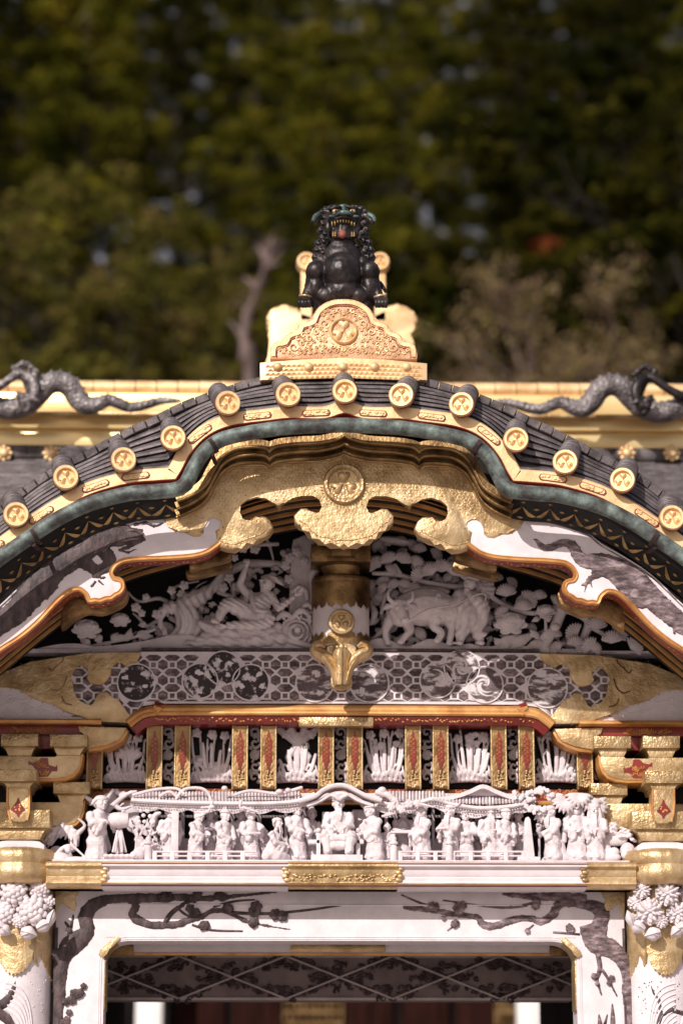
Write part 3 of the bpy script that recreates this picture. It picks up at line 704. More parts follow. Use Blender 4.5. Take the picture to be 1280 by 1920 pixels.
# carved clouds on the white end of the beam below the fitting
for sgn in (1, -1):
    m2 = MB()
    for (x, y, r_) in ((20, 1310, 9), (48, 1325, 8), (75, 1330, 7), (15, 1335, 8), (110, 1340, 6), (-20, 1320, 10), (-50, 1335, 9), (-80, 1325, 8)):
        pts = []
        for k in range(18):
            t = k / 17; a = t * 9; rr_ = r_ * (1 - .8 * t); pts.append((x + rr_ * math.cos(a), y + rr_ * math.sin(a)))
        m2.tube([(a * sgn, YR - .001, b) for a, b in Q(pts, YR)], .0025, 5)
        m2.tube([(a * sgn, YR - .001, b) for a, b in cr(Q([(x + r_, y), (x + r_ + 14, y + 4), (x + r_ + 26, y - 3)], YR), 4)], .0025, 5)
    part('carved_clouds', m2, M_white, rbm, sm=60)
# gold roll and red soffit under the beam
hp = [(638.5, 1331), (320, 1331), (290, 1332), (268, 1336), (252, 1346), (240, 1356)]
h = cr(Q(hp, YR - .02), 5); h[0] = (0, h[0][1]); fr_ = full(h)
pr3 = [(.026, .01), (.024, -.012), (.016, -.02), (.004, -.026), (-.006, -.024), (-.010, -.030), (-.018, -.032), (-.026, -.024), (-.028, .02), (-.028, .15), (.02, .15)]
rl = gp('gilded_beam_moulding', MB().sweep(fr_, pr3, YR), M_goldl, sm=40)
part('red_beam_soffit', MB().sweep([p for p in fr_], [(-.030, -.018), (-.062, .012), (-.062, .15), (-.030, .15)], YR), M_red, rl, sm=20)
m2 = MB()
for i in range(170):
    x = -.96 + 1.92 * i / 169; m2.ell((x + rnd.uniform(-.004, .004), YR - .006 + rnd.uniform(-.006, .004), pxz(1331, YR) - .047 + rnd.uniform(-.01, .01)), (.0075, .006, .004), 1, Matrix.Rotation(rnd.uniform(-1, 1), 3, 'Y'))
part('painted_scrolls', m2, M_goldl, rl, sm=60)
for a, b in ((560, 700),):
    gp('gilt_soffit_clasp', MB().boxp(a, 1344, b, 1362, YR - .022, .05, .006), M_golde, rl, sm=40)
for sgn in (1, -1):
    gp('gilded_cornice', MB().sweep([(P(190, 1352, -.26).x * sgn, pxz(1354, -.26)), (P(-150, 1352, -.26).x * sgn, pxz(1354, -.26))], [(.012, 0), (.012, .1), (-.012, .1), (-.012, .004), (-.004, -.008), (.006, -.006)], -.26), M_goldl, sm=40)

# -- row of pillarets and the red gilt rail behind the frieze
YP = -.10
back = gp('frieze_back_board', MB().boxp(60, 1340, 1217, 1640, -.02, .04, 0), M_black, sm=0)
rail = gp('red_gilt_rail', MB().boxp(120, 1478, 1158, 1508, YP - .03, .10, .003), M_red, sm=0)
def scroll_scatter(x0, x1, y0, y1, Y, step=5.5, par=None, mt=None, r_=2.3, sp=1.0):
    m2 = MB(); x = x0
    while x < x1:
        for y in (y0 + rnd.uniform(0, 3), (y0 + y1) / 2 + rnd.uniform(-2, 2), y1 - rnd.uniform(0, 3)):
            xx = x + rnd.uniform(-2, 2); a0 = rnd.uniform(0, 6.3); pts = []; dr = rnd.choice((1, -1))
            for k in range(7):
                t = k / 6; a = a0 + dr * t * 4.6; rr_ = (r_ + .8) * (1 - .6 * t); pts.append(P(xx + rr_ * math.cos(a), y + rr_ * math.sin(a), Y))
            m2.tube(pts, [.0030, .0034, .0036, .0036, .0034, .003, .0028], 4)
        x += step * sp
    return part('painted_scrolls', m2, mt or M_goldl, par or gate, sm=60)
scroll_scatter(150, 1130, 1483, 1495, YP - .031, 6.0, rail)
gp('rail_gilded_lip', MB().boxp(120, 1499, 1158, 1510, YP - .05, .03, .004), M_goldl, rail)
POSTS = [177, 289, 341.5, 449.5, 503, 611, 665, 774, 826, 935, 987, 1096]
prot = None
for i, px in enumerate(POSTS):
    if prot is None:
        c = P(px, 1480, YP - .06); k_ = K(YP - .06); zt = P(px, 1362, YP - .06).z; W_ = 14 * k_
        prof2 = [(-.02, zt), (-.018, c.z + .05), (-.024, c.z + .03), (-.026, c.z + .012), (-.018, c.z + .001), (0, c.z - .004), (.05, c.z - .004), (.05, zt)]
        mb = MB(); V = []; n = len(prof2)
        for x in (-W_, W_):
            for y, z in prof2: V.append((c.x + x, c.y + y, z))
        mb.add(V, [(k, (k + 1) % n, n + (k + 1) % n, n + k) for k in range(n)] + [tuple(range(n)), tuple(range(n, 2 * n))[::-1]])
        prot = gp('frieze_pillaret', mb, M_goldd, sm=30, origin=c)
        for s in (-1, 1): part('gilded_edge', MB().tube([(c.x + s * W_ * .93, c.y - .020, zt), (c.x + s * W_ * .93, c.y - .019, c.z + .05), (c.x + s * W_ * .93, c.y - .027, c.z + .02), (c.x + s * W_ * .93, c.y - .016, c.z - .001)], .0042, 6), M_gold, prot, sm=60, origin=c)
        zz = lambda y: P(px, y, YP - .08).z
        out = [(0, 1368), (2, 1376), (3, 1382), (6.2, 1388), (6.2, 1400), (4.6, 1405), (6.2, 1410), (6.2, 1426), (4, 1432), (2, 1438), (3.2, 1442), (0, 1450)]
        pl = [(c.x + a * k_, zz(b)) for a, b in out] + [(c.x - a * k_, zz(b)) for a, b in out[::-1][1:-1]]
        rdp = part('red_inset', MB().prism(pl, c.y - .0225, .01), M_red, prot, sm=0, origin=c)
        m2 = MB()
        for q in range(13):
            y = 1382 + q * 4; s = 1 if q % 2 else -1; pts = [P(px + s * (2.6 + 1.8 * math.cos(t * 1.3)), y + 1.8 * math.sin(t * 1.3), YP - .085) for t in range(5)]
            m2.tube(pts, .0016, 4)
        part('painted_scroll', m2, M_goldl, prot, sm=60, origin=c)
        m2 = MB()
        for q in range(26): m2.ell(P(px + rnd.uniform(-8, 8), rnd.uniform(1445, 1476), YP - .086 if q < 99 else 0), (.006, .0025, .005), 1)
        part('gilt_shoe', m2, M_gold, prot, sm=60, origin=c)
        prot['group'] = 'gilded pillarets of the frieze'
    else:
        r_ = prot.copy(); COL.objects.link(r_); r_.parent = gate; c = P(px, 1480, YP - .06); r_.location = c
        for ch in prot.children:
            d = ch.copy(); COL.objects.link(d); d.parent = r_

# -- bracket complexes, both sides
def BK(pts): return Q(pts, 0)
BO = .10
def bracket_side(sgn):
    br = MB()
    root = None
    def pr(name, pts, Y, th, mt=M_gold, bev=.004, par=None, smooth=False):
        Y = Y + BO; q = Q(pts, Y); q = cr(q, 3, True) if smooth else q
        return gp(name, MB().prism([(x * sgn, z) for x, z in q], Y, th, bev), mt, par, sm=35)
    def bx(name, a, b, c, d, Y, th, mt=None, par=None, bev=.004):
        mt = mt or (M_golde if name == 'bearing_block' else M_gold); return pr(name, [(a, b), (c, b), (c, d), (a, d)], Y, th, mt, bev, par)
    bx('red_lacquer_beam', -150, 1359, 165, 1377, -.32, .26, M_red)
    pr('gilded_beam_nose', [(146, 1361), (238, 1364), (231, 1378), (222, 1388), (200, 1397), (165, 1403), (164, 1378), (150, 1374)], -.335, .2, M_gold, .005)
    rb_ = pr('nose_red_underside', [(166, 1401), (200, 1398), (222, 1389), (232, 1379), (238, 1366), (240, 1372), (232, 1388), (215, 1399), (190, 1407), (166, 1409)], -.325, .18, M_goldl, .003)
    for off in (0, -182, -92 * 2 - 90) [:2]:
        def blk(a, b, c, d, Y, th, nm='bearing_block'):
            o = bx(nm, a + off, b, c + off, d, Y, th)
            return o
        A = blk(94, 1377, 164, 1400, -.42, .3)
        pr('bearing_block_throat', [(100 + off, 1400), (160 + off, 1400), (153 + off, 1407), (151 + off, 1416), (107 + off, 1416), (105 + off, 1408)], -.40, .26, M_goldd if False else M_gold, .003)
        B = blk(2, 1376, 72, 1399, -.42, .3)
        pr('bearing_block_throat', [(5 + off, 1399), (69 + off, 1399), (61 + off, 1408), (60 + off, 1417), (15 + off, 1417), (14 + off, 1408)], -.40, .26, M_gold, .003)
        if off: continue
    bx('bracket_stub', 70, 1376, 96, 1404, -.30, .2, M_red)
    bx('recess_shade_board', -150, 1377, 158, 1600, -.12, .05, M_black)  # black sheet painted in for the shade between the brackets
    arm = pr('bracket_arm', [(-100, 1417), (60, 1417), (62, 1421), (104, 1421), (106, 1416), (152, 1416), (151, 1428), (147, 1440), (138, 1451), (124, 1457), (105, 1459), (-100, 1459)], -.40, .24, M_gold, .004)
    pr('arm_red_edge', [(152, 1416), (156, 1412), (154, 1432), (149, 1446), (139, 1457), (124, 1463), (100, 1465), (66, 1465), (66, 1460), (105, 1459), (124, 1457), (138, 1451), (147, 1440), (151, 1428)], -.395, .2, M_goldl, .002)
    rp_ = pr('arm_red_patch', [(78, 1421), (90, 1421), (92, 1434), (104, 1438), (108, 1434), (108, 1446), (98, 1446), (90, 1456), (72, 1457), (70, 1446), (60, 1434), (54, 1434), (54, 1426), (60, 1430), (70, 1428)], -.4025, .006, M_red, 0)
    m2 = MB()
    for q in range(14):
        x, y = rnd.uniform(70, 92), rnd.uniform(1426, 1452); m2.tube([(p.x * sgn, -.404 + BO, p.z) for p in (P(x + 3 * math.cos(t), y + 3 * math.sin(t), -.404 + BO) for t in (0, 1, 2, 3, 4))], .0028, 4)
    part('painted_scrolls', m2, M_goldl, rp_, sm=60)
    m2 = MB()
    for q in range(46):
        x, y = rnd.uniform(20, 105), rnd.uniform(1363, 1373); m2.tube([(p.x * sgn, -.3225 + BO, p.z) for p in (P(x + 3 * math.cos(t), y + 2.4 * math.sin(t), -.32 + BO) for t in (0, 1, 2, 3, 4))], .0026, 4)
    gp('painted_scrolls', m2, M_goldl, sm=60)
    bx('bearing_block', -2, 1442, 69, 1465, -.52, .3)
    pr('bearing_block_throat', [(2, 1465), (66, 1465), (58, 1471), (55, 1480), (15, 1480), (12, 1471)], -.50, .24, M_gold, .003)
    vp = pr('vertical_bracket_arm', [(15, 1477), (55, 1477), (56, 1500), (55, 1522), (52, 1536), (46, 1541), (26, 1541), (20, 1536), (16, 1520)], -.53, .12, M_gold, .006)
    for s in (0, 1):
        xx = (15, 55)[s]; m2 = MB().tube([(p.x * sgn, -.528 + BO, p.z) for p in (P(x, y, -.53 + BO) for x, y in ((xx, 1477), (xx + (-.5, .5)[s], 1500), (xx + (1, 0)[s], 1522), (xx + (5, -4)[s], 1538)))], .006, 6); part('gilded_edge', m2, M_goldl, vp, sm=60)
    q_ = pr('red_diamond', [(34, 1496), (36, 1496), (38, 1504), (48, 1518), (38, 1526), (36, 1532), (34, 1532), (31, 1526), (20, 1518), (31, 1504)], -.533, .006, M_red, 0, vp)
    m2 = MB()
    for q in range(7): 
        p = P(34 + rnd.uniform(-6, 6), 1516 + rnd.uniform(-7, 6), -.535 + BO); m2.ell((p.x * sgn, -.534 + BO, p.z), (.005, .002, .005), 1)
    part('painted_flower', m2, M_goldl, vp, sm=60)
    bx('bearing_block', 100, 1466, 169, 1488, -.36, .24)
    pr('bearing_block_throat', [(104, 1488), (166, 1488), (158, 1494), (156, 1505), (112, 1505), (111, 1494)], -.34, .2, M_gold, .003)
    pr('bracket_arm', [(-60, 1504), (157, 1504), (156, 1518), (151, 1532), (142, 1542), (126, 1548), (90, 1549), (-60, 1549)], -.34, .2, M_gold, .004)
    pr('arm_red_edge', [(157, 1504), (160, 1500), (159, 1522), (153, 1538), (143, 1548), (126, 1553), (90, 1554), (90, 1549), (126, 1548), (142, 1542), (151, 1532), (156, 1518)], -.335, .16, M_goldl, .002)
    bx('bearing_block', -60, 1518, 94, 1552, -.50, .3)
    pr('bearing_block_throat', [(-60, 1552), (92, 1552), (82, 1558), (78, 1566), (77, 1574), (-60, 1574)], -.48, .26, M_gold, .003)
    pr('white_cushion', [(-70, 1580), (0, 1578), (20, 1574), (50, 1572), (74, 1577), (84, 1584), (84, 1604), (-70, 1604)], -.47, .3, M_white, .008)
    m2 = MB()
    m2.tube([(p.x * sgn, -.472 + BO, p.z) for p in (P(x, y, -.47 + BO) for x, y in cr([(5, 1596), (20, 1588), (35, 1590), (50, 1587), (66, 1593), (78, 1598)], 4))], .004, 5); gp('cushion_carved_line', m2, M_white, sm=60)
for sgn in (1, -1): bracket_side(sgn)

# -- ledge (dai-wa) with white and gold lengths
YD = -.36
lprof = [(1616, -.02), (1618, -.045), (1620, -.05), (1624, -.05), (1627, -.035), (1629, -.03), (1640, -.028), (1644, -.022), (1646, -.026), (1652, -.024), (1654, -.03), (1657, -.03), (1658, -.02), (1661, -.015), (1666, .0), (1668, .02)]
def ledge(name, a, b, mt, grow=0.0, par=None, sm=30, sel=None):
    pp = lprof if sel is None else lprof[sel[0]:sel[1]]
    xa, xb = P(a, 1640, YD).x, P(b, 1640, YD).x; V = []; pr_ = [(YD + y - grow, pxz(p, YD + y)) for p, y in pp]
    pr_ = pr_ + [(YD + .12, pr_[-1][1] - .0), (YD + .12, pr_[0][1])]
    n = len(pr_)
    for x in (xa, xb):
        for y, z in pr_: V.append((x, y, z))
    return gp(name, MB().add(V, [(k, (k + 1) % n, n + (k + 1) % n, n + k) for k in range(n)] + [tuple(range(n)), tuple(range(n, 2 * n))[::-1]]), mt, par, sm=sm)
led = ledge('frieze_ledge', 92, 1185, M_white)
gp('ledge_top', MB().box(P(92, 1640, YD).x, P(1185, 1640, YD).x, YD + .02, -.02, pxz(1616, YD) - .07, pxz(1616, YD) - .004), M_white, led, sm=0)
for nm, a, b, g in (('ledge_gilt_line', 189, 1100, 0),):
    for y0, y1, Y, mt in ((1616.5, 1619.5, -.418, M_goldl), (1654.5, 1658.5, -.3935, M_goldl), (1659.5, 1663, -.379, M_red)):
        gp(nm if mt is M_goldl else 'ledge_red_line', MB().boxp(a, y0, b, y1, Y, .05, .001), mt, led, sm=0)
for a, b in ((88, 192), (540, 745), (1098, 1190)):
    f_ = ledge('ledge_gilt_fitting', a, b, M_gold, .0035, led, 30)
    if a == 540:
        m2 = MB()
        for k in range(70): m2.ell((rnd.uniform(P(545, 0, YD).x, P(740, 0, YD).x), YD - .034, pxz(rnd.uniform(1641, 1653), YD)), (.009, .003, .005), 1)
        part('embossed_scrolls', m2, M_gold, led, sm=60)
    for xe, dr in ((a, -1), (b, 1)):
        if (a == 88 and dr < 0) or (b == 1190 and dr > 0): continue
        m2 = MB()
        for q, y in enumerate((1622, 1629, 1636, 1643, 1650)): m2.ell(P(xe + dr * (2 + 4 * (q % 2)), y, YD - .034), (.016, .008, .010), 2)
        part('scalloped_end', m2, M_gold, led, sm=60)

# -- lintel and door posts (one white frame with a rounded inner corner)
YL2 = -.20
inner = [(638.5, 1764), (240, 1764), (222, 1767), (208, 1775), (198, 1788), (194, 1802), (193, 1920), (193, 2900)]
ih = Q(inner[:-2], YL2); xin = P(193, 1850, YL2).x; ih[0] = (0, ih[0][1]); ih = ih[:1] + cr(ih[1:], 4)
xout = P(103, 1800, YL2).x; ztop = pxz(1668, YL2 + .02) + .03
outl = [(xout, ztop), (xout, 0)] + [(xin, 0)] + ih[::-1]
polyf = [(xout, ztop), (xout, 0), (xin, 0)] + ih[::-1] + mir(ih[1:]) + [(-xin, 0), (-xout, 0), (-xout, ztop)]
fr = gp('white_door_frame', MB().prism(polyf, YL2, .22, .006), M_white, sm=30)
pth = [(xin, .02)] + ih[::-1] + mir(ih[1:]) + [(-xin, .02)]
for o, mt, w_ in ((.008, M_white, .0030), (.018, M_white, .0030)):
    po = offset(pth, o if offset(pth, .01)[len(pth) // 2][1] > pth[len(pth) // 2][1] else -o)
    part('frame_bead', MB().tube([(x, YL2 - .0005, z) for x, z in po], w_, 6), mt, fr, sm=60)
# carved horizontal bands on the lintel
for y, r_ in ((1697, .005), (1757, .003)):
    part('lintel_bead', MB().tube([(P(200, y, YL2).x, YL2, pxz(y, YL2)), (P(1078, y, YL2).x, YL2, pxz(y, YL2))], r_, 8), M_white, fr, sm=60)
for sgn in (1, -1):
    cf = Q([(185, 1790), (188, 1782), (196, 1776), (203, 1768), (212, 1760), (220, 1756), (226, 1759), (222, 1766), (212, 1772), (205, 1780), (199, 1788), (196, 1795), (192, 1795)], YL2 - .01)
    gp('gilt_corner_fitting', MB().prism([(x * sgn, z) for x, z in cf], YL2 - .012, .20, .004), M_gold, fr, sm=40)
    gp('gilt_jamb_strip', MB().boxp(190, 1800, 196.5, 1893, YL2 + .004, .16, .002, mirror=sgn < 0), M_gold, fr, sm=40)
    cf = Q([(104, 1668), (150, 1668), (146, 1680), (138, 1684), (144, 1696), (140, 1708), (130, 1703), (122, 1694), (112, 1692), (108, 1712), (104, 1725)], YL2 - .006)
    gp('gilt_shoulder_fitting', MB().prism([(x * sgn, z) for x, z in cf], YL2 - .007, .01, .003), M_gold, fr, sm=40)
# dark stalk at the outer edge of each post
    gp('brown_edge_strip', MB().box(*sorted((xout * sgn, (xout + .012) * sgn)), YL2 - .006, YL2 + .1, 0, pxz(1740, YL2), .002), M_ink, fr, sm=0)

# -- columns
def column(sgn):
    xc = P(40, 1700, -.16).x * sgn; yc = -.16; rc = 58 * K(-.2)
    zc = pxz(1650, -.3)
    col = gp('gate_column', MB().lathe((xc, yc, 0), [(0, 0), (rc, 0), (rc, zc), (0, zc)], 64, 'z', .95), M_white, sm=50)
    # gilded ribbed collar
    V = []; n = 72; pr_ = [(56, 1588), (66, 1591), (71, 1600), (70, 1612), (67, 1618), (71, 1626), (73, 1636), (70, 1646), (62, 1654), (50, 1657)]
    for k in range(n):
        a = 2 * math.pi * k / n; rib = 1 + .022 * abs(math.cos(a * 13)) - .015 * (1 if k % 6 == 0 else 0)
        for r_, y in pr_: V.append((xc + r_ * K(-.3) * rib * math.cos(a), yc - .07 + r_ * 1.1 * K(-.3) * rib * math.sin(a), pxz(y, -.40)))
    m = len(pr_)
    gp('gilded_collar', MB().add(V, [(k * m + j, ((k + 1) % n) * m + j, ((k + 1) % n) * m + j + 1, k * m + j + 1) for k in range(n) for j in range(m - 1)]), M_gold, col, sm=50)
    # scalloped gilt sleeve wrapped round the column
    m2 = MB(); rows = []
    def low(u):   # u: angle from the front, lower edge in px
        t = u / 1.0
        return 1760 + 68 * max(0, 1 - (t / .55) ** 2) ** .5 if abs(t) < .55 else (1800 + 10 * math.cos(t * 20) if abs(t) < 1.0 else 1835 - 60 * max(0, 1.35 - abs(t)))
    us = [-1.6 + 3.2 * k / 90 for k in range(91)]
    for u in us:
        yb = low(u + .02 * sgn) + 2.5 * math.cos(u * 60)
        row = []
        for t in (0, .25, .5, .75, .93, 1, 1.0):
            y = 1650 + (yb - 1650) * t; rr_ = rc * 1.035 + (.012 * abs(math.sin(t * 4 + .6)) if abs(u) < .55 else 0) - (.02 if False else 0)
            if t == 1 and len(row) == 6: rr_ = rc * .98
            row.append((xc + rr_ * math.sin(u), yc - rr_ * math.cos(u) * .95, pxz(y, -.3)))
        rows.append(row)
    gp('gilt_sleeve', m2.loft(rows), M_gold, col, sm=50, fix=False)
    # flower cluster (peonies with bead petals)
    rj = random.Random(5 if sgn > 0 else 9)
    for i, (px, py, r_) in enumerate(((25, 1672, 23), (58, 1706, 25), (72, 1664, 17), (4, 1708, 22), (86, 1690, 15), (36, 1724, 13), (-16, 1670, 20), (88, 1722, 12), (-28, 1712, 20))):
        fl = MB(); c = P(px, py, -.40 if abs(px - 40) < 40 else -.34); c.y = -.16 - rc * math.cos(min(1.2, abs(px - 40) / 62)) * 1.0 - .045; rw = r_ * K(-.4)
        fl.ell(c, (rw * .92, rw * .55, rw * .92), 2)
        for ring_, (n, rr_, br) in enumerate(((1, 0, .30), (6, .36, .27), (9, .66, .27), (11, .92, .24))):
            for k in range(n):
                a = 2 * math.pi * (k + ring_ * .5) / n + rj.uniform(-.1, .1); d = rw * rr_
                if sgn > 0: fl.ell((c.x + d * math.cos(a), c.y - rw * (.55 - .5 * rr_ * rr_), c.z + d * math.sin(a)), rw * br * rj.uniform(.85, 1.1), 2)
                else:
                    ax = Vector((math.cos(a), -.35, math.sin(a))); p0 = Vector((c.x, c.y - rw * (.5 - .5 * rr_ * rr_), c.z)) + ax * d * .85
                    mr = ax.to_track_quat('X', 'Y').to_matrix(); fl.ell(p0, (rw * br * 1.2, rw * br * .5, rw * br * .85), 1, mr)
        if sgn < 0: fl.map(lambda v: Vector((-v.x, v.y, v.z)))
        part('carved_peony', fl, M_carve, col, sm=60)
    lv = MB()
    for px, py, dx, dy, w_ in ((10, 1740, -26, -6, 12), (40, 1746, 30, 8, 14), (70, 1742, 28, -14, 13), (92, 1735, 10, -30, 9), (0, 1738, 20, 14, 12), (60, 1750, -20, 6, 10)):
        petal(lv, [(px, py), (px + dx * .5, py + dy * .5), (px + dx, py + dy)], [w_ * .5, w_, 1], -.36, .03)
    if sgn < 0: lv = MB().add([(-x, y, z) for x, y, z in lv.v], lv.f)
    part('carved_leaves', lv, M_carve, col, sm=60, fix=False)
    # carved waves on the shaft
    wv = MB()
    for j in range(11):
        pts = []
        for k in range(16):
            t = k / 15; u = (.95 - j * .05) * math.sin(t * 1.5) * .9 - .3 + .0 * j; y = 1842 + j * 10 + t * (150 - j * 4) - 60 * math.sin(t * 2.2) * (1 - j * .05)
            pts.append((xc + sgn * -1 * 0 + rc * math.sin(u) * sgn, yc - rc * math.cos(u) * .95, pxz(y, -.33)))
        wv.tube(pts, .0055, 5)
    for j in range(10):
        pts = []
        for k in range(12):
            t = k / 11; u = -.95 + j * .03 + .55 * math.sin(t * 1.4); y = 1850 + j * 11 + t * 95
            pts.append((xc + rc * math.sin(u) * sgn, yc - rc * math.cos(u) * .95, pxz(y, -.33)))
        wv.tube(pts, .0045, 5)
    for _ in range(60):
        u = rj.uniform(-1.1, 1.1); y = rj.uniform(1836, 1925); wv.ell((xc + rc * math.sin(u), yc - rc * math.cos(u) * .95, pxz(y, -.33)), .0032, 1)
    part('carved_waves', wv, M_white, col, sm=60)
    dg = MB()
    if sgn > 0:
        a = [P(x, y, -.36) for x, y in ((-12, 1890), (6, 1880), (16, 1868), (24, 1850), (27, 1838))]; 
        for p in a: p.y = yc - math.sqrt(max(.001, rc * rc - (p.x - xc) ** 2)) * .95
        dg.tube(a, [.03, .024, .018, .01, .001], 8, flat=.4)
        a = [P(x, y, -.36) for x, y in ((-30, 1915), (-10, 1896), (10, 1910), (22, 1930), (20, 1960))]
        for p in a: p.y = yc - math.sqrt(max(.001, rc * rc - (p.x - xc) ** 2)) * .95
        dg.tube(a, [.04, .045, .04, .035, .03], 8, flat=.4)
    else:
        for pts, w_ in (([(1224, 1847), (1228, 1860), (1238, 1872), (1240, 1885), (1242, 1905)], [.002, .005, .007, .008, .008]), ([(1236, 1925), (1242, 1902), (1262, 1892), (1285, 1898), (1300, 1925)], [.008, .012, .013, .013, .01])):
            a = [P(x, y, -.36) for x, y in pts]
            for p in a: p.y = yc - math.sqrt(max(.001, rc * rc - (p.x - xc) ** 2)) * .95
            dg.tube(a, w_, 8, flat=.5)
        for _ in range(40):
            u, y = rj.uniform(-.9, .5), rj.uniform(1838, 1900); p = (xc + rc * math.sin(u), yc - rc * math.cos(u) * .955, pxz(y, -.33)); dg.ell(p, (.003, .002, .004), 1)
    part('dark_dragon_inlay', dg, M_ink, col, sm=60)
    return col
for sgn in (1, -1): column(sgn)

# -- inner frame, patterned beam, dark passage
gp('inner_lintel', MB().boxp(185, 1764, 1090, 1788, .08, .1, .003), M_white, sm=0)
gp('inner_lintel_gilt_line', MB().boxp(190, 1786, 1085, 1792, .075, .03, .002), M_goldl, sm=0)
gp('inner_gilt_fitting', MB().boxp(545, 1770, 722, 1785, .065, .03, .004), M_gold, sm=30)
for a, b in ((196, 250), (1030, 1084)): gp('inner_gilt_fitting', MB().boxp(a, 1766, b, 1792, .06, .03, .004), M_goldd, sm=30)
YQ = .55
pbm = gp('patterned_inner_beam', MB().boxp(150, 1788, 1130, 1876, YQ, .18, .003), M_beamd, sm=0)
m2 = MB(); cxs = 636; per = 200; 
for k in range(-4, 5):
    cx = cxs + k * per
    for s in (1, -1):
        a = P(cx - 100, 1833 - 40 * s, YQ); b = P(cx + 100, 1833 + 40 * s, YQ)
        for o in (0,):
            d = .011; m2.prism([(a.x - d, a.z), (a.x + d, a.z), (b.x + d, b.z), (b.x - d, b.z)], YQ - .015 - .0006 * s - .0002 * (k % 2), .016)
for y in (1793, 1873): m2.boxp(150, y - 3, 1130, y + 3, YQ - .008, .01, 0)
m2.v = [v for v in m2.v]
part('lattice_strips', m2, M_beam, pbm, sm=0)
m3 = MB()
def scrolls(cx, cy, wx, wy, n, cond):
    for _ in range(n):
        x, y = rnd.uniform(-wx, wx), rnd.uniform(-wy, wy)
        if not cond(x, y): continue
        pts = []; a0 = rnd.uniform(0, 6.3)
        for k in range(8):
            t = k / 7; rr_ = 7 * (1 - .7 * t); pts.append(P(cx + x + rr_ * math.cos(a0 + t * 5), cy + y + rr_ * .7 * math.sin(a0 + t * 5), YQ - .006))
        m3.tube(pts, .0062, 4)
for k in range(-3, 4):
    scrolls(cxs + k * per, 1833, 78, 32, 110, lambda x, y: abs(x) / 80 + abs(y) / 34 < .85)
    for s in (1, -1): scrolls(cxs + 100 + k * per, 1833 + 30 * s, 70, 14, 60, lambda x, y: abs(x) / 75 + (14 - y * -s) / 40 < .95 or abs(x) < 25)
part('dark_scroll_carving', m3, M_ink, pbm, sm=60)
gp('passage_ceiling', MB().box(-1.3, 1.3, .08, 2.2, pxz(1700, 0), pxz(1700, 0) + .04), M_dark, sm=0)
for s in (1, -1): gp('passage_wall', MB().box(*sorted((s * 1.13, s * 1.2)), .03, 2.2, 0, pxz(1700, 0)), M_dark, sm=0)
for sgn in (1, -1): gp('side_wall', MB().box(*sorted((sgn * 1.62, sgn * 2.6)), .0, .1, 0, pxz(1360, 0)), M_white, sm=0)

# -- main roof behind: slope, descending ridges, top ridge with gilded bands
def slope_z(y): 
    t = (y + .75) / 2.45; return P(640, 1010, -.6).z + t * (P(640, 862, 1.7).z - P(640, 1010, -.6).z) - .10 * math.sin(math.pi * t)
for sgn in (1, -1):
    mb = MB(); n = 46; x0_, x1_ = 1.0, 3.4
    for k in range(n):
        y0 = -.75 + 2.5 * k / n; y1 = -.75 + 2.5 * (k + 1) / n
        mb.loft([[(sgn * x, y0, slope_z(y0) + .012), (sgn * x, y1, slope_z(y1) - .001), (sgn * x, y1 + .0005, slope_z(y1) + .012)] for x in (x0_, x1_)])
    gp('main_roof_slope', mb, M_tile, sm=20)
    for px in (150, -120):
        a = P(px, 885, 1.4); pts = []; rad = []
        ys = [1.5 - i * .03 for i in range(70)]
        for i, y in enumerate(ys):
            pts.append((sgn * (a.x - .10 * (1.5 - y) * .5 - .02) , y, slope_z(y) + .05 + .05 * (1 if y < 1.3 else 0))); rad.append(.085 if i % 3 else .074)
        gp('descending_ridge_roll', MB().tube(pts, rad, 14), M_tile, sm=25)
YT = 1.75
def rb(name, y0, y1, Y, th, mt, bev=.01, par=None): 
    z0, z1 = pxz(y1, Y), pxz(y0, Y); return gp(name, MB().box(-3.4, 3.4, Y, Y + th, z0, z1, bev), mt, par, sm=30)
rb('ridge_dark_tiles', 838, 860, YT - .12, .5, M_tile, .004)
rb('ridge_gilded_band', 808, 838, YT - .10, .5, M_bright, .008)
rb('ridge_gilded_band', 780, 805, YT - .13, .5, M_bright, .008)
rb('ridge_gilded_ledge', 774, 780, YT - .19, .6, M_gold, .004)
rb('ridge_gilded_band', 738, 776, YT + .18, .3, M_bright, .01)
rb('ridge_gap_shade', 858, 882, YT + .1, .3, M_black, 0)  # black box put in for the shade of the gap below the tiles
mb = MB(); z = pxz(727, YT + .2); x = -3.4
while x < 3.4: mb.tube([(x, YT + .22, z - .005), (x + .115, YT + .22, z - .005)], [.045, .043], 16); x += .12
gp('ridge_round_tiles', mb, M_goldp, sm=40)
mb = MB()
for i in range(-26, 27):
    x = i * .135; mb.box(x - .0655, x + .0655, YT - .125, YT - .10, pxz(857, YT - .12), pxz(840, YT - .12), .004)
gp('ridge_tile_course', mb, M_tile, sm=30)
for px in (8, 96, 1175, 1259, -80, 1346):
    c = P(px, 849, YT - .14); fl = MB(); fl.ell(c, (.03, .02, .03), 2)
    for k in range(8): a = R(45 * k); fl.ell((c.x + .036 * math.cos(a), c.y + .008, c.z + .036 * math.sin(a)), (.016, .01, .016), 1)
    gp('gilded_ridge_flower', fl, M_goldp, sm=70)
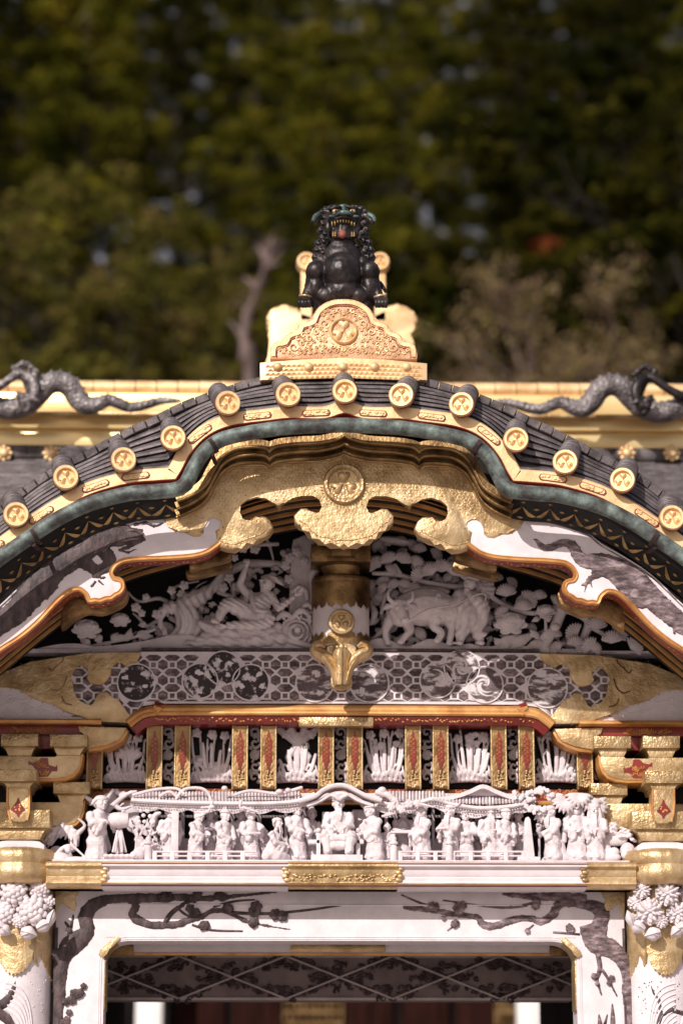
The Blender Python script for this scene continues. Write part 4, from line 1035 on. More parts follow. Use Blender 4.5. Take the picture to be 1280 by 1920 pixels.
# ornament at the end of the rear ridge, seen behind the lion
YO = 1.9
orn = [(500, 598), (505, 582), (520, 573), (545, 573), (562, 582), (580, 600), (700, 600), (716, 580), (735, 570), (762, 573), (780, 590), (782, 604), (770, 612), (768, 640), (764, 720), (510, 720), (512, 640), (502, 612)]
oo = gp('rear_ridge_ornament', MB().prism(cr(Q(orn, YO), 3, True), YO, .12, .02), M_goldp, sm=40)
for px in (574, 712):
    c = P(px, 492, YO); mb = MB().lathe(c, [(0, -.012), (.036, -.012), (.04, -.03), (.05, -.03), (.056, -.01), (.056, .06), (0, .06)], 28, 'y'); mb.box(c.x - .03, c.x + .03, YO, YO + .08, pxz(600, YO), c.z - .03)
    o_ = part('ridge_antenna_roll', mb, M_goldp, gate, sm=40)
    m2 = MB(); crest(m2, (c.x, c.z), .034, c.y - .012, .012); part('leaf_crest', m2, M_goldp, o_, sm=70)

# -- gilded end plate under the lion
YN = -.90
on = [(507, 673), (507, 655), (512, 645), (520, 640), (532, 638), (537, 628), (548, 622), (557, 619), (562, 608), (574, 603), (584, 600), (588, 590), (596, 578), (610, 568), (627, 562), (645, 561)]
oh = Q(on, YN); xc_ = P(644.5, 620, YN).x; oh = [(x - xc_, z) for x, z in oh]; oh[-1] = (0, oh[-1][1])
ol = cr(oh, 3)
op = gp('gilded_end_plate', MB().prism(ol + mir(ol[:-1])[::-1], YN, .16, .007, 3), M_goldr, sm=45)
rimp = [(0, 0)]
def inset_pts(f_): c = (0, P(644, 640, YN).z); return [((x - c[0]) * f_, c[1] + (z - c[1]) * f_) for x, z in ol]
ins = offset(ol, -.026); ins = [p for p in ins if p[1] > ol[0][1] + .012 and p[0] <= .0]; ins.append((0, ins[-1][1]))
rimline = ins + mir(ins[:-1])[::-1]
part('plate_rim', MB().sweep(offset(rimline, .007), [(.013, .004), (.012, -.006), (-.005, -.007), (-.008, .004)], YN), M_goldp, op, sm=60)
part('rim_red_line', MB().tube([(x * 0.985, YN - .0005, z - .007) for x, z in rimline], .0028, 5), M_red, op, sm=60)
sp = MB(); placed = []; field = [(x, z) for x, z in rimline]; c0 = (0, P(644, 621, YN).z); tries = 0
while tries < 1500 and len(placed) < 120:
    tries += 1; x = rnd.uniform(-.29, .0); z = rnd.uniform(ol[0][1] + .015, c0[1] + .1); r_ = rnd.choice((.024, .018, .013, .009))
    if any(math.hypot(x - a, z - b) < (r_ + q) * .86 for a, b, q in placed) or math.hypot(x, z - c0[1]) < .068 + r_: continue
    if not all(inside((x + dx * r_ * 1.1, z + dz * r_ * 1.1), field) for dx, dz in ((1, 0), (-1, 0), (0, 1), (0, -1))): continue
    placed.append((x, z, r_)); dr = rnd.choice((1, -1)); a0 = rnd.uniform(0, 6.3)
    for sgn in (1, -1):
        pts = []; 
        for k in range(15):
            t = k / 14; a = a0 + dr * t * 7.5; q = r_ * (1 - .85 * t); pts.append(((x + q * math.cos(a)) * sgn, YN - .002 - .004 * t, z + q * math.sin(a)))
        sp.tube(pts, [.0022 + r_ * .09 * (1 - abs(2 * k / 14 - 1)) for k in range(15)], 5)
        a = a0; sp.tube([((x + r_ * math.cos(a)) * sgn, YN - .002, z + r_ * math.sin(a)), ((x + r_ * 1.5 * math.cos(a - .5 * dr)) * sgn, YN - .001, z + r_ * 1.5 * math.sin(a - .5 * dr))], [.0035, .001], 4)
part('scrollwork_relief', sp, M_goldp, op, sm=60)
c = Vector((0, YN, c0[1])); r_ = .062
mb = MB().lathe(c, [(r_ * .86, .0), (r_ * .88, -.012), (r_ * .94, -.016), (r_ * 1.0, -.012), (r_ * 1.04, 0)], 48, 'y'); part('crest_ring', mb, M_goldp, op, sm=60)
mb = MB(); 
for k in range(3):
    a = k * 2 * math.pi / 3; heart(mb, (math.sin(a) * .030, c0[1] + math.cos(a) * .030), .0275, a, YN - .001, .016)
part('leaf_crest', mb, M_goldp, op, sm=70)
YS = -.93
bs = [(488, 680), (488, 714), (560, 709), (645, 706), (730, 709), (801, 714), (801, 681), (720, 674), (645, 671), (570, 674)]
bp_ = Q(bs, YS); bp_ = [(x - xc_, z) for x, z in bp_]
ob = gp('gilded_base_band', MB().prism(bp_ + [], YS, .25, .004), M_goldp, sm=30)
sw = MB()
for r_ in range(4):
    for k in range(-15, 16):
        x = (k + (.5 if r_ % 2 else 0)) * .0235; z = pxz(708, YS) + r_ * .019 - .002 - abs(x) * .03
        for q in (.0115, .0075, .0035):
            pts = [(x + q * math.cos(R(a)), YS - .001, z + q * math.sin(R(a))) for a in range(0, 181, 30)]
            if z + q < pxz(675, YS) - abs(x) * .02 and abs(x) < .345: sw.tube(pts, .0017, 4)
part('wave_pattern', sw, M_goldp, ob, sm=60)
for px in (521, 579, 643, 702, 762):
    c = P(px, 688, YS); c.x -= xc_; kb = MB(); kb.ell(c, (.022, .018, .022), 3); kb.ell(c + Vector((0, .006, 0)), (.025, .006, .025), 2); part('domed_boss', kb, M_goldp, ob, sm=70)
# ================= carved and cast figures =================
class CP:      # collects pieces in photo-pixel units around a depth plane; d > 0 goes back
    def __init__(s, Y): s.Y = Y; s.k = K(Y); s.mb = MB()
    def w(s, x, y, d=0):
        p = P(x, y, s.Y); return Vector((p.x, s.Y + d * s.k, p.z))
    def e(s, x, y, d, rx, rz=None, ry=None, rot=0, sub=2):
        rz = rx if rz is None else rz; ry = (rx + rz) / 2 if ry is None else ry
        s.mb.ell(s.w(x, y, d), (rx * s.k, ry * s.k, rz * s.k), sub, Matrix.Rotation(R(rot), 3, 'Y') if rot else None); return s
    def t(s, pts, n=3, seg=10, flat=1.0, caps=True):      # pts of (x, y, d, r)
        q = cr(pts, n) if len(pts) > 2 else list(pts)
        ws = [s.w(*p[:3]) for p in q]; rs = [max(.2, p[3]) * s.k for p in q]
        s.mb.tube(ws, rs, seg, flat=flat)
        if caps and flat == 1.0: s.mb.ell(ws[0], rs[0], 1 if rs[0] < .004 else 2); s.mb.ell(ws[-1], rs[-1], 1 if rs[-1] < .004 else 2)
        return s

# ---- lion-dog on the gable ----
lion = empty('lion_statue', P(644, 585, -.70), 'dark bronze lion statue with open mouth and curled mane atop the golden end plate', 'statue')
gp('lion_pedestal', MB().boxp(590, 584, 698, 720, -.74, .5, .01), M_goldp)
c = CP(-.72)
c.e(641, 514, -4, 40, 42, 38).e(642, 482, 4, 42, 32, 28).e(642, 462, 2, 30, 18, 22).e(642, 548, 10, 44, 34, 42).e(642, 530, 55, 50, 50, 50).e(642, 500, 30, 46, 40, 30)
c.t([(642, 470, 4, 24), (643, 440, 0, 22), (644, 420, 4, 24)])
c.e(644, 413, 6, 42, 27, 30).e(645, 399, 0, 30, 12, 22)
for s in (-1, 1):
    X = lambda v: 642 + s * v
    c.e(X(50), 513, -8, 20, 22, 24).e(X(44), 504, 0, 22, 16, 20).e(X(50), 540, 10, 22, 36, 34).e(X(30), 558, -2, 24, 22, 24).e(X(38), 500, 10, 22, 30, 26)
    c.t([(X(50), 512, -4, 18), (X(56), 535, -6, 15), (X(64), 552, -8, 11), (X(70), 567, -12, 10)])
    c.e(X(72), 572, -18, 11, 9, 13)
    for k in range(4): c.t([(X(63 + k * 5.6), 568, -24, 4.6), (X(62 + k * 6.2), 577, -33, 4.2), (X(62 + k * 6.2), 585, -31, 3)])
    c.t([(X(36), 570, 10, 12), (X(44), 560, 0, 14), (X(40), 580, -4, 10)])
    c.e(X(15), 415, -20, 12, 7, 11).e(X(27), 430, -4, 9, 20, 12).e(X(15), 398, -22, 14, 3.5, 8, rot=s * 14)
    c.t([(X(6), 405, -26, 4), (X(16), 411, -28, 5), (X(25), 420, -20, 4)])
    c.t([(X(20), 404, -10, 5), (X(34), 398, -4, 6), (X(44), 404, 2, 7), (X(54), 414, 6, 7)])
c.e(644, 407, -28, 6, 7, 7).e(644, 413, -32, 9, 5, 6)
c.e(643, 452, -14, 18, 6.5, 15).e(643, 461, -8, 20, 6, 12)
c.t([(622, 424, -20, 3), (634, 419, -30, 3), (644, 418, -33, 3), (655, 419, -30, 3), (667, 424, -20, 3)])
for x in (638, 650): pass
def ldisp(p, n_): return .0018 * noise.noise(p * 45) 
body = part('body', remesh(c.mb, .0045, 2, ldisp), M_bronze, lion, sm=180)
c = CP(-.72)   # mane curls and ears
for s in (-1, 1):
    X = lambda v: 644 + s * v
    curls = [(14, 391, 0, 7), (24, 392, -4, 7), (33, 394, -4, 7), (40, 400, -6, 7), (46, 406, -6, 7), (34, 410, -4, 7), (38, 422, -6, 8), (42, 434, -6, 8), (34, 442, -10, 8), (40, 448, -4, 8), (46, 458, -4, 9), (36, 456, -8, 8), (50, 470, -2, 8), (42, 470, -6, 9), (52, 482, 0, 8), (44, 486, -4, 9), (38, 476, -6, 8), (30, 452, -12, 6), (5, 389, 2, 7), (24, 466, -8, 6)]
    for x, y, d, r_ in curls:
        pts = []
        for k in range(9):
            t = k / 8; a = s * (t * 6.0) + 1.0; q = r_ * (1 - t * .75); pts.append((X(x) + q * math.cos(a) * .8, y + q * math.sin(a) * .8, d - t * 6, r_ * .42 * (1 - t * .3)))
        c.t(pts, 1, 7); c.e(X(x), y, d + 3, r_ * 1.1, r_ * 1.1, r_ * .7)
    c.t([(X(34), 402, -4, 6), (X(46), 409, -8, 8), (X(52), 418, -12, 7), (X(53), 427, -12, 3)], flat=.6)
part('mane', remesh(c.mb, .0029, 0), M_bronze, lion, sm=180)
c = CP(-.72)
for s in (-1, 1):
    X = lambda v: 644 + s * v
    for q in ((4, 388, -4), (18, 390, -8), (30, 394, -8), (40, 400, -8), (50, 407, -12)): c.e(X(q[0]), q[1], q[2], 5, 2.6, 4, rot=s * 25)
c.e(644, 394, -14, 12, 6, 10).t([(644, 396, -20, 5), (644, 404, -32, 4)])
for s in (-1, 1): c.t([(644 + s * 44, 404, -14, 4), (644 + s * 54, 413, -18, 5), (644 + s * 58, 422, -18, 3)], 3, 8, flat=.5); c.e(644 + s * 22, 416, -28, 8, 3, 5)
c.t([(628, 414, -30, 3), (644, 411, -38, 5), (660, 414, -30, 3)])
part('green_brow', c.mb, M_bronzeg, lion, sm=180)
c = CP(-.72); 
for s in (-1, 1): c.e(644 + s * 16, 406, -28, 6.5, 4.2, 5)
part('gilt_eyes', c.mb, M_gold, lion, sm=180)
c = CP(-.72)
for s in (-1, 1): c.e(644 + s * 15, 406.5, -33, 2.0, 2.0, 1)
part('pupils', c.mb, M_black, lion, sm=180)
c = CP(-.72); c.e(643, 437, -9, 19, 15, 6); part('mouth_cavity', c.mb, M_black, lion, sm=180)
c = CP(-.72); c.t([(642, 440, -8, 6), (641, 446, -22, 8), (641, 450, -27, 7)]); part('tongue', c.mb, M_tongue, lion, sm=180)
c = CP(-.72)
for k in range(9): 
    x = 622 + k * 5.2; c.t([(x, 424 - 2 * math.sin(math.pi * k / 8), -22 - 6 * math.sin(math.pi * k / 8), 1.7), (x, 428 + (3 if k in (0, 8, 1, 7) else 0) - 2 * math.sin(math.pi * k / 8), -22 - 6 * math.sin(math.pi * k / 8), .9)], seg=6)
for x in (624, 628, 659, 663): c.t([(x, 449, -20, 2), (x, 442, -21, .8)], seg=6)
part('gilt_teeth', c.mb, M_tooth, lion, sm=180)
c = CP(-.72); c.t([(680, 560, 40, 8), (705, 540, 60, 10), (700, 515, 70, 12), (708, 528, 60, 8)]); c.t([(700, 530, 30, 7), (712, 528, 10, 5), (722, 545, 4, 3)])
part('tail', c.mb, M_bronze, lion, sm=180)
for s in (-1, 1):
    c = CP(-.72); c.t([(642 + s * 60, 563, -20, 2.2), (642 + s * 70, 562, -26, 2.4), (642 + s * 80, 560, -18, 2.2)]); part('gilt_anklet', c.mb, M_gold, lion, sm=180)

# ---- dragons on the main ridge ----
def dragon(sgn):
    YD_ = YT - .34
    root = empty('dragon_statue', (P(110, 774, YD_).x * sgn, YD_, pxz(774, YD_)), 'long scaly bronze dragon on the %s part of the gilded ridge, tail toward the lion' % ('left' if sgn > 0 else 'right'), 'statue', 'bronze dragons on the rear ridge')
    c = CP(YD_)
    bodyp = [(338, 752, 0, 4), (318, 751, 0, 7), (300, 752, 0, 9), (270, 760, 0, 11), (244, 764, 0, 12), (222, 756, 0, 13), (204, 750, 0, 14), (184, 758, 0, 17), (164, 762, 0, 20), (146, 748, 0, 23), (132, 726, 0, 24), (112, 716, 0, 24), (92, 720, 2, 24), (72, 738, 6, 24), (50, 756, 10, 24), (20, 764, 12, 24), (-14, 758, 10, 24), (-40, 738, 0, 22), (-58, 715, -6, 20), (-74, 704, -8, 22)]
    bodyp = [(x, y, d, r_ * .84) for x, y, d, r_ in bodyp]; c.t(bodyp, 4, 18)
    c.e(-86, 704, -10, 26, 16, 20).e(-108, 712, -12, 16, 9, 14).e(-106, 726, -12, 14, 5, 12)
    def sc_(p, n_): return 0
    part('body', remesh(c.mb, .009, 1), M_scale, root, sm=180) if sgn > 0 else part('body', remesh(c.mb.mirror(), .009, 1), M_scale, root, sm=180)
    c = CP(YD_)          # spine fins
    q = cr(bodyp, 4)
    for i in range(4, len(q) - 6, 2):
        a, b = q[i], q[i + 2]; x, y, d, r_ = a; dx, dy = b[0] - a[0], b[1] - a[1]; l = math.hypot(dx, dy); nx, ny = (-dy / l, dx / l)
        if ny > 0: nx, ny = -nx, -ny
        c.t([(x + nx * r_ * .8, y + ny * r_ * .8, d, r_ * .26), (x + nx * r_ * 1.12 - dx * .3, y + ny * r_ * 1.12 - dy * .3, d, r_ * .08)], seg=6)
    part('spine_fins', c.mb if sgn > 0 else c.mb.mirror(), M_scale, root, sm=180)
    c = CP(YD_)          # foreleg, claws, flame curls
    c.t([(62, 730, -12, 14), (46, 708, -20, 10), (30, 712, -24, 9), (8, 728, -24, 8), (-20, 742, -20, 10)])
    c.t([(48, 708, -22, 9), (64, 724, -26, 10), (68, 742, -28, 9), (58, 760, -28, 8), (46, 764, -30, 8)])
    for p in ((34, 744), (30, 752), (70, 762), (78, 762), (60, 774)): c.t([(52, 758, -30, 6), ((52 + p[0]) / 2, (758 + p[1]) / 2 - 3, -33, 4.6), (p[0], p[1], -32, 1.6)], seg=8)
    for p in ((40, 693), (46, 688), (54, 690), (62, 697), (70, 704), (30, 697), (66, 714)): c.e(p[0], p[1], -24, 7, 6.5, 7)
    c.t([(36, 745, -26, 3), (42, 766, -26, 5), (52, 776, -26, 7)])
    part('foreleg', remesh(c.mb if sgn > 0 else c.mb.mirror(), .006, 1), M_scale if sgn > 0 else M_bronze, root, sm=180)
    c = CP(YD_)
    for s in (-1, 1): c.t([(-76, 694, s * 10, 5), (-60, 682, s * 14, 4), (-44, 680, s * 16, 1.4)])
    part('horns', c.mb if sgn > 0 else c.mb.mirror(), M_scale, root, sm=180)
for sgn in (1, -1): dragon(sgn)

# ---- robed figurines of the frieze ----
def ell_(mb, c, r, M=None, sub=2): mb.ell(c, r, sub, M)
FIG = []
def figurine(px, base, hp, label, yaw=0, lean=0, hat='wings', beard=0, hl=(-.07, -.17, .52), hr=(.07, -.17, .52), width=1.12, Y=-.29, sit=0, kneel=0, prop=None, turn=0, robe=1.0):
    """a carved robed person about hp photo pixels tall; local x right, y back, z up, height 1"""
    k = K(Y); h = hp * k * 1.05; b = P(px, base, Y); root = empty('carved_person', b, label, 'figurine', 'carved people of the frieze')
    mb = MB(); W_ = width
    Ry = Matrix.Rotation(R(yaw), 3, 'Z')
    sh = .76; hd = .885
    if kneel: sh, hd = .62, .80
    tilt = lambda p: Vector((p[0] + lean * max(0, p[2] - .3), p[1], p[2]))
    S = lambda *p: tilt(p)
    if kneel:
        capsule(mb, [S(0, .12, .12), S(.04, 0, .14), S(.14, -.1, .12), S(.26, -.14, .08)], [.17, .17, .13, .09])
        capsule(mb, [S(-.2, .12, .07), S(-.05, .12, .14)], [.09, .15]); ell_(mb, S(.34, -.15, .04), (.07, .045, .035))
        capsule(mb, [S(0, .08, .16), S(.0, .02, .38), S(.0, 0, .54)], [.17, .14, .12])
    elif sit:
        capsule(mb, [S(0, .03, .30), S(0, .04, .5), S(0, .03, .66)], [.17 * W_, .14 * W_, .12 * W_])
        for s in (-1, 1): capsule(mb, [S(s * .07, 0, .33), S(s * .17 * W_, -.16, .33), S(s * .15 * W_, -.17, .16), S(s * .14 * W_, -.17, .05)], [.11, .11, .09, .085]); ell_(mb, S(s * .14 * W_, -.23, .025), (.045, .07, .03))
        capsule(mb, [S(-.1, -.17, .28), S(.1, -.17, .28)], .09); capsule(mb, [S(-.08, -.17, .16), S(.08, -.17, .16)], .09)
    else:
        capsule(mb, [S(0, .0, .06), S(0, .0, .25), S(0, 0, .45)], [.165 * W_ * robe, .145 * W_ * robe, .13 * W_])
        capsule(mb, [S(-.07 * W_, -.02, .05), S(-.06 * W_, -.02, .3)], [.115 * robe, .09]); capsule(mb, [S(.07 * W_, -.02, .05), S(.06 * W_, -.02, .3)], [.115 * robe, .09])
        capsule(mb, [S(0, 0, .42), S(0, .01, .6), S(0, .01, .7)], [.135 * W_, .125 * W_, .12 * W_])
        for s in (-1, 1): ell_(mb, S(s * .07, -.13, .022), (.04, .075, .028))
    ell_(mb, S(0, .01, sh - .05), (.165 * W_, .10, .085))
    capsule(mb, [S(0, 0, sh), S(0, -.02, hd - .05)], [.055, .05])
    for s, hnd in ((-1, hl), (1, hr)):
        shp = Vector((s * .145 * W_, .0, sh - .05)); hv = Vector(hnd); mid = (shp + hv) / 2
        el = mid + Vector((s * .085, .03, -.07))
        capsule(mb, [S(*shp), S(*el), S(*(el * .35 + hv * .65))], [.072, .068, .066])
        wr = el * .18 + hv * .82; dn = Vector((0, 0, -1))
        capsule(mb, [S(*wr), S(*(wr + Vector((s * .02, .03, -.13)))), S(*(wr + Vector((s * .035, .05, -.2))))], [.058, .052, .028])
        capsule(mb, [S(*(el * .5 + hv * .5)), S(*(el * .5 + hv * .5 + Vector((s * .02, .03, -.12))))], [.066, .05])
        f = (hv - el).normalized(); up = Vector((0, 0, 1)); sd = f.cross(up); sd = sd.normalized() if sd.length > .1 else Vector((1, 0, 0))
        capsule(mb, [S(*(el * .25 + hv * .75)), S(*hv)], [.026, .024]); ell_(mb, S(*(hv + f * .02)), (.026, .026, .02))
        for q in range(4):
            o = sd * ((q - 1.5) * .015); L_ = (.044, .052, .05, .04)[q]
            p1 = hv + f * .035 + o; p2 = p1 + f * L_ * .6 + Vector((0, 0, -.006)); p3 = p2 + f * L_ * .2 + Vector((0, 0, -.022)); capsule(mb, [S(*p1), S(*p2), S(*p3)], [.0095, .009, .007], 6)
        p1 = hv + sd * s * -.024; capsule(mb, [S(*p1), S(*(p1 + f * .02 + sd * s * -.014 + up * .012)), S(*(p1 + f * .042 + sd * s * -.012 + up * .008))], [.011, .0095, .007], 6)
    # head (large, as on the carved originals)
    body_mb = mb; mb = MB()
    Rt = Matrix.Rotation(R(turn), 3, 'Z'); hc = Vector((0, -.025, hd))
    def H(x, y, z): return S(*(hc + Rt @ Vector((x, y, z))))
    ell_(mb, H(0, .012, .012), (.074, .082, .088), None, 3); ell_(mb, H(0, -.02, -.042), (.058, .058, .045))
    capsule(mb, [H(0, -.072, .022), H(0, -.092, -.004)], [.011, .017], 6)
    for s in (-1, 1):
        ell_(mb, H(s * .03, -.064, .032), (.026, .014, .008)); ell_(mb, H(s * .028, -.066, .014), (.013, .010, .006)); ell_(mb, H(s * .036, -.052, -.014), (.024, .022, .02)); ell_(mb, H(s * .078, .01, .005), (.012, .018, .028))
    ell_(mb, H(0, -.072, -.034), (.026, .014, .006)); ell_(mb, H(0, -.070, -.046), (.022, .014, .006)); ell_(mb, H(0, -.062, -.068), (.022, .02, .016))
    hs_c = H(0, .02, -.075)
    big = lambda v: hs_c + (Vector(v) - hs_c) * 1.32
    mb.map(big); body_mb.add(mb.v, mb.f); mb = body_mb
    def place(v):
        q = Ry @ Vector(v); return Vector((b.x + q.x * h, b.y + q.y * h, b.z + q.z * h))
    ph = rnd.uniform(0, 6)
    mb.map(place)
    def disp(p, n_):
        z = (p.z - b.z) / h; x = (p.x - b.x) / h; y = (p.y - b.y) / h
        if z > hd - .13 or z < .03: return 0
        a = .007 * math.sin(30 * x + 7 * z + ph + 3 * math.sin(9 * z + ph)) + .0075 * math.sin(38 * z + 16 * abs(x + .02) * (2.2 if z > .3 else .3) + ph) * (1 if z > .28 else .35)
        return a * h * 1.15
    part('robed_body', remesh(mb, .0023, 0, disp), M_carve, root, sm=180)
    def hp_(nm, m_, vox=.0024, sm=0):
        m_.map(lambda v: place(big(v))); part(nm, remesh(m_, vox, sm), M_carve, root, sm=180)
    hm = MB()
    if hat in ('wings', 'crown', 'cap', 'knob'):
        ell_(hm, H(0, .012, .066), (.078, .084, .05)); hm.tube([H(0, .01, .045), H(0, .01, .062)], .092, 14)
        ell_(hm, H(0, .02, .105), (.05, .055, .05))
        if hat == 'knob': capsule(hm, [H(0, .02, .13), H(0, .01, .17)], [.03, .024])
        if hat == 'crown': hm.tube([H(0, .01, .09), H(0, .01, .15)], [.07, .085], 12); capsule(hm, [H(-.09, 0, .1), H(.09, 0, .1)], .018)
        if hat == 'wings':
            for s in (-1, 1): capsule(hm, [H(s * .06, .02, .07), H(s * .13, .02, .085), H(s * .175, .02, .115)], [.02, .026, .012])
        hp_('hat', hm)
    elif hat == 'hood':
        capsule(hm, [H(0, .04, .05), H(0, .06, -.05), H(0, .07, -.16)], [.08, .085, .09]); ell_(hm, H(0, .01, .06), (.085, .085, .05))
        for s in (-1, 1): capsule(hm, [H(s * .07, -.0, .03), H(s * .085, .01, -.08), H(s * .09, .02, -.15)], [.025, .03, .025])
        hp_('hood', hm)
    elif hat == 'wrap':
        ell_(hm, H(0, .015, .058), (.088, .09, .05)); capsule(hm, [H(-.06, .0, .06), H(-.1, .01, .03), H(-.12, .02, -.01)], [.03, .024, .012]); hp_('head_wrap', hm)
    else:
        ell_(hm, H(0, .03, .035), (.076, .072, .074)); capsule(hm, [H(0, .04, .09), H(0, .05, .12)], [.03, .022]); hp_('hair', hm)
    if beard:
        bm_ = MB(); n = 5
        for q in range(n):
            x = (q - (n - 1) / 2) * .016; capsule(bm_, [H(x, -.065, -.06), H(x * 1.3, -.085, -.10 - beard * .05), H(x * .8, -.08, -.11 - beard * .13)], [.014, .013, .005], 6)
        hp_('beard', bm_)
    if prop:
        pm = MB(); prop(pm, S); pm.map(place); part('held_item', remesh(pm, .003, 0), M_carve, root, sm=180)
    FIG.append(root); return root
def tray(pm, S): pm.tube([S(-.0, -.24, .53), S(0, -.24, .56)], [.09, .13], 14); pm.ell(S(0, -.24, .57), (.1, .1, .03), 2)
def fan_(pm, S): pm.ell(S(.1, -.22, .62), (.07, .015, .09), 2); pm.tube([S(.07, -.2, .5), S(.1, -.22, .62)], .012, 6)
def tablet(pm, S): pm.box(-.03, .03, -.235, -.215, .46, .74, .004); pm.map(lambda v: S(*v))
def mallet(pm, S): pm.tube([S(.14, -.2, .62), S(.33, -.2, .80)], .016, 6); pm.tube([S(.30, -.2, .80), S(.36, -.2, .78)], .03, 8)
def scroll_(pm, S): pm.tube([S(-.14, -.22, .5), S(.14, -.22, .52)], .035, 10)
B = 1613
figurine(180, B, 106, 'white carved drummer in a cloth head wrap swinging a stick beside the barrel drum', 35, .10, 'wrap', 0, (-.02, -.2, .60), (.20, -.16, .66), prop=mallet, Y=-.30, robe=.95)
figurine(318, B - 2, 86, 'white carved man half hidden behind a short square pillar right of the flowering rock', 15, 0, 'cap', 0, (-.1, -.17, .5), (.1, -.17, .45), Y=-.24)
figurine(366, B - 2, 80, 'white carved man in a round cap bending right under a leafy twig', 50, .12, 'cap', 0, (.0, -.22, .5), (.1, -.25, .52), Y=-.28)
figurine(393, B - 6, 80, 'small carved attendant peering out between two bent courtiers left of the throne, holding a bowl', 0, 0, 'none', 0, (-.05, -.2, .55), (.05, -.2, .55), Y=-.20, prop=tray)
figurine(418, B - 2, 81, 'white carved man in a pointed cap looking right with both sleeves gathered at his waist', 45, .05, 'knob', 0, (.02, -.2, .42), (.1, -.22, .44), Y=-.29)
figurine(450, B - 6, 78, 'carved attendant in the back row whose face shows just left of a winged-hat courtier', 20, 0, 'cap', 0, Y=-.20)
figurine(471, B - 2, 82, 'white carved winged-hat courtier raising one folded sleeve, standing left of the kneeling man', 20, -.04, 'wings', 0, (-.05, -.2, .50), (.14, -.2, .60), Y=-.28, prop=scroll_)
figurine(497, B, 50, 'tiny carved child crouching between the winged-hat courtier and the kneeling man', 10, 0, 'none', 0, Y=-.24)
figurine(515, B, 76, 'white carved man kneeling and bowing low toward the throne with his robe spread behind', 60, .12, 'wrap', 1, (.1, -.2, .34), (.18, -.22, .32), kneel=1, Y=-.33, width=1.25)
figurine(556, B - 2, 92, 'tall white carved courtier standing behind the kneeling man, hands clasped low on the right', 25, -.02, 'cap', 0, (.04, -.2, .5), (.16, -.18, .46), Y=-.25)
figurine(584, B - 6, 78, 'shaded carved attendant in the back row between the tall courtier and the throne', 0, 0, 'cap', 0, Y=-.17)
figurine(634, B - 10, 94, 'large carved king in a tall crown seated on the central throne with widely spread robes', 0, 0, 'crown', 1, (-.1, -.24, .46), (.1, -.24, .46), sit=1, width=1.35, Y=-.29)
figurine(702, B - 2, 90, 'white carved courtier bending left toward the king, his long sleeves hanging down', -45, -.16, 'wings', 0, (-.16, -.2, .50), (-.06, -.22, .46), Y=-.30, width=1.15)
figurine(726, B - 2, 58, 'small carved child with a bare round head at the right newel post of the throne', -10, 0, 'none', 0, Y=-.25)
figurine(757, B - 6, 82, 'shaded carved attendant standing behind the low table right of the throne', 0, 0, 'cap', 0, Y=-.17)
figurine(790, B - 2, 86, 'stout white carved man facing left with a knob on his hat', -55, .05, 'knob', 1, (-.08, -.2, .48), (.0, -.24, .46), Y=-.28, width=1.25)
figurine(845, B - 2, 89, 'white carved winged-hat man facing left and carrying a round tray', -40, 0, 'wings', 1, (-.1, -.22, .54), (.02, -.26, .54), Y=-.28, prop=tray, width=1.05)
figurine(873, B - 3, 80, 'narrow white carved courtier with hands hidden in his sleeves, right beside the tray bearer', -5, 0, 'wings', 0, (-.03, -.19, .50), (.03, -.19, .50), Y=-.26)
figurine(896, B - 7, 76, 'shaded carved attendant in the dark gap beneath the right roof gable', 0, 0, 'cap', 0, Y=-.17)
figurine(919, B - 3, 86, 'white carved winged-hat official pointing down with a paper at his waist, below the small gable', 10, 0, 'wings', 1, (-.12, -.18, .42), (.08, -.2, .56), Y=-.27, prop=tablet)
figurine(946, B - 3, 82, 'white carved winged-hat official leaning right toward the stone tablet', 30, .04, 'wings', 0, (-.04, -.2, .48), (.08, -.22, .46), Y=-.29)
figurine(972, B - 5, 78, 'shaded carved attendant half hidden behind the upright stone tablet', -10, 0, 'cap', 0, (.04, -.2, .5), (.1, -.2, .5), Y=-.20)
figurine(1036, B - 2, 88, 'white carved bearded old man facing left with one raised hand, right of the stone tablet', -50, -.04, 'wrap', 1, (-.2, -.16, .66), (-.05, -.22, .50), Y=-.29, width=1.1)
figurine(1081, B - 2, 94, 'white carved man in a long straight hood with ruffled hem under the palm leaves', 0, 0, 'hood', 0, (-.03, -.2, .50), (.05, -.2, .50), Y=-.28, width=1.1, robe=1.1)
figurine(1116, B - 2, 90, 'white carved sage with a very long beard and flared headcloth, rightmost figure of the frieze', -15, 0, 'hood', 2, (-.07, -.2, .50), (.07, -.2, .52), Y=-.30, width=1.05)

# ---- drum, rock with flowers, throne, railing, tablet, table, palace roof, trees ----
def cpart(name, c, mt, parent, vox=.003, sm=0, disp=None): return part(name, remesh(c.mb, vox, sm, disp), mt, parent, sm=180)
dr = empty('barrel_drum', P(223, 1615, -.31), 'white carved barrel drum raised on a post with a scalloped plinth, beside the drummer', 'drum')
c = CP(-.31); p = c.w(207, 1538), c.w(241, 1538); part('drum_body', MB().tube([p[0], p[0] * .8 + p[1] * .2, (p[0] + p[1]) / 2, p[0] * .2 + p[1] * .8, p[1]], [.031, .0355, .037, .0355, .031], 24), M_carve, dr, sm=40)
part('drum_post', MB().tube([c.w(224, 1550, 6), c.w(224, 1600, 6)], [.012, .016], 10), M_carve, dr, sm=40)
m2 = MB(); 
for s in (-1, 1): m2.tube([c.w(224 + s * 3, 1556, 2), c.w(224 + s * 12, 1598, 0)], .006, 6); m2.tube([c.w(224 + s * 3, 1556, 8), c.w(224 + s * 6, 1600, -14)], .006, 6)
part('drum_legs', m2, M_carve, dr, sm=60)
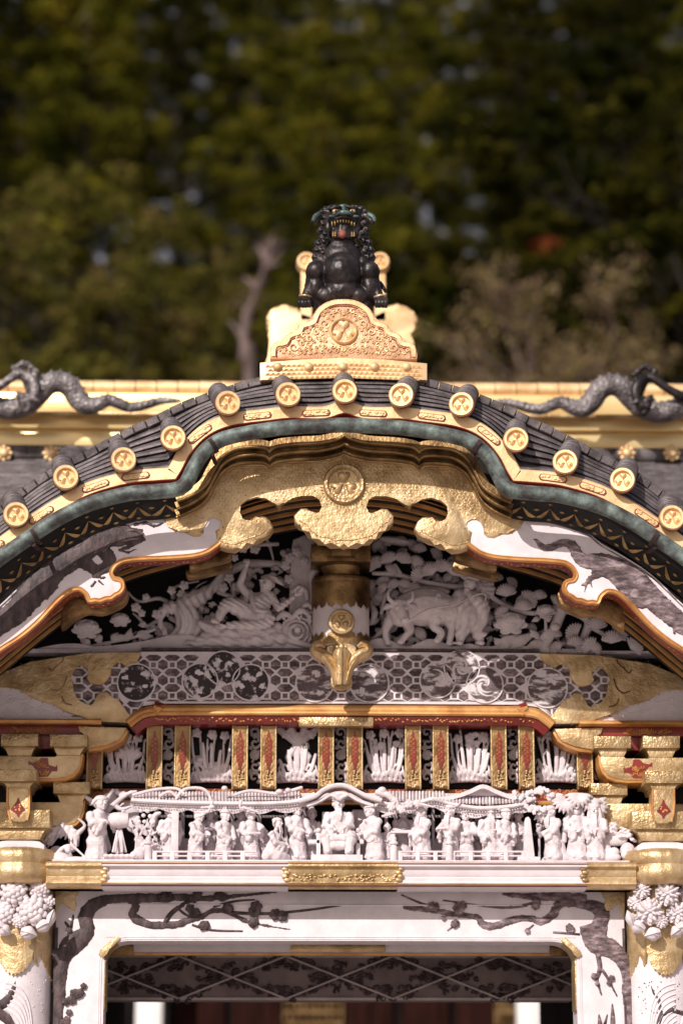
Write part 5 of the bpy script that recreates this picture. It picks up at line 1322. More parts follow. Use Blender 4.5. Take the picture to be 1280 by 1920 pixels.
c = CP(-.32); c.mb.boxp(197, 1603, 251, 1616, -.34, .06, .006); 
for k in range(6): c.e(200 + k * 10, 1606, -10, 6, 4, 5)
cpart('plinth', c, M_carve, dr, .003)
fr_r = empty('frieze_relief', (0, -.1, pxz(1616, -.3)), None, None); 
fr_r.parent = gate; fr_r.location = (0, -.1, pxz(1616, -.3))
bpy.data.objects.remove(fr_r)
relief = gp('frieze_relief_ground', MB().boxp(98, 1611, 1180, 1617, -.385, .30, .004), M_carve, sm=40)
def rel(name, c, vox=.003, sm=0, disp=None, mt=None): return part(name, remesh(c.mb, vox, sm, disp), mt or M_carve, relief, sm=180)
def bump_(p, n_): return .0016 * noise.noise(p * 90)
c = CP(-.28)
for x, y, d, r_ in ((262, 1600, 0, 12), (270, 1585, 2, 10), (280, 1560, 4, 8), (262, 1575, 0, 8), (285, 1545, 4, 6), (292, 1590, 2, 9), (252, 1606, -4, 9)): c.e(x, y, d, r_, r_ * 1.1, r_ * .7)
for k in range(26):
    a = rnd.uniform(-2.6, -.4); x0_, y0_ = rnd.uniform(250, 290), rnd.uniform(1550, 1600); c.t([(x0_, y0_, -3, 3), (x0_ + 14 * math.cos(a), y0_ + 14 * math.sin(a), -8, 1)], seg=6)
rel('flowering_rock', c)
c = CP(-.27); c.t([(266, 1560, 0, 5), (258, 1545, -4, 4), (248, 1540, -6, 2)]); c.t([(280, 1555, 0, 5), (290, 1530, 0, 5), (300, 1525, -3, 3)])
for k in range(14): c.e(rnd.uniform(252, 296), rnd.uniform(1520, 1552), -3, 4.4, 4, 3)
rel('flower_branch', c)
# bare tree with round foliage backs at the far left, round bush, folded tent shape
c = CP(-.22)
c.t([(200, 1590, 0, 9), (192, 1555, 0, 8), (196, 1525, 0, 7), (180, 1508, -2, 6), (158, 1492, -4, 3)]); c.t([(196, 1525, 0, 6), (215, 1508, -2, 5), (238, 1490, -4, 4), (256, 1484, -4, 2)]); c.t([(215, 1508, 0, 5), (228, 1518, -3, 4), (252, 1510, -3, 1.5)]); c.t([(192, 1512, 0, 5), (205, 1492, -3, 4), (212, 1482, -4, 3)]); c.t([(182, 1500, -2, 4), (170, 1510, -4, 2)])
for x, y, r_ in ((230, 1490, 8), (246, 1488, 7), (218, 1484, 6), (256, 1494, 7)): c.e(x, y, 6, r_, r_, 5)
for x, y, r_ in ((205, 1500, 16), (240, 1520, 20), (250, 1545, 14)): c.e(x, y, 16, r_, r_, 6)
rel('carved_bare_tree', c, .0032)
c = CP(-.24)
for k in range(40):
    t = k / 39; x = 92 + 56 * t + rnd.uniform(-5, 5); y = 1580 - 36 * math.sin(math.pi * min(1, t * .75 + .1)) + rnd.uniform(-2, 12); c.t([(x, y, rnd.uniform(-4, 6), 4.5), (x - 10 * (1 - t), y + 16 + 6 * t, rnd.uniform(-8, 4), 1.5)], seg=6)
c.t([(135, 1590, 4, 8), (138, 1570, 4, 7), (126, 1556, 2, 8)]); c.t([(150, 1560, 0, 5), (160, 1548, -3, 3), (148, 1536, -4, 2)])
c.e(106, 1600, 4, 14, 14, 10).e(118, 1605, 0, 18, 10, 8)
rel('carved_willow', c)
c = CP(-.31); c.t([(100, 1611, 0, 3), (116, 1592, -2, 4), (134, 1586, -2, 3), (152, 1600, 0, 2), (164, 1611, 0, 2)]); c.e(128, 1592, -4, 6, 8, 5); c.e(112, 1610, 0, 18, 12, 8); c.e(140, 1612, 0, 24, 6, 8)
rel('carved_rocks', c)
# short pillar in front of a figure, throne with newel posts, railing
m2 = MB(); m2.boxp(322, 1521, 334, 1613, -.305, .03, .002); part('carved_short_pillar', m2, M_carve, relief, sm=30)
th = empty('throne', P(634, 1613, -.25), 'white carved throne with high back under the central arched roof', 'throne')
part('back_rest', MB().boxp(604, 1522, 664, 1606, -.235, .02, .004), M_carve, th, sm=30)
part('side_screen', MB().boxp(660, 1518, 711, 1606, -.19, .015, .004), M_carve, th, sm=30)
part('dais', MB().boxp(583, 1602, 680, 1614, -.36, .16, .003), M_carve, th, sm=30)
for x in (597, 671):
    m2 = MB(); m2.boxp(x - 4, 1562, x + 4, 1604, -.31, .02, .002); m2.ell(P(x, 1557, -.30), .012, 2); part('arm_post', m2, M_carve, th, sm=40)
for x0_, x1_ in ((578, 600), (668, 682)):
    part('arm_rest', MB().boxp(x0_, 1574, x1_, 1582, -.31, .07, .003), M_carve, th, sm=40)
rail_n = 0
for a, b in ((278, 480), (738, 992)):
    rr_ = empty('railing', P((a + b) / 2, 1613, -.345), 'low white carved railing in front of the figures %s of the throne' % ('left' if a < 500 else 'right'), 'railing')
    for y, w_ in ((1597, .0048), (1605, .0042)): part('rail', MB().tube([P(a, y, -.345), P(b, y, -.345)], w_, 8), M_carve, rr_, sm=60)
    x = a + 12
    while x < b - 4: part('baluster', MB().boxp(x - 4, 1598, x + 4, 1614, -.352, .014, .001), M_carve, rr_, sm=30); x += 33
    for x in ((a,) if a < 500 else (a, 842)):
        m2 = MB(); q = P(x, 1613, -.35); pr_ = [(0, 0), (.017, 0), (.017, .06), (.012, .064), (.012, .07), (.020, .074), (.020, .082), (.012, .086), (.014, .10), (.0, .115)]
        part('newel_post', m2.lathe(q, [(r_, z) for r_, z in pr_], 14), M_carve, rr_, sm=40)
tb = empty('low_table', P(752, 1613, -.24), 'white carved low table with a flat top between the child and the stout man', 'table')
part('table_top', MB().boxp(732, 1556, 774, 1562, -.27, .08, .002), M_carve, tb, sm=30)
for x in (738, 768): part('leg', MB().boxp(x - 2, 1562, x + 2, 1612, -.26, .01, .001), M_carve, tb, sm=30)
part('round_stool', MB().tube([P(756, 1588, -.28), P(756, 1613, -.28)], [.035, .035], 18), M_carve, relief, sm=40)
st = MB(); q = Q([(981, 1607), (983, 1540), (985, 1533), (990, 1531), (994, 1536), (1002, 1606)], -.35); st.prism(q, -.35, .035, .003)
stl = tag(part('stone_tablet', st, M_carve, None, sm=35), 'tall tapered stone tablet with a rounded top standing near the right end of the railing', 'tablet')
part('tablet_foot', MB().boxp(970, 1606, 1012, 1614, -.36, .06, .003), M_carve, stl, sm=30)
# miniature palace roof
c = CP(-.27); rf = MB()
def eave(pts, Y=-.30, name='palace_eave', dots=True, tk=.02):
    w_ = cr(Q(pts, Y), 5)
    m2 = MB().sweep(w_, [(.006, 0), (.008, -.006), (-.004, -.010), (-.010, -.004), (-.012, .03), (.006, .05)], Y)
    o = part(name, m2, M_carve, relief, sm=30)
    if dots:
        m3 = MB()
        for x, z in resample(offset(w_, 0), .0125): m3.ell((x, Y - .003, z - .019), (.0042, .006, .0042), 1)
        part('rafter_ends', m3, M_carve, o, sm=60)
    m4 = MB(); n2 = resample(w_, .006)      # drapery hanging beneath
    rows = []
    for i, (x, z) in enumerate(n2):
        s_ = abs(math.sin(i * .006 / .13 * math.pi)) ; dz = .014 + .016 * s_; f_ = .004 * math.sin(i * .9)
        rows.append([(x, Y + .018 + f_ * t, z - .016 - dz * t) for t in (0, .5, 1)] + [(x, Y + .026, z - .016 - dz), (x, Y + .026, z - .01)])
    m4.loft(rows); part('eave_drapery', m4, M_carve, o, sm=60, fix=False)
    return w_
L1 = [(246, 1500), (300, 1503), (360, 1505), (430, 1506), (500, 1506), (550, 1503), (575, 1496), (590, 1488)]
eave(L1)
eave([(702, 1503), (730, 1507), (760, 1508), (790, 1503), (815, 1498), (850, 1508), (900, 1515), (960, 1511), (990, 1502), (1003, 1496)])
h_ = Q([(560, 1503), (590, 1494), (606, 1482), (622, 1475), (636, 1473), (650, 1475), (668, 1484), (690, 1495), (715, 1502)], -.335)
part('palace_arched_gable', MB().sweep(cr(h_, 5), [(.011, .0), (.012, -.008), (.004, -.010), (-.004, -.007), (-.007, 0), (-.007, .09), (.011, .09)], -.33), M_carve, relief, sm=30)
h_ = Q([(575, 1510), (600, 1500), (620, 1489), (636, 1486), (652, 1489), (672, 1500), (700, 1510)], -.315); part('palace_arched_bargeboard', MB().sweep(cr(h_, 5), [(.006, 0), (-.007, 0), (-.007, .06), (.006, .06)], -.315), M_carve, relief, sm=30)
c = CP(-.33); c.t([(622, 1491, 0, 3), (630, 1494, 0, 4), (636, 1499, 0, 4), (642, 1494, 0, 4), (650, 1491, 0, 3)]); rel('palace_gable_pendant', c)
# roof slopes as rows of rolls
m2 = MB()
for x0_, x1_, yf, yt in ((250, 560, 1500, 1486), (712, 830, 1500, 1485), (980, 985, 1500, 1485)):
    x = x0_
    while x < x1_:
        m2.tube([P(x, yf + 1.5 * math.sin((x - x0_) / 60), -.30), P(x, yt, -.20)], .0065, 6); x += 6.2
x = 812
while x < 1000:
    yy = 1499 + 7 * math.sin(math.pi * (x - 812) / 190); m2.tube([P(x, yy, -.31), P(x, yy - 12, -.24)], .0065, 6); x += 6.2
part('palace_roof_rolls', m2, M_carve, relief, sm=60)
part('palace_roof_deck', MB().boxp(246, 1486, 1000, 1500, -.20, .04, .002), M_carve, relief, sm=30)
gh_ = Q([(812, 1499), (850, 1494), (880, 1484), (905, 1474), (930, 1484), (960, 1495), (985, 1497)], -.30)
part('palace_right_gable', MB().sweep(cr(gh_, 4), [(.008, 0), (-.010, 0), (-.010, .08), (.008, .08)], -.30), M_carve, relief, sm=30)
part('palace_gable_fill', MB().prism(Q([(872, 1492), (905, 1478), (940, 1492)], -.26), -.26, .03, .003), M_carve, relief, sm=30)
m2 = MB()
for q in ([(250, 1490), (290, 1480), (330, 1478), (345, 1488)], [(330, 1498), (345, 1480), (372, 1477), (388, 1484), (396, 1500)], [(440, 1490), (470, 1482), (520, 1488), (545, 1482), (565, 1476)], [(300, 1492), (318, 1484), (332, 1494)]):
    c = CP(-.31); c.t([(x, y, 4, 3) for x, y in q], 4); rel('palace_ridge_scroll', c)
c = CP(-.33); c.e(716, 1482, 0, 8, 7, 8).t([(708, 1486, 0, 6), (725, 1490, 0, 6), (738, 1500, 2, 7), (745, 1515, 2, 6)]); c.e(421, 1478, 2, 6, 5, 6).e(524, 1484, 2, 7, 5, 6).e(540, 1482, 2, 6, 5, 6); rel('palace_roof_birds', c)
m2 = MB()
for x in (292, 342, 380, 404, 436, 460, 486, 536, 570, 724, 742, 776, 812, 830, 860, 884, 906, 932, 960, 1010): m2.boxp(x - 3, 1514, x + 3, 1613, -.145, .03, .002)
for a_, b_ in ((285, 575), (715, 975)): m2.boxp(a_, 1572, b_, 1613, -.125, .02, .002); m2.boxp(a_, 1528, b_, 1533, -.13, .02, .001)
part('palace_pillars', m2, M_carve, relief, sm=30)
# twigs in front
c = CP(-.34)
for q in ([(398, 1504), (392, 1520), (380, 1530)], [(400, 1513), (377, 1514)], [(390, 1522), (368, 1523)], [(380, 1528), (366, 1533)], [(452, 1502), (450, 1516), (465, 1510)], [(456, 1514), (485, 1523)]): c.t([(*p, 0, 3 - 1.2 * i) for i, p in enumerate(q)], 3, 6)
for q in ([(745, 1505), (750, 1520), (755, 1512)], [(790, 1508), (812, 1513)], [(720, 1530), (740, 1525)]): c.t([(*p, 0, 3 - i) for i, p in enumerate(q)], 3, 6)
rel('carved_twigs', c)
def blossom(c, x, y, r_, d=0, n=5, a0=None):
    a0 = rnd.uniform(0, 1.2) if a0 is None else a0
    for k in range(n):
        a = a0 + 2 * math.pi * k / n; c.e(x + r_ * .56 * math.cos(a), y + r_ * .56 * math.sin(a), d - 1, r_ * .44, r_ * .44, r_ * .26)
        c.e(x + r_ * .25 * math.cos(a), y + r_ * .25 * math.sin(a), d - r_ * .38, r_ * .12, sub=1)
    c.e(x, y, d + 1, r_ * .5, r_ * .5, r_ * .3)
c = CP(-.34)
for x, y, r_ in ((733, 1512, 9), (752, 1517, 9), (766, 1507, 9), (782, 1506, 8), (741, 1500, 6)): blossom(c, x, y, r_)
rel('carved_blossoms', c, .0024)
# pine and palm at the right end
c = CP(-.31)
for k in range(60):
    t = rnd.random(); x = 962 + 92 * t; y = 1486 + 8 * math.sin(t * 9) + rnd.uniform(-5, 16) * (1 - t * .4); blossom(c, x, y, rnd.uniform(4, 6.5), rnd.uniform(-8, 6), 5)
for k in range(16): blossom(c, rnd.uniform(985, 1020), rnd.uniform(1512, 1526), rnd.uniform(4, 6), rnd.uniform(-6, 2))
rel('carved_pine_canopy', c, .0026)
def fanleaf(c, x, y, r_, a0, a1, n, d=0, wd=.16):
    for k in range(n):
        a = R(a0 + (a1 - a0) * k / (n - 1)); c.t([(x, y, d, r_ * wd * .8), (x + r_ * .6 * math.cos(a), y + r_ * .6 * math.sin(a), d - 4, r_ * wd), (x + r_ * math.cos(a), y + r_ * math.sin(a), d - 1, r_ * wd * .35)], 3, 6)
c = CP(-.31); fanleaf(c, 1060, 1500, 26, 20, 200, 10); fanleaf(c, 1084, 1490, 26, 10, 175, 9, -3); fanleaf(c, 1104, 1496, 26, 20, 110, 6, 4); fanleaf(c, 1022, 1512, 30, 50, 130, 7, 12); fanleaf(c, 1110, 1510, 30, -30, 60, 6, 12, .2)
c.t([(1058, 1575, 10, 5), (1060, 1545, 10, 5), (1070, 1515, 8, 4), (1082, 1495, 4, 4)]); rel('carved_palm', c, .0026)
c = CP(-.29)
for k in range(70):
    t = rnd.random(); a = rnd.uniform(-1, 1); x = 1128 + 62 * t; y = 1545 + 30 * t * .9 + a * 13 * (1 - abs(t - .4)); c.e(x, y, rnd.uniform(-6, 2), 5, 3, 4, rot=rnd.uniform(-20, 20), sub=1)
c.e(1150, 1572, 6, 26, 14, 8); c.t([(1140, 1608, 2, 9), (1135, 1585, 2, 8), (1128, 1572, 2, 7)]); c.e(1142, 1608, -4, 20, 9, 9).e(1150, 1598, -4, 10, 9, 8)
rel('carved_pine_bush', c, .003)
c = CP(-.28); c.e(1176, 1597, 2, 14, 17, 11).e(1170, 1604, -6, 8, 8, 7); rel('carved_boulder', c, .003, 1, bump_)
c = CP(-.27); c.t([(1052, 1610, 0, 12), (1048, 1580, 0, 9), (1046, 1568, 0, 7)]); c.e(1045, 1612, 0, 30, 6, 8); rel('carved_rock_seat', c, .003, 0, bump_)

# ---- carved panels between the pillarets ----
panels = gp('pierced_panels_board', MB().boxp(125, 1362, 1150, 1478, -.045, .02, 0), M_black, sm=0)
def panel(x0_, x1_, kind, seed):
    rj = random.Random(seed); c = CP(-.075); w_ = x1_ - x0_; cx = (x0_ + x1_) / 2; yb = 1468
    if kind == 'narrow':
        for i, y in enumerate((1374, 1394, 1416, 1438, 1458)):
            if i == 2:
                for n, rr_, br in ((10, .85, .32), (7, .5, .3), (1, 0, .35)):
                    for k in range(n): a = 2 * math.pi * k / n; c.e(cx + w_ * .36 * rr_ * math.cos(a), y + w_ * .36 * rr_ * math.sin(a), -3 + 3 * rr_, w_ * .36 * br, sub=1)
            else:
                s = 1 if i % 2 else -1; pts = []
                for k in range(12): t = k / 11; a = s * t * 5.4 + rj.uniform(0, .2); q = w_ * .40 * (1 - t * .7); pts.append((cx + s * 1 + q * math.cos(a), y + q * math.sin(a), -2 - t * 2, 3.2 - t))
                c.t(pts, 1, 7); c.e(cx - s * w_ * .3, y + 8, 0, 4.5, 4, 3); c.e(cx + s * w_ * .32, y - 6, 0, 4, 4, 3)
        for k in range(10): c.e(cx + rj.uniform(-w_, w_) * .34, rj.uniform(1366, 1466), 1, 3.6, 3.6, 3, sub=1)
    else:
        c.t([(x0_ + 4, yb - 3, 0, 4), (cx, yb - 6, -2, 5), (x1_ - 4, yb - 3, 0, 4)])
        if kind in ('swirl', 'lotus', 'swirl2'):
            for sx, sy, rr_ in ((cx + w_ * .12, yb - 24, w_ * .30), (cx - w_ * .28, yb - 42, w_ * .17)) if kind == 'swirl' else ((cx - w_ * .22, yb - 16, w_ * .22), (cx + w_ * .25, yb - 14, w_ * .2)):
                for q in range(4 if kind == 'swirl' else 3):
                    pts = [(sx + rr_ * (1 - q * .25) * math.cos(R(a)), sy + rr_ * .55 * (1 - q * .25) * math.sin(R(a)), -q * 2.5, 2.6) for a in range(0, 361, 30)]; c.t(pts, 1, 7)
                c.e(sx, sy, 0, rr_, rr_ * .55, 5)
        n = {'reeds': 11, 'iris': 9, 'lotus': 8, 'swirl': 6, 'bend': 8, 'swirl2': 6, 'trees': 4}[kind]
        for k in range(n):
            t = (k / (n - 1) - .5) * 2; top = 1370 + rj.uniform(0, 22); bx_ = cx + t * w_ * .2; ex = cx + t * w_ * .46
            if kind == 'trees': c.t([(cx + t * 20, yb - 8, 2, 7), (cx - t * 18 + rj.uniform(-6, 6), 1420, 0, 6.5), (ex, 1366, 0, 7)])
            else:
                c.t([(bx_, yb - 8, 0, 2.6), (bx_ + t * w_ * .16 + rj.uniform(-5, 5), (yb + top) / 2, rj.uniform(-5, 2), 2.9), (ex, top, 0, 1.8), (ex + t * 6, top + rj.uniform(4, 14), -2, .8)], 4, 7)
        for k in range(5):
            t = (k / 4 - .5) * 2; ex = cx + t * w_ * .42; ey = 1392 + abs(t) * 22 + rj.uniform(-12, 12)
            c.t([(cx + t * 8, yb - 8, 0, 2), (cx + t * w_ * .30, (yb + ey) / 2 + 4, -8, 3.8), (ex, ey, -4, 2.8), (ex + (5 if t > 0 else -5), ey + 12, 0, .8)], 4, 8, flat=.45)
        for k in range(9): x = x0_ + 6 + (w_ - 12) * k / 8; c.t([(x - 6, yb - 4 - rj.uniform(0, 8), -4, 3.2), (x, yb - 12 - rj.uniform(0, 12), -8, 4.2), (x + 6, yb - 5, -5, 2.6)], 3, 7)
        for k in range(3):
            x, y = x0_ + w_ * (.2 + .3 * k) + rj.uniform(-4, 4), rj.uniform(1374, 1388); blossom(c, x, y, 10, -3)
        if kind in ('reeds', 'iris', 'lotus', 'bend'):
            for k in range(4 if kind != 'lotus' else 2):
                x, y = (cx + rj.uniform(-.36, .36) * w_, rj.uniform(1378, 1405)) if kind != 'lotus' else (cx + (-.1, .1)[k] * w_, (1382, 1418)[k])
                rr_ = 9 if kind != 'lotus' else (20, 26)[k]
                for m_ in range(6): a = R(-150 + m_ * 24) if kind != 'lotus' else R(-170 + m_ * 32); c.t([(x, y + rr_ * .4, 0, rr_ * .16), (x + rr_ * .7 * math.cos(a), y + rr_ * .45 * math.sin(a), -5, rr_ * .22), (x + rr_ * math.cos(a), y + rr_ * .8 * math.sin(a), -3, rr_ * .08)], 3, 6)
        for sx in (-1, 1):
            pts = []
            for k in range(10): t = k / 9; a = math.pi * .5 * (1 + sx) + sx * t * 4.6; q = 12 * (1 - t * .6); pts.append((cx + sx * w_ * .34 + q * math.cos(a), yb - 24 + q * math.sin(a), -4, 3.0 - t))
            c.t(pts, 1, 7)
        for k in range(8): c.t([(x0_ + 4 + rj.random() * (w_ - 8), yb - rj.uniform(2, 22), 0, 3)] + [(x0_ + 4 + rj.random() * (w_ - 8), yb - rj.uniform(2, 16), -3, 2)], 2, 6)
    part('pierced_carving', remesh(c.mb, .0026, 0), M_carve, panels, sm=180)
for i, (a, b, k) in enumerate(((196, 275, 'lotus'), (356, 438, 'swirl'), (517, 599, 'trees'), (679, 761, 'reeds'), (841, 922, 'iris'), (1001, 1083, 'bend'), (303, 328, 'narrow'), (465, 490, 'narrow'), (626, 652, 'narrow'), (788, 813, 'narrow'), (949, 974, 'narrow'), (150, 164, 'narrow'), (1110, 1130, 'narrow'))): panel(a, b, k, i + 3)

# ---- tympanum carving ----
TY = -.13
tym = gp('tympanum_ledge', MB().boxp(40, 1216, 1240, 1224, -.20, .15, .003), M_carve, sm=30)
def ty(name, c, vox=.0034, sm=0, disp=None): return part(name, remesh(c.mb, vox, sm, disp), M_carve, tym, sm=180)
def peony(c, x, y, r_, d=0):
    for ring_, (n, rr_, up_) in enumerate(((7, 1.0, .1), (7, .74, .35), (5, .45, .6), (1, 0, .7))):
        for k in range(n):
            a = 2 * math.pi * (k + .5 * ring_) / n + .2; ca, sa = math.cos(a), math.sin(a)
            c.e(x + r_ * rr_ * .72 * ca, y + r_ * rr_ * .5 * sa - r_ * up_ * .35, d - r_ * (.3 + up_ * .5) + 4 * rr_, r_ * .34, r_ * .2, r_ * .10, rot=-math.degrees(math.atan2(sa, ca)) if abs(sa) < .8 else 0)
    c.e(x, y, d, r_ * .6, r_ * .4, r_ * .4)
def leafp(c, x0_, y0_, x1_, y1_, w_, d=0):
    c.t([(x0_, y0_, d, 1.2), ((x0_ * .6 + x1_ * .4), (y0_ * .6 + y1_ * .4) - 1, d - 4, w_), (x1_, y1_, d, .8)], 5, 8, flat=.35)
    c.t([(x0_, y0_, d - 1, 1.4), (x1_, y1_, d - 3, 1)], 2, 6)
def tuft(mb, x, y, r_, a, Y, n=11, spread=150):
    """pine tuft: a fan of needles drawn as a ribbed scalloped shell with thickness"""
    rows = []; k_ = K(Y); c0 = P(x, y, Y)
    for k in range(n * 2 + 1):
        t = k / (n * 2); an = R(a - spread / 2 + spread * t); rib = (k % 2); rr_ = r_ * (1.0 if rib else .88) * (.86 + .14 * math.sin(math.pi * t)); row = []
        for q in (0, .3, .6, .85, 1.0): row.append(Vector((c0.x + rr_ * q * math.cos(an) * k_, Y - (.016 * math.sin(math.pi * (.2 + q * .55)) + (.0075 * q if rib else 0)), c0.z - rr_ * q * math.sin(an) * k_ )))
        row.append(Vector((c0.x + rr_ * .97 * math.cos(an) * k_, Y + .010, c0.z - rr_ * .97 * math.sin(an) * k_))); row.append(Vector((c0.x, Y + .014, c0.z)))
        rows.append(row)
    mb.loft(rows)
def tufts(lst, Y0=TY):
    for cx, cy, r_, n, dY in lst:
        mb = MB()
        for k in range(n):
            t = (k / max(1, n - 1) - .5) * 2; x = cx + t * r_ * 1.5; y = cy + abs(t) * r_ * .45; tuft(mb, x, y, r_, -90 + t * 52, Y0 + dY - .012 * (1 - abs(t)) - .004 * k)
        part('pine_tuft', mb, M_carve, tym, sm=60, fix=False)
# ground and slope
part('carved_bank', MB().prism(Q(cr([(40, 1224), (70, 1216), (110, 1208), (150, 1207), (175, 1212), (230, 1208), (290, 1198), (340, 1188), (380, 1196), (420, 1188), (470, 1180), (520, 1192), (560, 1206), (592, 1206), (592, 1224)], 3), TY - .06), TY - .06, .06, .012, 3), M_carve, tym, sm=50)
part('carved_bank', MB().prism(Q(cr([(690, 1224), (690, 1204), (712, 1196), (735, 1202), (752, 1212), (775, 1210), (800, 1198), (826, 1202), (846, 1212), (880, 1206), (905, 1212), (960, 1210), (1040, 1216), (1110, 1218), (1190, 1226)], 3), TY - .06), TY - .06, .06, .012, 3), M_carve, tym, sm=50)
c = CP(TY - .03); peony(c, 163, 1182, 28); ty('carved_peony', c, .003)
c = CP(TY - .03); peony(c, 226, 1164, 20); ty('carved_peony', c, .003)
c = CP(TY - .02)
for q in ((170, 1212, 150, 1198, 9), (190, 1206, 178, 1188, 9), (190, 1208, 182, 1222, 8), (210, 1204, 222, 1186, 8), (215, 1204, 236, 1190, 8), (230, 1202, 250, 1190, 8), (240, 1200, 246, 1178, 7), (256, 1196, 276, 1182, 7), (262, 1198, 288, 1192, 7), (200, 1206, 206, 1220, 7)): leafp(c, *q)
c.t([(150, 1216, 0, 3), (200, 1206, -2, 3), (250, 1196, -2, 3), (290, 1180, 0, 3)]); ty('carved_leafy_stem', c, .003)
c = CP(TY)
c.t([(322, 1208, 0, 16), (348, 1186, -4, 20), (352, 1160, -8, 22), (346, 1138, -8, 20), (370, 1122, -4, 18), (392, 1108, 0, 12), (430, 1070, 2, 8)])
c.t([(305, 1148, -6, 8), (316, 1142, -10, 12), (334, 1140, -10, 12)]); c.t([(306, 1150, -8, 5), (302, 1168, -10, 5), (310, 1190, -10, 6), (326, 1204, -8, 8)]); c.t([(350, 1190, 0, 18), (380, 1176, 4, 16), (400, 1160, 4, 12)])
def bark_(p, n_): return .004 * math.sin(p.x * 160 + 6 * math.sin(p.z * 20)) * (1 if True else 0)
ty('carved_hollow_trunk', c, .0038, 1, bark_)
c = CP(TY + .02)
for q in ([(330, 1140, 0, 6), (300, 1122, 0, 4), (262, 1128, 0, 3), (240, 1110, 0, 2)], [(392, 1108, 0, 7), (420, 1080, 0, 7), (455, 1060, 0, 9), (500, 1056, 2, 7), (545, 1060, 0, 5)], [(300, 1160, 0, 4), (275, 1175, 0, 4), (262, 1160, 0, 3), (250, 1150, 0, 2)], [(325, 1120, 0, 5), (330, 1100, 0, 3), (372, 1090, 0, 2)], [(410, 1110, 0, 5), (440, 1118, 0, 4), (430, 1090, 0, 3)], [(440, 1030, 0, 3), (480, 1022, 0, 4), (520, 1020, 0, 4)], [(360, 1112, 0, 3), (372, 1098, 0, 2), (388, 1090, 0, 1)], [(545, 1060, 0, 4), (560, 1085, 0, 4), (578, 1082, 0, 2)], [(495, 1005, 0, 3), (505, 1022, 0, 3), (512, 1048, 0, 2)]): c.t(q, 4, 8)
ty('carved_plum_branches', c, .0034)
c = CP(TY - .035)
for x, y, r_ in ((255, 1139, 10), (266, 1150, 8), (294, 1152, 10), (322, 1107, 9), (345, 1098, 10), (340, 1115, 9), (430, 1084, 10), (419, 1102, 10), (444, 1100, 10), (456, 1028, 10), (478, 1029, 11), (543, 1046, 10), (535, 1061, 10), (570, 1052, 9), (541, 1086, 10), (556, 1034, 9), (274, 1120, 8), (440, 1046, 8), (556, 1108, 9)): blossom(c, x, y, r_)
ty('plum_blossoms', c, .0026)
c = CP(TY - .01)
for k in range(9): x = 548 + k * 4.6; c.t([(x + 4, 1006 + abs(k - 4) * 2, 0, 3), (x, 1040, -4, 3.2), (x - 2, 1090, -4, 3.2), (x - 4, 1150, -2, 3.2), (x - 6, 1180, 0, 3)], 4, 7)
c.t([(588, 1180, -4, 7), (586, 1120, -6, 6), (582, 1085, -8, 7), (594, 1066, -10, 9), (602, 1064, -10, 7)]); ty('carved_waterfall', c, .0034)
c = CP(TY - .05)
for q, (rr_, w_) in enumerate(((30, 3.4), (22, 4.4), (13, 4.4))):
    c.t([(556 + rr_ * math.cos(R(a)), 1186 + rr_ * .95 * math.sin(R(a)), -q * 4, w_ * (1 - .5 * abs(a - 180) / 180)) for a in range(20, 361, 20)], 1, 8)
c.e(558, 1183, -12, 7, 7, 6).e(556, 1188, 6, 30, 28, 6)
for q in ([(520, 1160, 0, 5), (530, 1152, -3, 6), (542, 1155, -4, 5), (552, 1165, -2, 4)], [(552, 1156, -3, 5), (562, 1146, -5, 6), (575, 1150, -3, 5), (582, 1165, 0, 4)], [(566, 1140, 0, 4), (577, 1134, -3, 5), (586, 1142, -2, 4)], [(548, 1110, 0, 4), (560, 1102, -4, 5), (572, 1108, -4, 5), (576, 1122, 0, 4)], [(520, 1180, 0, 6), (540, 1200, -4, 7), (580, 1212, -4, 6)]): c.t(q, 4, 8)
for _ in range(18): c.e(rnd.uniform(518, 586), rnd.uniform(1146, 1170), -5, rnd.uniform(2.5, 4), sub=1)
ty('carved_waves', c, .003)
c = CP(TY - .05)
for x, y, rx, rz, rot in ((400, 1178, 30, 12, 20), (436, 1186, 34, 13, -14), (470, 1180, 34, 12, 16), (506, 1184, 26, 14, -28), (420, 1204, 44, 12, 5), (480, 1204, 44, 12, -6), (390, 1196, 34, 12, -20), (522, 1198, 20, 10, 20), (370, 1208, 34, 8, 0)): c.e(x, y, rnd.uniform(-5, 3), rx, rz, 12, rot)
def rock_(p, n_): return .0055 * noise.noise(Vector((p.x * 26, p.y * 10, p.z * 44))) + .003 * math.sin(p.x * 90 + p.z * 150)
ty('carved_rocks', c, .0034, 1, rock_)
def filler(n, xa, xb, kind):
    rj = random.Random(kind == 'tuft' and 3 or 8); c = CP(TY + .035); mb = MB(); k = 0; tries = 0
    while k < n and tries < 4000:
        tries += 1; x, y = rj.uniform(xa, xb), rj.uniform(1010, 1215); dx = abs(x - 640)
        if y < 1012 + max(0, dx - 60) ** 1.25 * .125: continue
        k += 1
        if kind == 'tuft': tuft(mb, x, y + 8, rj.uniform(13, 21), -90 + rj.uniform(-60, 60), TY + .02 - rj.uniform(0, .04))
        elif kind == 'leaf':
            a = rj.uniform(0, 6.28); L_ = rj.uniform(10, 20); leafp(c, x, y, x + L_ * math.cos(a), y + L_ * .7 * math.sin(a), rj.uniform(4, 7), rj.uniform(-14, 4))
        else:
            a = rj.uniform(-.5, .5); pts = [(x + q * 9 * math.cos(a), y + q * 9 * math.sin(a) + 4 * math.sin(q * 1.7), rj.uniform(-6, 6), rj.uniform(4, 8)) for q in range(5)]; c.t(pts, 3, 8)
    if kind == 'tuft': part('pine_backing', mb, M_carve, tym, sm=60, fix=False)
    else: ty('leaf_backing' if kind == 'leaf' else 'cloud_backing', c, .0036)
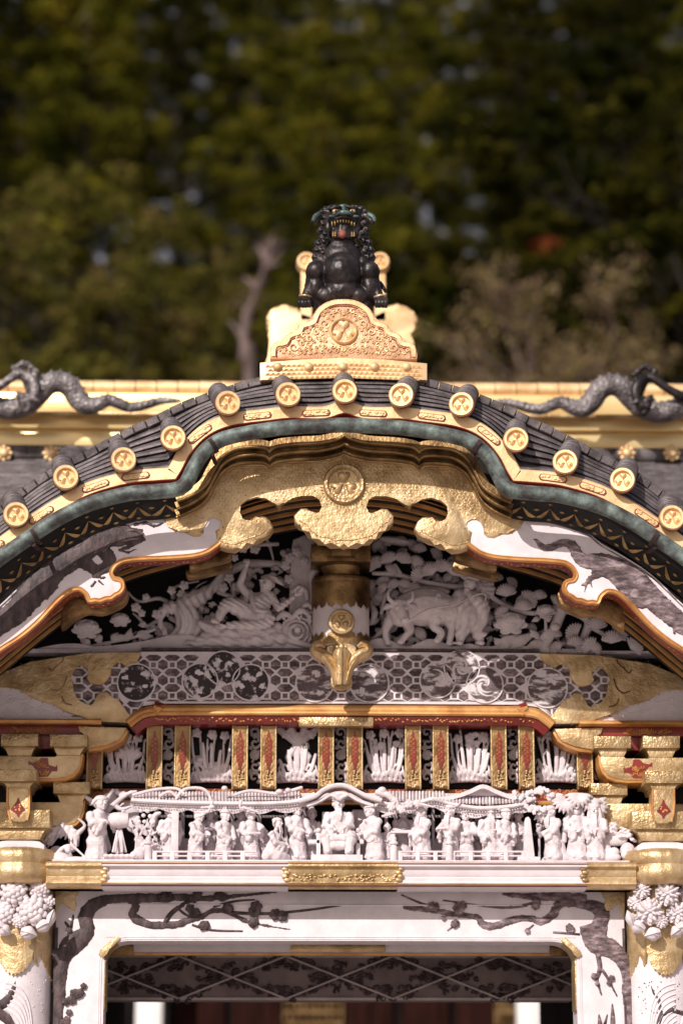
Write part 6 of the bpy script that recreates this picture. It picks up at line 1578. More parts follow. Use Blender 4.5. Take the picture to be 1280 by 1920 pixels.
filler(60, 696, 1210, 'tuft'); filler(26, 700, 1180, 'cloud'); filler(90, 100, 590, 'leaf'); filler(34, 110, 590, 'cloud'); filler(40, 860, 1190, 'leaf')
# hermit
hm_ = empty('carved_hermit', P(485, 1176, TY - .07), 'white carved bare-chested hermit reclining on rocks, one hand reaching toward the waterfall', 'figure')
c = CP(TY - .085)
c.t([(478, 1158, 2, 20), (486, 1136, 0, 21), (494, 1122, 0, 17), (498, 1116, 0, 12)]); c.e(484, 1120, 2, 24, 9, 12, rot=8)
c.t([(499, 1116, 0, 7), (500, 1108, -3, 7)]); c.e(500, 1095, -4, 13, 15, 13, sub=3).e(498, 1104, -8, 10, 7, 8)
c.t([(496, 1094, -16, 2), (495, 1100, -19, 3)], seg=8).e(490, 1091, -14, 5, 1.6, 3, rot=-8).e(502, 1091, -15, 5, 1.6, 3, rot=8).e(496, 1106, -14, 5, 1.2, 2).e(496, 1109, -14, 4, 1.2, 2).e(513, 1097, 0, 2.5, 5, 4).e(491, 1095, -13, 2.6, 1.3, 2).e(501, 1095, -14, 2.6, 1.3, 2)
c.t([(508, 1118, -2, 9), (516, 1132, -4, 7.5), (523, 1142, -6, 6.5)]); c.t([(523, 1142, -6, 6.5), (538, 1132, -10, 5.5), (550, 1122, -12, 4)])
c.e(556, 1117, -13, 5, 4, 3.5)
for k in range(4): c.t([(558, 1113 + k * 2.6, -13, 1.6), (566 - abs(k - 1.4) * 1.4, 1110 + k * 2.8, -16, 1.5), (570 - abs(k - 1.4) * 2, 1107 + k * 2.9, -20, 1.2)], 3, 7)
c.t([(554, 1113, -13, 1.8), (556, 1106, -16, 1.6), (560, 1103, -18, 1.3)], 3, 7)
c.t([(470, 1120, 0, 9), (458, 1108, -2, 8), (450, 1096, -4, 7)]); c.t([(450, 1096, -4, 7), (456, 1080, -8, 6), (461, 1066, -10, 4.5)]); c.e(462, 1060, -11, 6, 6, 5)
for k in range(4): c.t([(458 + k * 3, 1057, -13, 1.8), (458 + k * 3, 1053, -17, 1.7), (459 + k * 2.7, 1058, -20, 1.4)], 3, 7)
c.t([(457, 1061, -14, 1.9), (460, 1063, -18, 1.6)], 2, 7)
c.t([(474, 1160, 0, 18), (448, 1142, -10, 16), (428, 1136, -12, 14), (416, 1150, -12, 10), (410, 1164, -12, 7)]); c.e(404, 1168, -14, 10, 5, 6, rot=12)
c.t([(480, 1162, -6, 18), (502, 1160, -14, 14), (498, 1172, -18, 11), (470, 1176, -18, 9), (430, 1176, -18, 7)]); c.e(420, 1178, -18, 10, 5, 5)
for k in range(4): c.e(413, 1175 + k * 2, -20, 2.4, 1.6, 2, sub=1)
def cloth_(p, n_):
    q = (P(640, 1128, TY).z - p.z)
    return .0024 * math.sin(p.x * 150 + p.z * 130 + 3 * math.sin(p.z * 60)) if q > 0 else .0004 * noise.noise(p * 80)
part('body', remesh(c.mb, .0028, 0, cloth_), M_carve, hm_, sm=180)
c = CP(TY - .085); c.t([(470, 1112, -4, 5), (474, 1130, -14, 5), (482, 1148, -20, 5), (500, 1152, -22, 4)]); c.t([(462, 1118, 0, 6), (458, 1140, -10, 6), (462, 1160, -14, 6)]); c.t([(466, 1114, -2, 4), (478, 1136, -18, 4)]); part('robe_collar', remesh(c.mb, .003), M_carve, hm_, sm=180)
c = CP(TY - .085); c.e(502, 1084, 0, 13, 7, 11).t([(508, 1082, 2, 5), (520, 1088, 4, 5), (530, 1096, 4, 2)]); 
for k in range(9): c.e(494 + k * 3, 1080 + abs(k - 3), -6, 3, 3, 3, sub=1)
part('hair', remesh(c.mb, .003), M_carve, hm_, sm=180)
c = CP(TY - .085)
for k in range(5): c.t([(490 + k * 3, 1107, -12, 2), (490 + k * 3, 1113, -13, 1)], seg=6)
part('beard', c.mb, M_carve, hm_, sm=180)
# ox and drover
ox = empty('carved_ox', P(775, 1208, TY - .07), 'white carved ox with short horns standing under the carved pine boughs', 'ox')
c = CP(TY - .07)
c.t([(745, 1150, 0, 22), (775, 1140, 0, 34), (810, 1138, 2, 36), (842, 1146, 4, 28)]); c.e(768, 1128, 0, 26, 16, 18).e(800, 1108, 6, 44, 10, 14)
c.t([(752, 1148, -4, 24), (750, 1160, -14, 18)]); c.t([(748, 1144, -30, 15), (752, 1156, -38, 12), (757, 1170, -44, 9)]); c.e(758, 1173, -46, 10, 7, 8).e(748, 1139, -34, 17, 9, 10).e(750, 1150, -16, 22, 20, 20)
c.e(742, 1148, -44, 3.4, 2.6, 3).e(760, 1149, -45, 3.4, 2.6, 3).e(754, 1171, -54, 2, 1.6, 2).e(762, 1171, -54, 2, 1.6, 2)
for s, x in ((-1, 734), (1, 764)): c.t([(x, 1143, -34, 4), (x + s * 10, 1144, -32, 5.5), (x + s * 16, 1149, -30, 2)])
for q in ([(760, 1165, -8, 12), (768, 1182, -10, 8), (760, 1194, -10, 6), (752, 1204, -12, 6)], [(730, 1165, 0, 11), (722, 1184, 0, 7), (726, 1204, 0, 6)], [(816, 1160, -8, 15), (812, 1176, -10, 9), (826, 1188, -10, 7), (820, 1202, -12, 6)], [(838, 1158, 0, 14), (846, 1178, 2, 8), (842, 1204, 0, 6)]): c.t(q, 4, 10)
for x, y in ((750, 1206), (727, 1207), (818, 1204), (842, 1207)): c.e(x, y, -12 if x in (750, 818) else 0, 7, 5, 7)
def oxd(p, n_): return .0012 * noise.noise(p * 60)
part('body', remesh(c.mb, .0032, 1, oxd), M_carve, ox, sm=180)
for s, x in ((-1, 736), (1, 762)):
    c = CP(TY - .07); c.t([(x, 1137, -36, 4.5), (x + s * 9, 1130, -38, 3.8), (x + s * 9, 1117, -40, 1)], 4); part('horn', c.mb, M_carve, ox, sm=180)
dv = empty('carved_drover', P(880, 1208, TY - .07), 'white carved cloaked ox driver leaning forward behind the ox and holding its rope', 'figure')
c = CP(TY - .075)
c.t([(862, 1120, 0, 16), (872, 1145, -4, 20), (868, 1175, -2, 16), (862, 1200, 0, 9)]); c.t([(884, 1120, -8, 12), (904, 1140, -12, 13), (902, 1165, -10, 10), (892, 1186, -8, 8), (906, 1190, -8, 5)])
c.t([(880, 1150, 0, 16), (892, 1180, 0, 12), (900, 1204, 0, 7)]); c.e(899, 1207, -6, 11, 4, 6).e(857, 1207, -6, 11, 4, 6)
c.t([(872, 1116, -6, 8), (876, 1106, -8, 7)]); c.e(880, 1096, -8, 12, 13, 12, sub=3).e(873, 1100, -17, 3, 4, 3).e(876, 1093, -18, 6, 1.6, 3).e(874, 1107, -15, 4, 1.3, 3).e(877, 1097, -18, 2.5, 1.2, 2)
c.t([(862, 1122, -6, 9), (842, 1134, -14, 8), (828, 1128, -20, 5)]); c.e(822, 1126, -21, 5, 5, 5)
for k in range(4): c.t([(819, 1122 + k * 2.4, -22, 1.7), (814, 1122 + k * 2.6, -26, 1.6), (817, 1124 + k * 2.5, -29, 1.3)], 3, 7)
c.t([(823, 1121, -23, 1.8), (818, 1119, -26, 1.5)], 2, 7)
part('body', remesh(c.mb, .003, 0, lambda p, n_: .0032 * math.sin(p.x * 130 - p.z * 70 + 2 * math.sin(p.z * 50)) if p.z < P(640, 1112, TY).z else 0), M_carve, dv, sm=180)
c = CP(TY - .075); c.e(884, 1086, -6, 16, 6, 14).e(886, 1080, -4, 9, 6, 8); part('hat', remesh(c.mb, .003), M_carve, dv, sm=180)
c = CP(TY - .075); c.t([(762, 1176, -50, 1.8), (800, 1152, -44, 1.8), (850, 1140, -30, 1.6), (888, 1122, -28, 1.6), (908, 1120, -24, 1.6), (906, 1136, -22, 1.6)], 5, 6)
tag(part('tether_rope', c.mb, M_carve, None, sm=180), 'thin carved tether rope running from the ox nose to the driver', 'rope')
tufts([(742, 1052, 22, 4, -.05), (700, 1066, 18, 3, -.03), (828, 1072, 24, 5, -.07), (785, 1036, 18, 3, -.01), (720, 1100, 20, 3, -.02), (748, 1100, 17, 4, -.05), (715, 1128, 20, 3, .0), (880, 1050, 18, 3, -.01), (948, 1118, 24, 3, -.05), (980, 1146, 22, 3, -.06), (1010, 1124, 18, 3, -.04), (1118, 1180, 24, 3, -.05), (1146, 1206, 24, 3, -.07), (1078, 1212, 20, 3, -.06), (930, 1090, 16, 3, 0), (1040, 1196, 16, 3, -.03), (860, 1016, 18, 4, .0), (740, 1020, 18, 4, .0)])
c = CP(TY - .04)
for q in ([(700, 1075, 0, 4), (745, 1078, 0, 5), (790, 1090, 0, 5), (860, 1100, 2, 5), (900, 1090, 2, 4)], [(740, 1060, 0, 4), (752, 1078, 0, 4)], [(715, 1150, 0, 4), (722, 1120, 0, 4), (735, 1100, 0, 4)], [(905, 1105, 0, 5), (945, 1135, 0, 5), (1000, 1150, 0, 5), (1050, 1140, 0, 8), (1100, 1160, 0, 9), (1096, 1190, 0, 8), (1085, 1214, 0, 8)], [(1050, 1145, 0, 12), (1040, 1175, 0, 10), (1020, 1214, 0, 9)], [(1100, 1170, 0, 6), (1140, 1195, 0, 4)]): c.t(q, 4, 8)
ty('carved_pine_branches', c, .0036)
c = CP(TY - .05)
for n, rr_, br in ((11, .95, .30), (9, .66, .3), (6, .36, .3), (1, 0, .3)):
    for k in range(n): a = 2 * math.pi * k / n; c.e(905 + 20 * rr_ * math.cos(a), 1104 + 18 * rr_ * math.sin(a), -8 + 8 * rr_, 20 * br, 20 * br, 8, sub=1)
ty('carved_chrysanthemum', c, .003)
c = CP(TY - .05); peony(c, 956, 1172, 32); ty('carved_peony', c, .003)
c = CP(TY - .06); peony(c, 1022, 1148, 20); ty('carved_peony', c, .003)
c = CP(TY - .05)
for q in ((930, 1216, 975, 1190, 12), (950, 1218, 1005, 1186, 12), (940, 1214, 925, 1196, 9), (985, 1214, 1030, 1204, 9), (1010, 1200, 1044, 1176, 7), (1010, 1200, 992, 1180, 7), (1030, 1216, 1060, 1206, 8), (1012, 1160, 995, 1166, 6), (960, 1218, 930, 1214, 8)): leafp(c, *q)
c.e(1040, 1176, -4, 9, 8, 6); c.t([(1015, 1214, 0, 3), (1022, 1190, -2, 3), (1022, 1160, 0, 3)]); ty('carved_leafy_stem', c, .003)
c = CP(TY - .02); c.t([(696, 1170, 0, 2), (702, 1150, -4, 7), (694, 1130, 0, 2)]); c.t([(700, 1196, 0, 2), (716, 1184, -4, 6), (722, 1168, 0, 2)]); c.e(740, 1014, 0, 30, 8, 10, rot=8).e(820, 1010, 0, 40, 9, 10, rot=-4); ty('carved_clouds', c, .0034)

# ---- dark dragons inlaid on the white barge panels ----
def inlay(c, name, par, mt): 
    return part(name, remesh(c.mb, .0038, 0, lambda p, n_: (.009 * noise.noise(Vector((p.x * 55, 0, p.z * 55))) + .004 * noise.noise(p * 150)) * max(0, 1 - abs(n_.y) * 1.15) + .0008 * noise.noise(p * 220)), mt, par, sm=180)
yi = YB + .005
c = CP(yi); F1 = .22
def fl(pts, n=4): c.t(pts, n, 12, flat=F1)
fl([(268, 1002, 0, 10), (245, 1004, 0, 17), (215, 1002, 0, 24), (185, 1010, 0, 22), (165, 1030, 0, 20), (140, 1046, 0, 22), (110, 1062, 0, 24), (84, 1088, 0, 26), (56, 1118, 0, 26), (30, 1148, 0, 24), (2, 1168, 0, 22), (-20, 1186, 0, 20), (-60, 1226, 0, 16)])
fl([(190, 1030, 0, 14), (205, 1046, 0, 13), (200, 1062, 0, 12), (184, 1072, 0, 10), (180, 1084, 0, 7)]); fl([(150, 1050, 0, 14), (170, 1062, 0, 12), (182, 1074, 0, 8)])
fl([(110, 1100, 0, 4), (98, 1106, 0, 7), (84, 1122, 0, 6)]); 
for q in ([(272, 1010, 0, 4), (256, 1016, 0, 6), (240, 1026, 0, 4), (222, 1030, 0, 2)], [(250, 985, 0, 3), (270, 980, 0, 3), (290, 986, 0, 3), (304, 981, 0, 2), (312, 980, 0, 1)], [(222, 1030, 0, 3), (240, 1036, 0, 2.5), (254, 1030, 0, 2), (264, 1032, 0, 1)], [(180, 1090, 0, 3), (170, 1100, 0, 2)], [(184, 1088, 0, 3), (196, 1098, 0, 1.5)], [(188, 1084, 0, 3), (200, 1082, 0, 1.5)]): c.t(q, 4, 8, flat=.5)
for k in range(30):
    x, y = rnd.choice(((215, 985), (190, 992), (160, 1010), (130, 1030), (100, 1050))); x += rnd.uniform(-12, 12); y += rnd.uniform(-4, 10); c.t([(x, y, 0, 4), (x - rnd.uniform(6, 14), y + rnd.uniform(-2, 8), 0, 1)], 2, 6, flat=.4)
dgl = inlay(c, 'inlaid_dark_dragon', gate, M_ink)
c = CP(yi - .006)
for k in range(46):
    x, y = rnd.choice(((225, 992), (200, 992), (185, 1004), (160, 1014), (205, 1012), (176, 1030), (140, 1040), (110, 1060), (84, 1084), (56, 1112), (30, 1144))); x += rnd.uniform(-14, 14); y += rnd.uniform(-10, 12); a = rnd.uniform(2.2, 2.9) if x > 150 else rnd.uniform(2.0, 2.6)
    c.t([(x, y, 0, .6), (x + 9 * math.cos(a), y + 9 * math.sin(a) + 2, -1, 1.5), (x + 20 * math.cos(a), y + 20 * math.sin(a) - 1, 0, .5)], 3, 5, flat=.6)
c.t([(232, 1000, 0, 2), (244, 994, -1, 3), (258, 996, -1, 3), (270, 1002, 0, 2)], 3, 6, flat=.5); c.t([(225, 1014, 0, 2), (244, 1012, -1, 2.4), (264, 1010, 0, 1.4)], 3, 6, flat=.5)
part('engraved_mane', c.mb, M_inkl, dgl, sm=180)
c = CP(yi)
c.t([(990, 1012, 0, 2), (1004, 1012, 0, 4), (1016, 1026, 0, 7), (1034, 1026, 0, 8), (1052, 1018, 0, 8), (1072, 1022, 0, 10), (1082, 1042, 0, 12), (1096, 1052, 0, 14), (1124, 1054, 0, 18), (1156, 1066, 0, 22), (1190, 1090, 0, 24), (1222, 1122, 0, 22), (1256, 1152, 0, 20), (1300, 1186, 0, 18)], 4, 12, flat=.22)
c.t([(1110, 1068, 0, 8), (1140, 1078, 0, 9), (1162, 1098, 0, 9), (1178, 1122, 0, 9), (1200, 1132, 0, 10), (1220, 1124, 0, 10), (1216, 1108, 0, 9)], 4, 10, flat=.3)
c.t([(1130, 1072, 0, 8), (1110, 1082, 0, 6), (1098, 1094, 0, 4), (1088, 1098, 0, 2)], 4, 8, flat=.4)
for q in ([(1104, 1088, 0, 3), (1110, 1104, 0, 1.4)], [(1100, 1090, 0, 3), (1094, 1112, 0, 1.4)], [(1260, 1170, 0, 4), (1264, 1190, 0, 2)]): c.t(q, 2, 7, flat=.5)
inlay(c, 'inlaid_dark_dragon', gate, M_inkl)
c = CP(yi - .004); 
for x, y, a in ((205, 1002, 10), (222, 1000, -10)): c.e(x, y, 0, 5, 3, 2, rot=a)
part('inlaid_eye', c.mb, M_goldd, gate, sm=180)

# ---- dark plum branches on the lintel ----
yl = YL2 - .001
def branch(name, tubes, mt, fl_=.25):
    c = CP(yl)
    c2 = CP(yl)
    for q in tubes:
        if max(p[2] for p in q) > 5.5: c.t([(x, y, 0, r_) for x, y, r_ in q], 4, 12, flat=fl_)
        else:
            for j in range(len(q) - 1):
                x0_, y0_, r0 = q[j]; x1_, y1_, r1 = q[j + 1]
                for t in (.3, .7): c2.e(x0_ + (x1_ - x0_) * t + rnd.uniform(-1, 1), y0_ + (y1_ - y0_) * t, 0, r0 * .9, sub=1)
            c2.t([(x, y, 0, r_ * 1.1) for x, y, r_ in q], 4, 8, flat=.6)
    TW = lambda par: part('inlaid_twigs', c2.mb, mt, par, sm=180)
    o_ = part(name, remesh(c.mb, .0036, 0, lambda p, n_: (.014 * noise.noise(Vector((p.x * 26, 0, p.z * 26))) + .006 * noise.noise(Vector((p.x * 90, 0, p.z * 90)))) * max(0, 1 - abs(n_.y) * 1.1) + .0008 * noise.noise(p * 200)), mt, gate, sm=180); TW(o_); return o_
def flowers(lst, mt, par):
    for x, y, r_ in lst:
        c = CP(yl - .006)
        for q in range(3 if r_ > 8 else 1): blossom(c, x + rnd.uniform(-.6, .6) * r_, y + rnd.uniform(-.5, .5) * r_, r_ * .85)
        part('inlaid_blossom', remesh(c.mb, .0026), mt, par, sm=180)
b1 = branch('inlaid_plum_branch', [[(109, 1960, 10), (110, 1900, 9), (112, 1860, 11), (114, 1820, 13), (118, 1796, 15), (130, 1778, 18), (146, 1764, 18), (164, 1746, 14), (160, 1722, 13), (170, 1702, 13), (192, 1690, 11), (222, 1684, 8), (270, 1684, 9), (330, 1682, 7), (400, 1684, 5), (520, 1672, 2)],
   [(244, 1688, 8), (256, 1698, 8), (248, 1714, 8), (262, 1728, 8), (290, 1735, 7), (330, 1733, 7), (352, 1726, 6), (380, 1718, 5), (396, 1709, 5), (420, 1708, 5), (450, 1722, 4), (480, 1732, 3), (545, 1743, 1.6)], [(310, 1730, 4), (322, 1712, 4), (350, 1692, 3), (370, 1688, 1.6)], [(430, 1711, 3), (500, 1713, 2.4), (580, 1706, 2), (640, 1697, 1.6)], [(360, 1734, 2), (395, 1744, 2), (455, 1746, 1.4)], [(110, 1780, 14), (112, 1800, 14)], [(128, 1770, 4), (132, 1745, 3), (122, 1728, 1.6)], [(134, 1740, 2.4), (138, 1715, 1.4)], [(400, 1700, 2), (440, 1690, 2), (478, 1687, 1.2)], [(330, 1700, 2), (350, 1716, 2), (372, 1722, 1.4)]], M_ink)
flowers([(362, 1708, 11), (384, 1738, 11), (430, 1701, 10), (476, 1706, 14), (523, 1712, 13), (478, 1730, 10), (310, 1676, 13), (366, 1680, 11), (415, 1678, 11), (132, 1742, 8), (146, 1862, 11), (156, 1852, 8), (130, 1876, 10), (132, 1902, 8), (120, 1916, 9)], M_ink, b1)
b2 = branch('inlaid_plum_branch', [[(1184, 1960, 8), (1180, 1900, 8), (1176, 1860, 11), (1174, 1830, 9), (1168, 1806, 13), (1154, 1786, 16), (1136, 1776, 18), (1116, 1770, 18), (1102, 1752, 13), (1096, 1734, 12)], [(1128, 1770, 12), (1122, 1740, 14), (1128, 1716, 14), (1118, 1702, 13), (1090, 1696, 8), (1060, 1692, 9), (1044, 1700, 9), (1034, 1716, 8), (1012, 1728, 7), (994, 1722, 6), (960, 1724, 7), (930, 1736, 7), (906, 1734, 7), (894, 1720, 6), (868, 1716, 5), (840, 1712, 5), (800, 1706, 5), (756, 1700, 5)],
   [(1100, 1684, 7), (1040, 1680, 8), (1000, 1682, 7), (940, 1676, 3)], [(1000, 1694, 3), (940, 1702, 2), (830, 1688, 1.4)], [(752, 1678, 1.4), (790, 1694, 2), (815, 1700, 2)], [(1036, 1748, 2), (1086, 1752, 2)], [(985, 1746, 2), (1000, 1734, 1.4)], [(838, 1745, 1.4), (860, 1730, 2)], [(1120, 1790, 4), (1124, 1815, 4), (1118, 1835, 3)], [(1124, 1815, 3), (1136, 1830, 2.4), (1156, 1868, 1.2)], [(1118, 1835, 2.4), (1122, 1850, 2), (1127, 1866, 1.2)], [(1147, 1882, 1), (1148, 1910, 4), (1148, 1940, 4)], [(1122, 1902, 1), (1124, 1920, 4), (1126, 1940, 4)], [(1138, 1902, 1), (1132, 1925, 3)]], M_inkl)
flowers([(810, 1702, 10), (864, 1704, 12), (850, 1730, 9), (1008, 1695, 10), (984, 1744, 7), (1070, 1741, 9), (828, 1722, 6)], M_inkl, b2)
flowers([(1116, 1832, 8), (1142, 1834, 8), (1140, 1845, 7), (1119, 1846, 6)], M_inkl, b2)
# ================= shrine hall seen through the doorway =================
hall = empty('shrine_hall', (0, 10, 0), 'dark shrine hall with white posts seen through the doorway beneath the gate', 'building')
part('wall', MB().box(-7, 7, 10.6, 14, 0, 5), M_dark, hall, sm=0)  # painted black in place of the hall's unlit depth
for px0, px1 in ((254, 305), (969, 1014), (-700, -650), (1900, 1950)):
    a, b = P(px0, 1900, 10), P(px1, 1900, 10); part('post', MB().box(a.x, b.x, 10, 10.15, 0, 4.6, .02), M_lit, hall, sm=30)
for px0 in range(330, 960, 105):
    a, b = P(px0, 1900, 10.5), P(px0 + 92, 1900, 10.5); part('door_panel', MB().box(a.x, b.x, 10.54, 10.6, 0, 4.4, .02), M_wood, hall, sm=30)
for px0, px1 in ((540, 640), (900, 960)): m2 = MB(); [m2.box(P(px0 + k * (px1 - px0) / 9, 0, 10.5).x, P(px0 + k * (px1 - px0) / 9 + 3, 0, 10.5).x, 10.50, 10.54, 2.5, 3.2) for k in range(10)]; [m2.box(P(px0, 0, 10.5).x, P(px1, 0, 10.5).x, 10.485, 10.50, 2.55 + k * .1, 2.57 + k * .1) for k in range(6)]; part('door_lattice', m2, M_goldd, hall, sm=0)
part('beam', MB().box(-7, 7, 10.05, 10.3, 4.6, 5.0, .02), M_red, hall, sm=30)
mb = MB(); mb.prism([(-8.5, 4.7), (8.5, 4.7), (6.0, 6.6), (-6.0, 6.6)], 9.2, 6, .05); part('roof', mb, M_tile, hall, sm=30)

# ================= forest =================
def puff(mb, c, r_, n, rj, size, flat=.55, up=.35):
    """foliage pad: leaf-sized faces turned outward and up around a flattened centre"""
    c = Vector(c)
    for _ in range(n):
        th = rj.uniform(0, 6.283); u = rj.uniform(-1, 1); q = .45 + .55 * rj.random() ** .6; s_ = math.sqrt(1 - u * u)
        d = Vector((s_ * math.cos(th), s_ * math.sin(th), u)); p = c + Vector((d.x * r_ * q, d.y * r_ * q, d.z * r_ * flat * q))
        nr = (d + Vector((rj.gauss(0, .45), rj.gauss(0, .45), rj.gauss(0, .45) + up * .5))).normalized(); a = nr.cross(Vector((rj.gauss(0, 1), rj.gauss(0, 1), rj.gauss(0, 1)))).normalized(); b = nr.cross(a); sz = size * rj.uniform(.6, 1.3)
        mb.v += [tuple(p - a * sz), tuple(p + b * sz * .5), tuple(p + a * sz), tuple(p - b * sz * .5)]; k = len(mb.v); mb.f.append((k - 4, k - 3, k - 2, k - 1))
def make_conifer(seed, H, Rb, zlo, mt, dens=1.0, tm=None, size=.075):
    rj = random.Random(seed); mb = MB(); br = MB(); z = zlo
    while z < H - .4:
        t = (z - zlo * .5) / (H - zlo * .5); R_ = Rb * (1 - t) ** .6 + .5; n = max(4, int(6 * dens * (1 - t * .3)))
        a0 = rj.uniform(0, 6.283)
        for k in range(n):
            a = a0 + 6.283 * k / n + rj.uniform(-.4, .4); L_ = R_ * rj.uniform(.6, 1.15); dr = L_ * rj.uniform(-.05, .25)
            p0 = Vector((0, 0, z)); p2 = Vector((math.cos(a) * L_, math.sin(a) * L_, z - dr + .12 * L_)); p1 = (p0 + p2) / 2 + Vector((0, 0, -.08 * L_))
            br.tube([p0, p1, p2], [.05 + .012 * L_, .035, .012], 4, cap=False)
            m_ = max(2, int(L_ / 1.0))
            for j in range(m_):
                f = .35 + .65 * (j + 1) / m_; q = p0.lerp(p2, f) + Vector((rj.gauss(0, .15), rj.gauss(0, .15), rj.gauss(0, .16) + .1)); rr_ = rj.uniform(.36, .72) * (1.1 if f > .8 else .85)
                o = Vector((rj.gauss(0, .3), rj.gauss(0, .3), rj.gauss(0, .1))) * rr_; puff(mb, q, rr_, int(640 * rr_ * rr_), rj, size, .5, 1.3); puff(mb, q + o * 1.8, rr_ * .6, int(300 * rr_ * rr_), rj, size, .6, 1.3)
        puff(mb, (rj.gauss(0, .25), rj.gauss(0, .25), z + .3), .85, 300, rj, size, .8, .8)
        z += rj.uniform(.75, 1.15)
    tr = MB().tube([(0, 0, -.5), (.05, 0, H * .3), (-.05, .04, H * .65), (0, 0, H)], [.26, .2, .13, .03], 10)
    tr.add(br.v, br.f)
    return mb, tr
def make_broad(seed, H, W_, mt, nb=60, size=.05, leaves=26, red=0):
    """open crown: forking limbs with fine sparse foliage"""
    rj = random.Random(seed); tr = MB(); mb = MB(); mr_ = MB()
    def grow(p, d, L_, r_, lev):
        q = p + d * L_; m_ = (p + q) / 2 + Vector((rj.gauss(0, .05), rj.gauss(0, .05), rj.gauss(0, .05))) * L_
        tr.tube([p, m_, q], [r_ * .42, r_ * .36, r_ * .28], 6 if lev < 2 else 4, cap=False)
        if lev >= 4:
            for f in (.4, .8, 1.0):
                c_ = p.lerp(q, f); tgt = mr_ if (red and rj.random() < red) else mb
                puff(tgt, c_, rj.uniform(.22, .42), leaves, rj, size, .6, .1)
            return
        n = 2 if lev == 0 else rj.choice((2, 3, 3))
        for k in range(n):
            nd = (d + Vector((rj.gauss(0, .55), rj.gauss(0, .55), rj.gauss(0, .3) + .1))).normalized(); grow(q, nd, L_ * rj.uniform(.62, .82), r_ * .62, lev + 1)
    for k in range(4): grow(Vector((rj.uniform(-.1, .1), rj.uniform(-.1, .1), H * .12 * k)), Vector((rj.gauss(0, .4), rj.gauss(0, .4), 1)).normalized(), H * .26, .16, 0)
    return mb, tr, mr_
def plant_tree(src, x, y, s, rz, label, name, group, crown_m, trunk_m, extra=None, zoff=0.0):
    root = empty(name, (x, y, hill(x, y) + zoff), label, 'tree', group); root.rotation_euler = (0, 0, rz); root.scale = (s, s, s)
    for nm, me in src:
        o = bpy.data.objects.new(nm, me); COL.objects.link(o); o.parent = root
    return root
def meshes(items):
    out = []
    for nm, mb, mt in items:
        if not mb.v: continue
        me = mb.mesh(nm); me.materials.append(mt); out.append((nm, me))
    return out
con = []
for sd_, H, Rb, zl, mt, dn in ((1, 19, 3.2, 4, M_leaf, 1.0), (2, 22, 3.0, 5, M_leaf, 1.0), (3, 20, 3.6, 5, M_leafd, 1.1), (4, 23, 3.2, 6, M_leafd, 1.0)):
    a, t = make_conifer(sd_, H, Rb, zl, mt, dn); con.append(meshes((('crown', a, mt), ('trunk', t, M_bark))))
bro = []
a, t, r_ = make_broad(11, 13, 6, M_leafo, size=.075, leaves=60, red=0); bro.append(meshes((('crown', a, M_leafo), ('trunk', t, M_bark), ('orange_leaves', r_, M_leafr))))
a, t, r_ = make_broad(14, 9, 5, M_leaft, size=.05, leaves=22); bro.append(meshes((('crown', a, M_leaft), ('trunk', t, M_barkp))))
a, t, r_ = make_broad(17, 15, 6, M_leafd, size=.09, leaves=70, red=.006); bro.append(meshes((('crown', a, M_leafd), ('trunk', t, M_bark), ('orange_leaves', r_, M_leafr))))
G = 'trees of the wooded hillside'
def top_of(src): return max(v.co.z for v in src[0][1].vertices)
def ptree(i, px, Y, s, label, name='conifer', top=None, src=None, H=20):
    x = P(px, 600, Y).x; z0 = hill(x, Y); zoff = 0
    if top is not None: 
        zt = P(px, top, Y).z; s = (zt - z0) / top_of((src or con)[i])
    plant_tree((src or con)[i], x, Y, s, rnd.uniform(0, 6.3), label, name, G, None, None)
HS = (19, 22, 20, 23)
# nearer rows: green conifers left, centre and right
T = [(0, 150, 34, -60), (1, 620, 30, 60), (0, 760, 36, 20), (1, 480, 40, -120), (2, 980, 32, -40), (3, 1180, 34, -160), (2, 330, 42, -100), (0, 30, 44, -160), (1, 860, 46, -140), (2, 1100, 46, -200), (3, 260, 52, -220), (0, 560, 50, -200), (1, 700, 56, -240), (3, 940, 56, -220), (2, 1250, 54, -220), (3, -40, 56, -200), (2, 420, 60, -240), (0, 1340, 44, -150), (1, -160, 46, -150), (2, 1500, 50, -150), (3, -320, 52, -150)]
POSN = {}
for j, (i, px, Y, top) in enumerate(T):
    nm = ('bright green conifer', 'tall mid green conifer', 'dark bushy conifer', 'tall dark conifer')[i]
    ptree(i, px, Y, 1, '%s on the wooded hillside, %s' % (nm, ('behind the left dragon' if px < 200 else 'left of the bronze lion' if px < 560 else 'straight behind the bronze lion' if px < 740 else 'right of the bronze lion' if px < 1050 else 'behind the right dragon') + ', %s row' % ('front' if Y < 38 else 'middle' if Y < 49 else 'rear')), 'conifer_tree', top, None, HS[i])
for j in range(40):
    i = rnd.choice((2, 3)); px = -500 + (j % 30) * 78 + rnd.uniform(-20, 20); Y = 64 + (j % 4) * 5
    if j < 30 and (190 < px < 330 or 860 < px < 950): continue
    top = -60 - 40 * (j % 3)
    ptree(i, px, Y, 1, 'dark conifer in the farthest row along the hilltop', 'conifer_tree', top, None, HS[i])
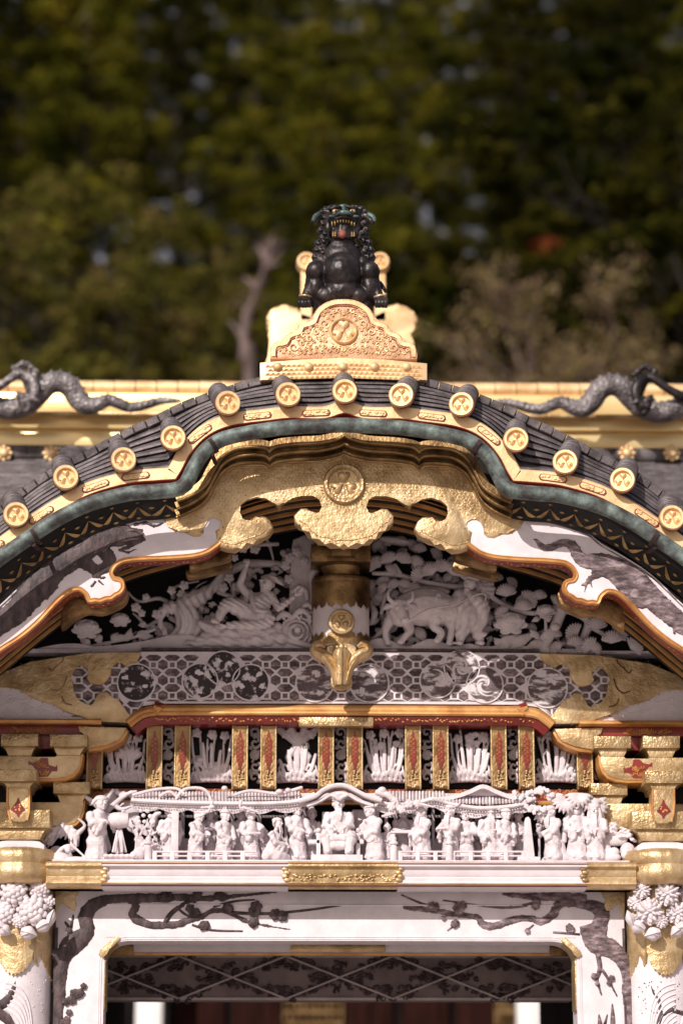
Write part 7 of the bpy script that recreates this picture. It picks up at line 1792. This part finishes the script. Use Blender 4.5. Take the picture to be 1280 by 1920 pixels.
# olive larch-like trees at left, tan shrubs at right, dark tree with orange leaves at far right
for px, Y, top, lab in ((90, 25, 350, 'olive open-crowned tree nearest the left dragon'), (270, 27, 330, 'olive fine-leaved tree left of the lion, above the roof ridge'), (400, 30, 420, 'thin olive tree beside the pale leaning trunk'), (-120, 27, 340, 'olive tree at the far left edge of the wood'), (180, 23, 430, 'low olive tree just above the left part of the ridge'), (340, 24, 520, 'small olive tree low between the left dragon and the pale trunk')): ptree(0, px, Y, 1, lab, 'broadleaf_tree', top, bro, 12)
for px, Y, top, lab in ((930, 22, 490, 'tan half-bare tree just above the right part of the ridge'), (1075, 24, 650, 'low tan tree between the half-bare tree and the right dragon'), (835, 25, 650, 'small tan tree right behind the golden ridge ornament')): ptree(1, px, Y, 1, lab, 'half_bare_tree', top, bro, 8.5)
for px, Y, top, lab in ((1200, 24, 60, 'dark tree with scattered orange leaves at the right edge'), (1090, 28, 160, 'dark tree with orange leaves beside the one at the right edge'), (1330, 26, 100, 'dark orange-flecked tree beyond the right edge of the wood')): ptree(2, px, Y, 1, lab, 'autumn_tree', top, bro, 14)
# pale leaning trunk
tr = MB(); Yt = 20.0; q = [P(x, y, Yt) for x, y in ((465, 900), (468, 740), (462, 690), (458, 640), (464, 590), (480, 550), (490, 520), (500, 488), (506, 470), (510, 455))]; 
q[0].z = hill(q[0].x, Yt) - .3
tr.tube([p for p in cr([tuple(p) for p in q], 4)], [max(.010, .10 - .0029 * i + .012 * math.sin(i * .9)) for i in range(4 * 9 + 1)], 10)
for k in range(26):
    f = rnd.uniform(.35, 1); b0 = cr([tuple(p) for p in q], 4)[int(f * 35)]; a = rnd.uniform(0, 3.14); L_ = rnd.uniform(.12, .3); e = Vector(b0) + Vector((math.cos(a) * L_, rnd.uniform(-.1, .1), math.sin(a) * L_ * .8)); tr.tube([b0, (Vector(b0) + e) / 2 + Vector((0, 0, .04)), e], [.016, .01, .003], 4)
for a, b in (((483, 545), (455, 520)), ((493, 510), (530, 470)), ((462, 650), (430, 600)), ((500, 490), (480, 460)), ((495, 505), (525, 495))):
    a_, b_ = P(*a, Yt), P(*b, Yt); tr.tube([a_, (a_ + b_) / 2 + Vector((0, 0, .03)), b_], [.05, .035, .015], 6)
rt = empty('pale_dead_tree', (q[0].x, Yt, hill(q[0].x, Yt)), 'pale leaning bare tree trunk left of the golden ridge ornament', 'tree'); part('trunk', tr, M_barkp, rt, sm=60)
# the wood goes on past both edges of the photograph
for j in range(44):
    sgn = 1 if j % 2 else -1; Y = (36, 46, 58, 70)[(j // 2) % 4] + rnd.uniform(-3, 3); i = rnd.choice((0, 1, 2, 3)) if Y < 50 else rnd.choice((2, 3))
    x = sgn * ((Y + 12) * .17 + 2.5 + (j // 8) * 3.6 + rnd.uniform(-.8, .8)); s = rnd.uniform(.85, 1.1)
    plant_tree(con[i], x, Y, s, rnd.uniform(0, 6.3), 'conifer of the same wood standing beyond the %s edge of the photograph' % ('right' if sgn > 0 else 'left'), 'conifer_tree', G, None, None)
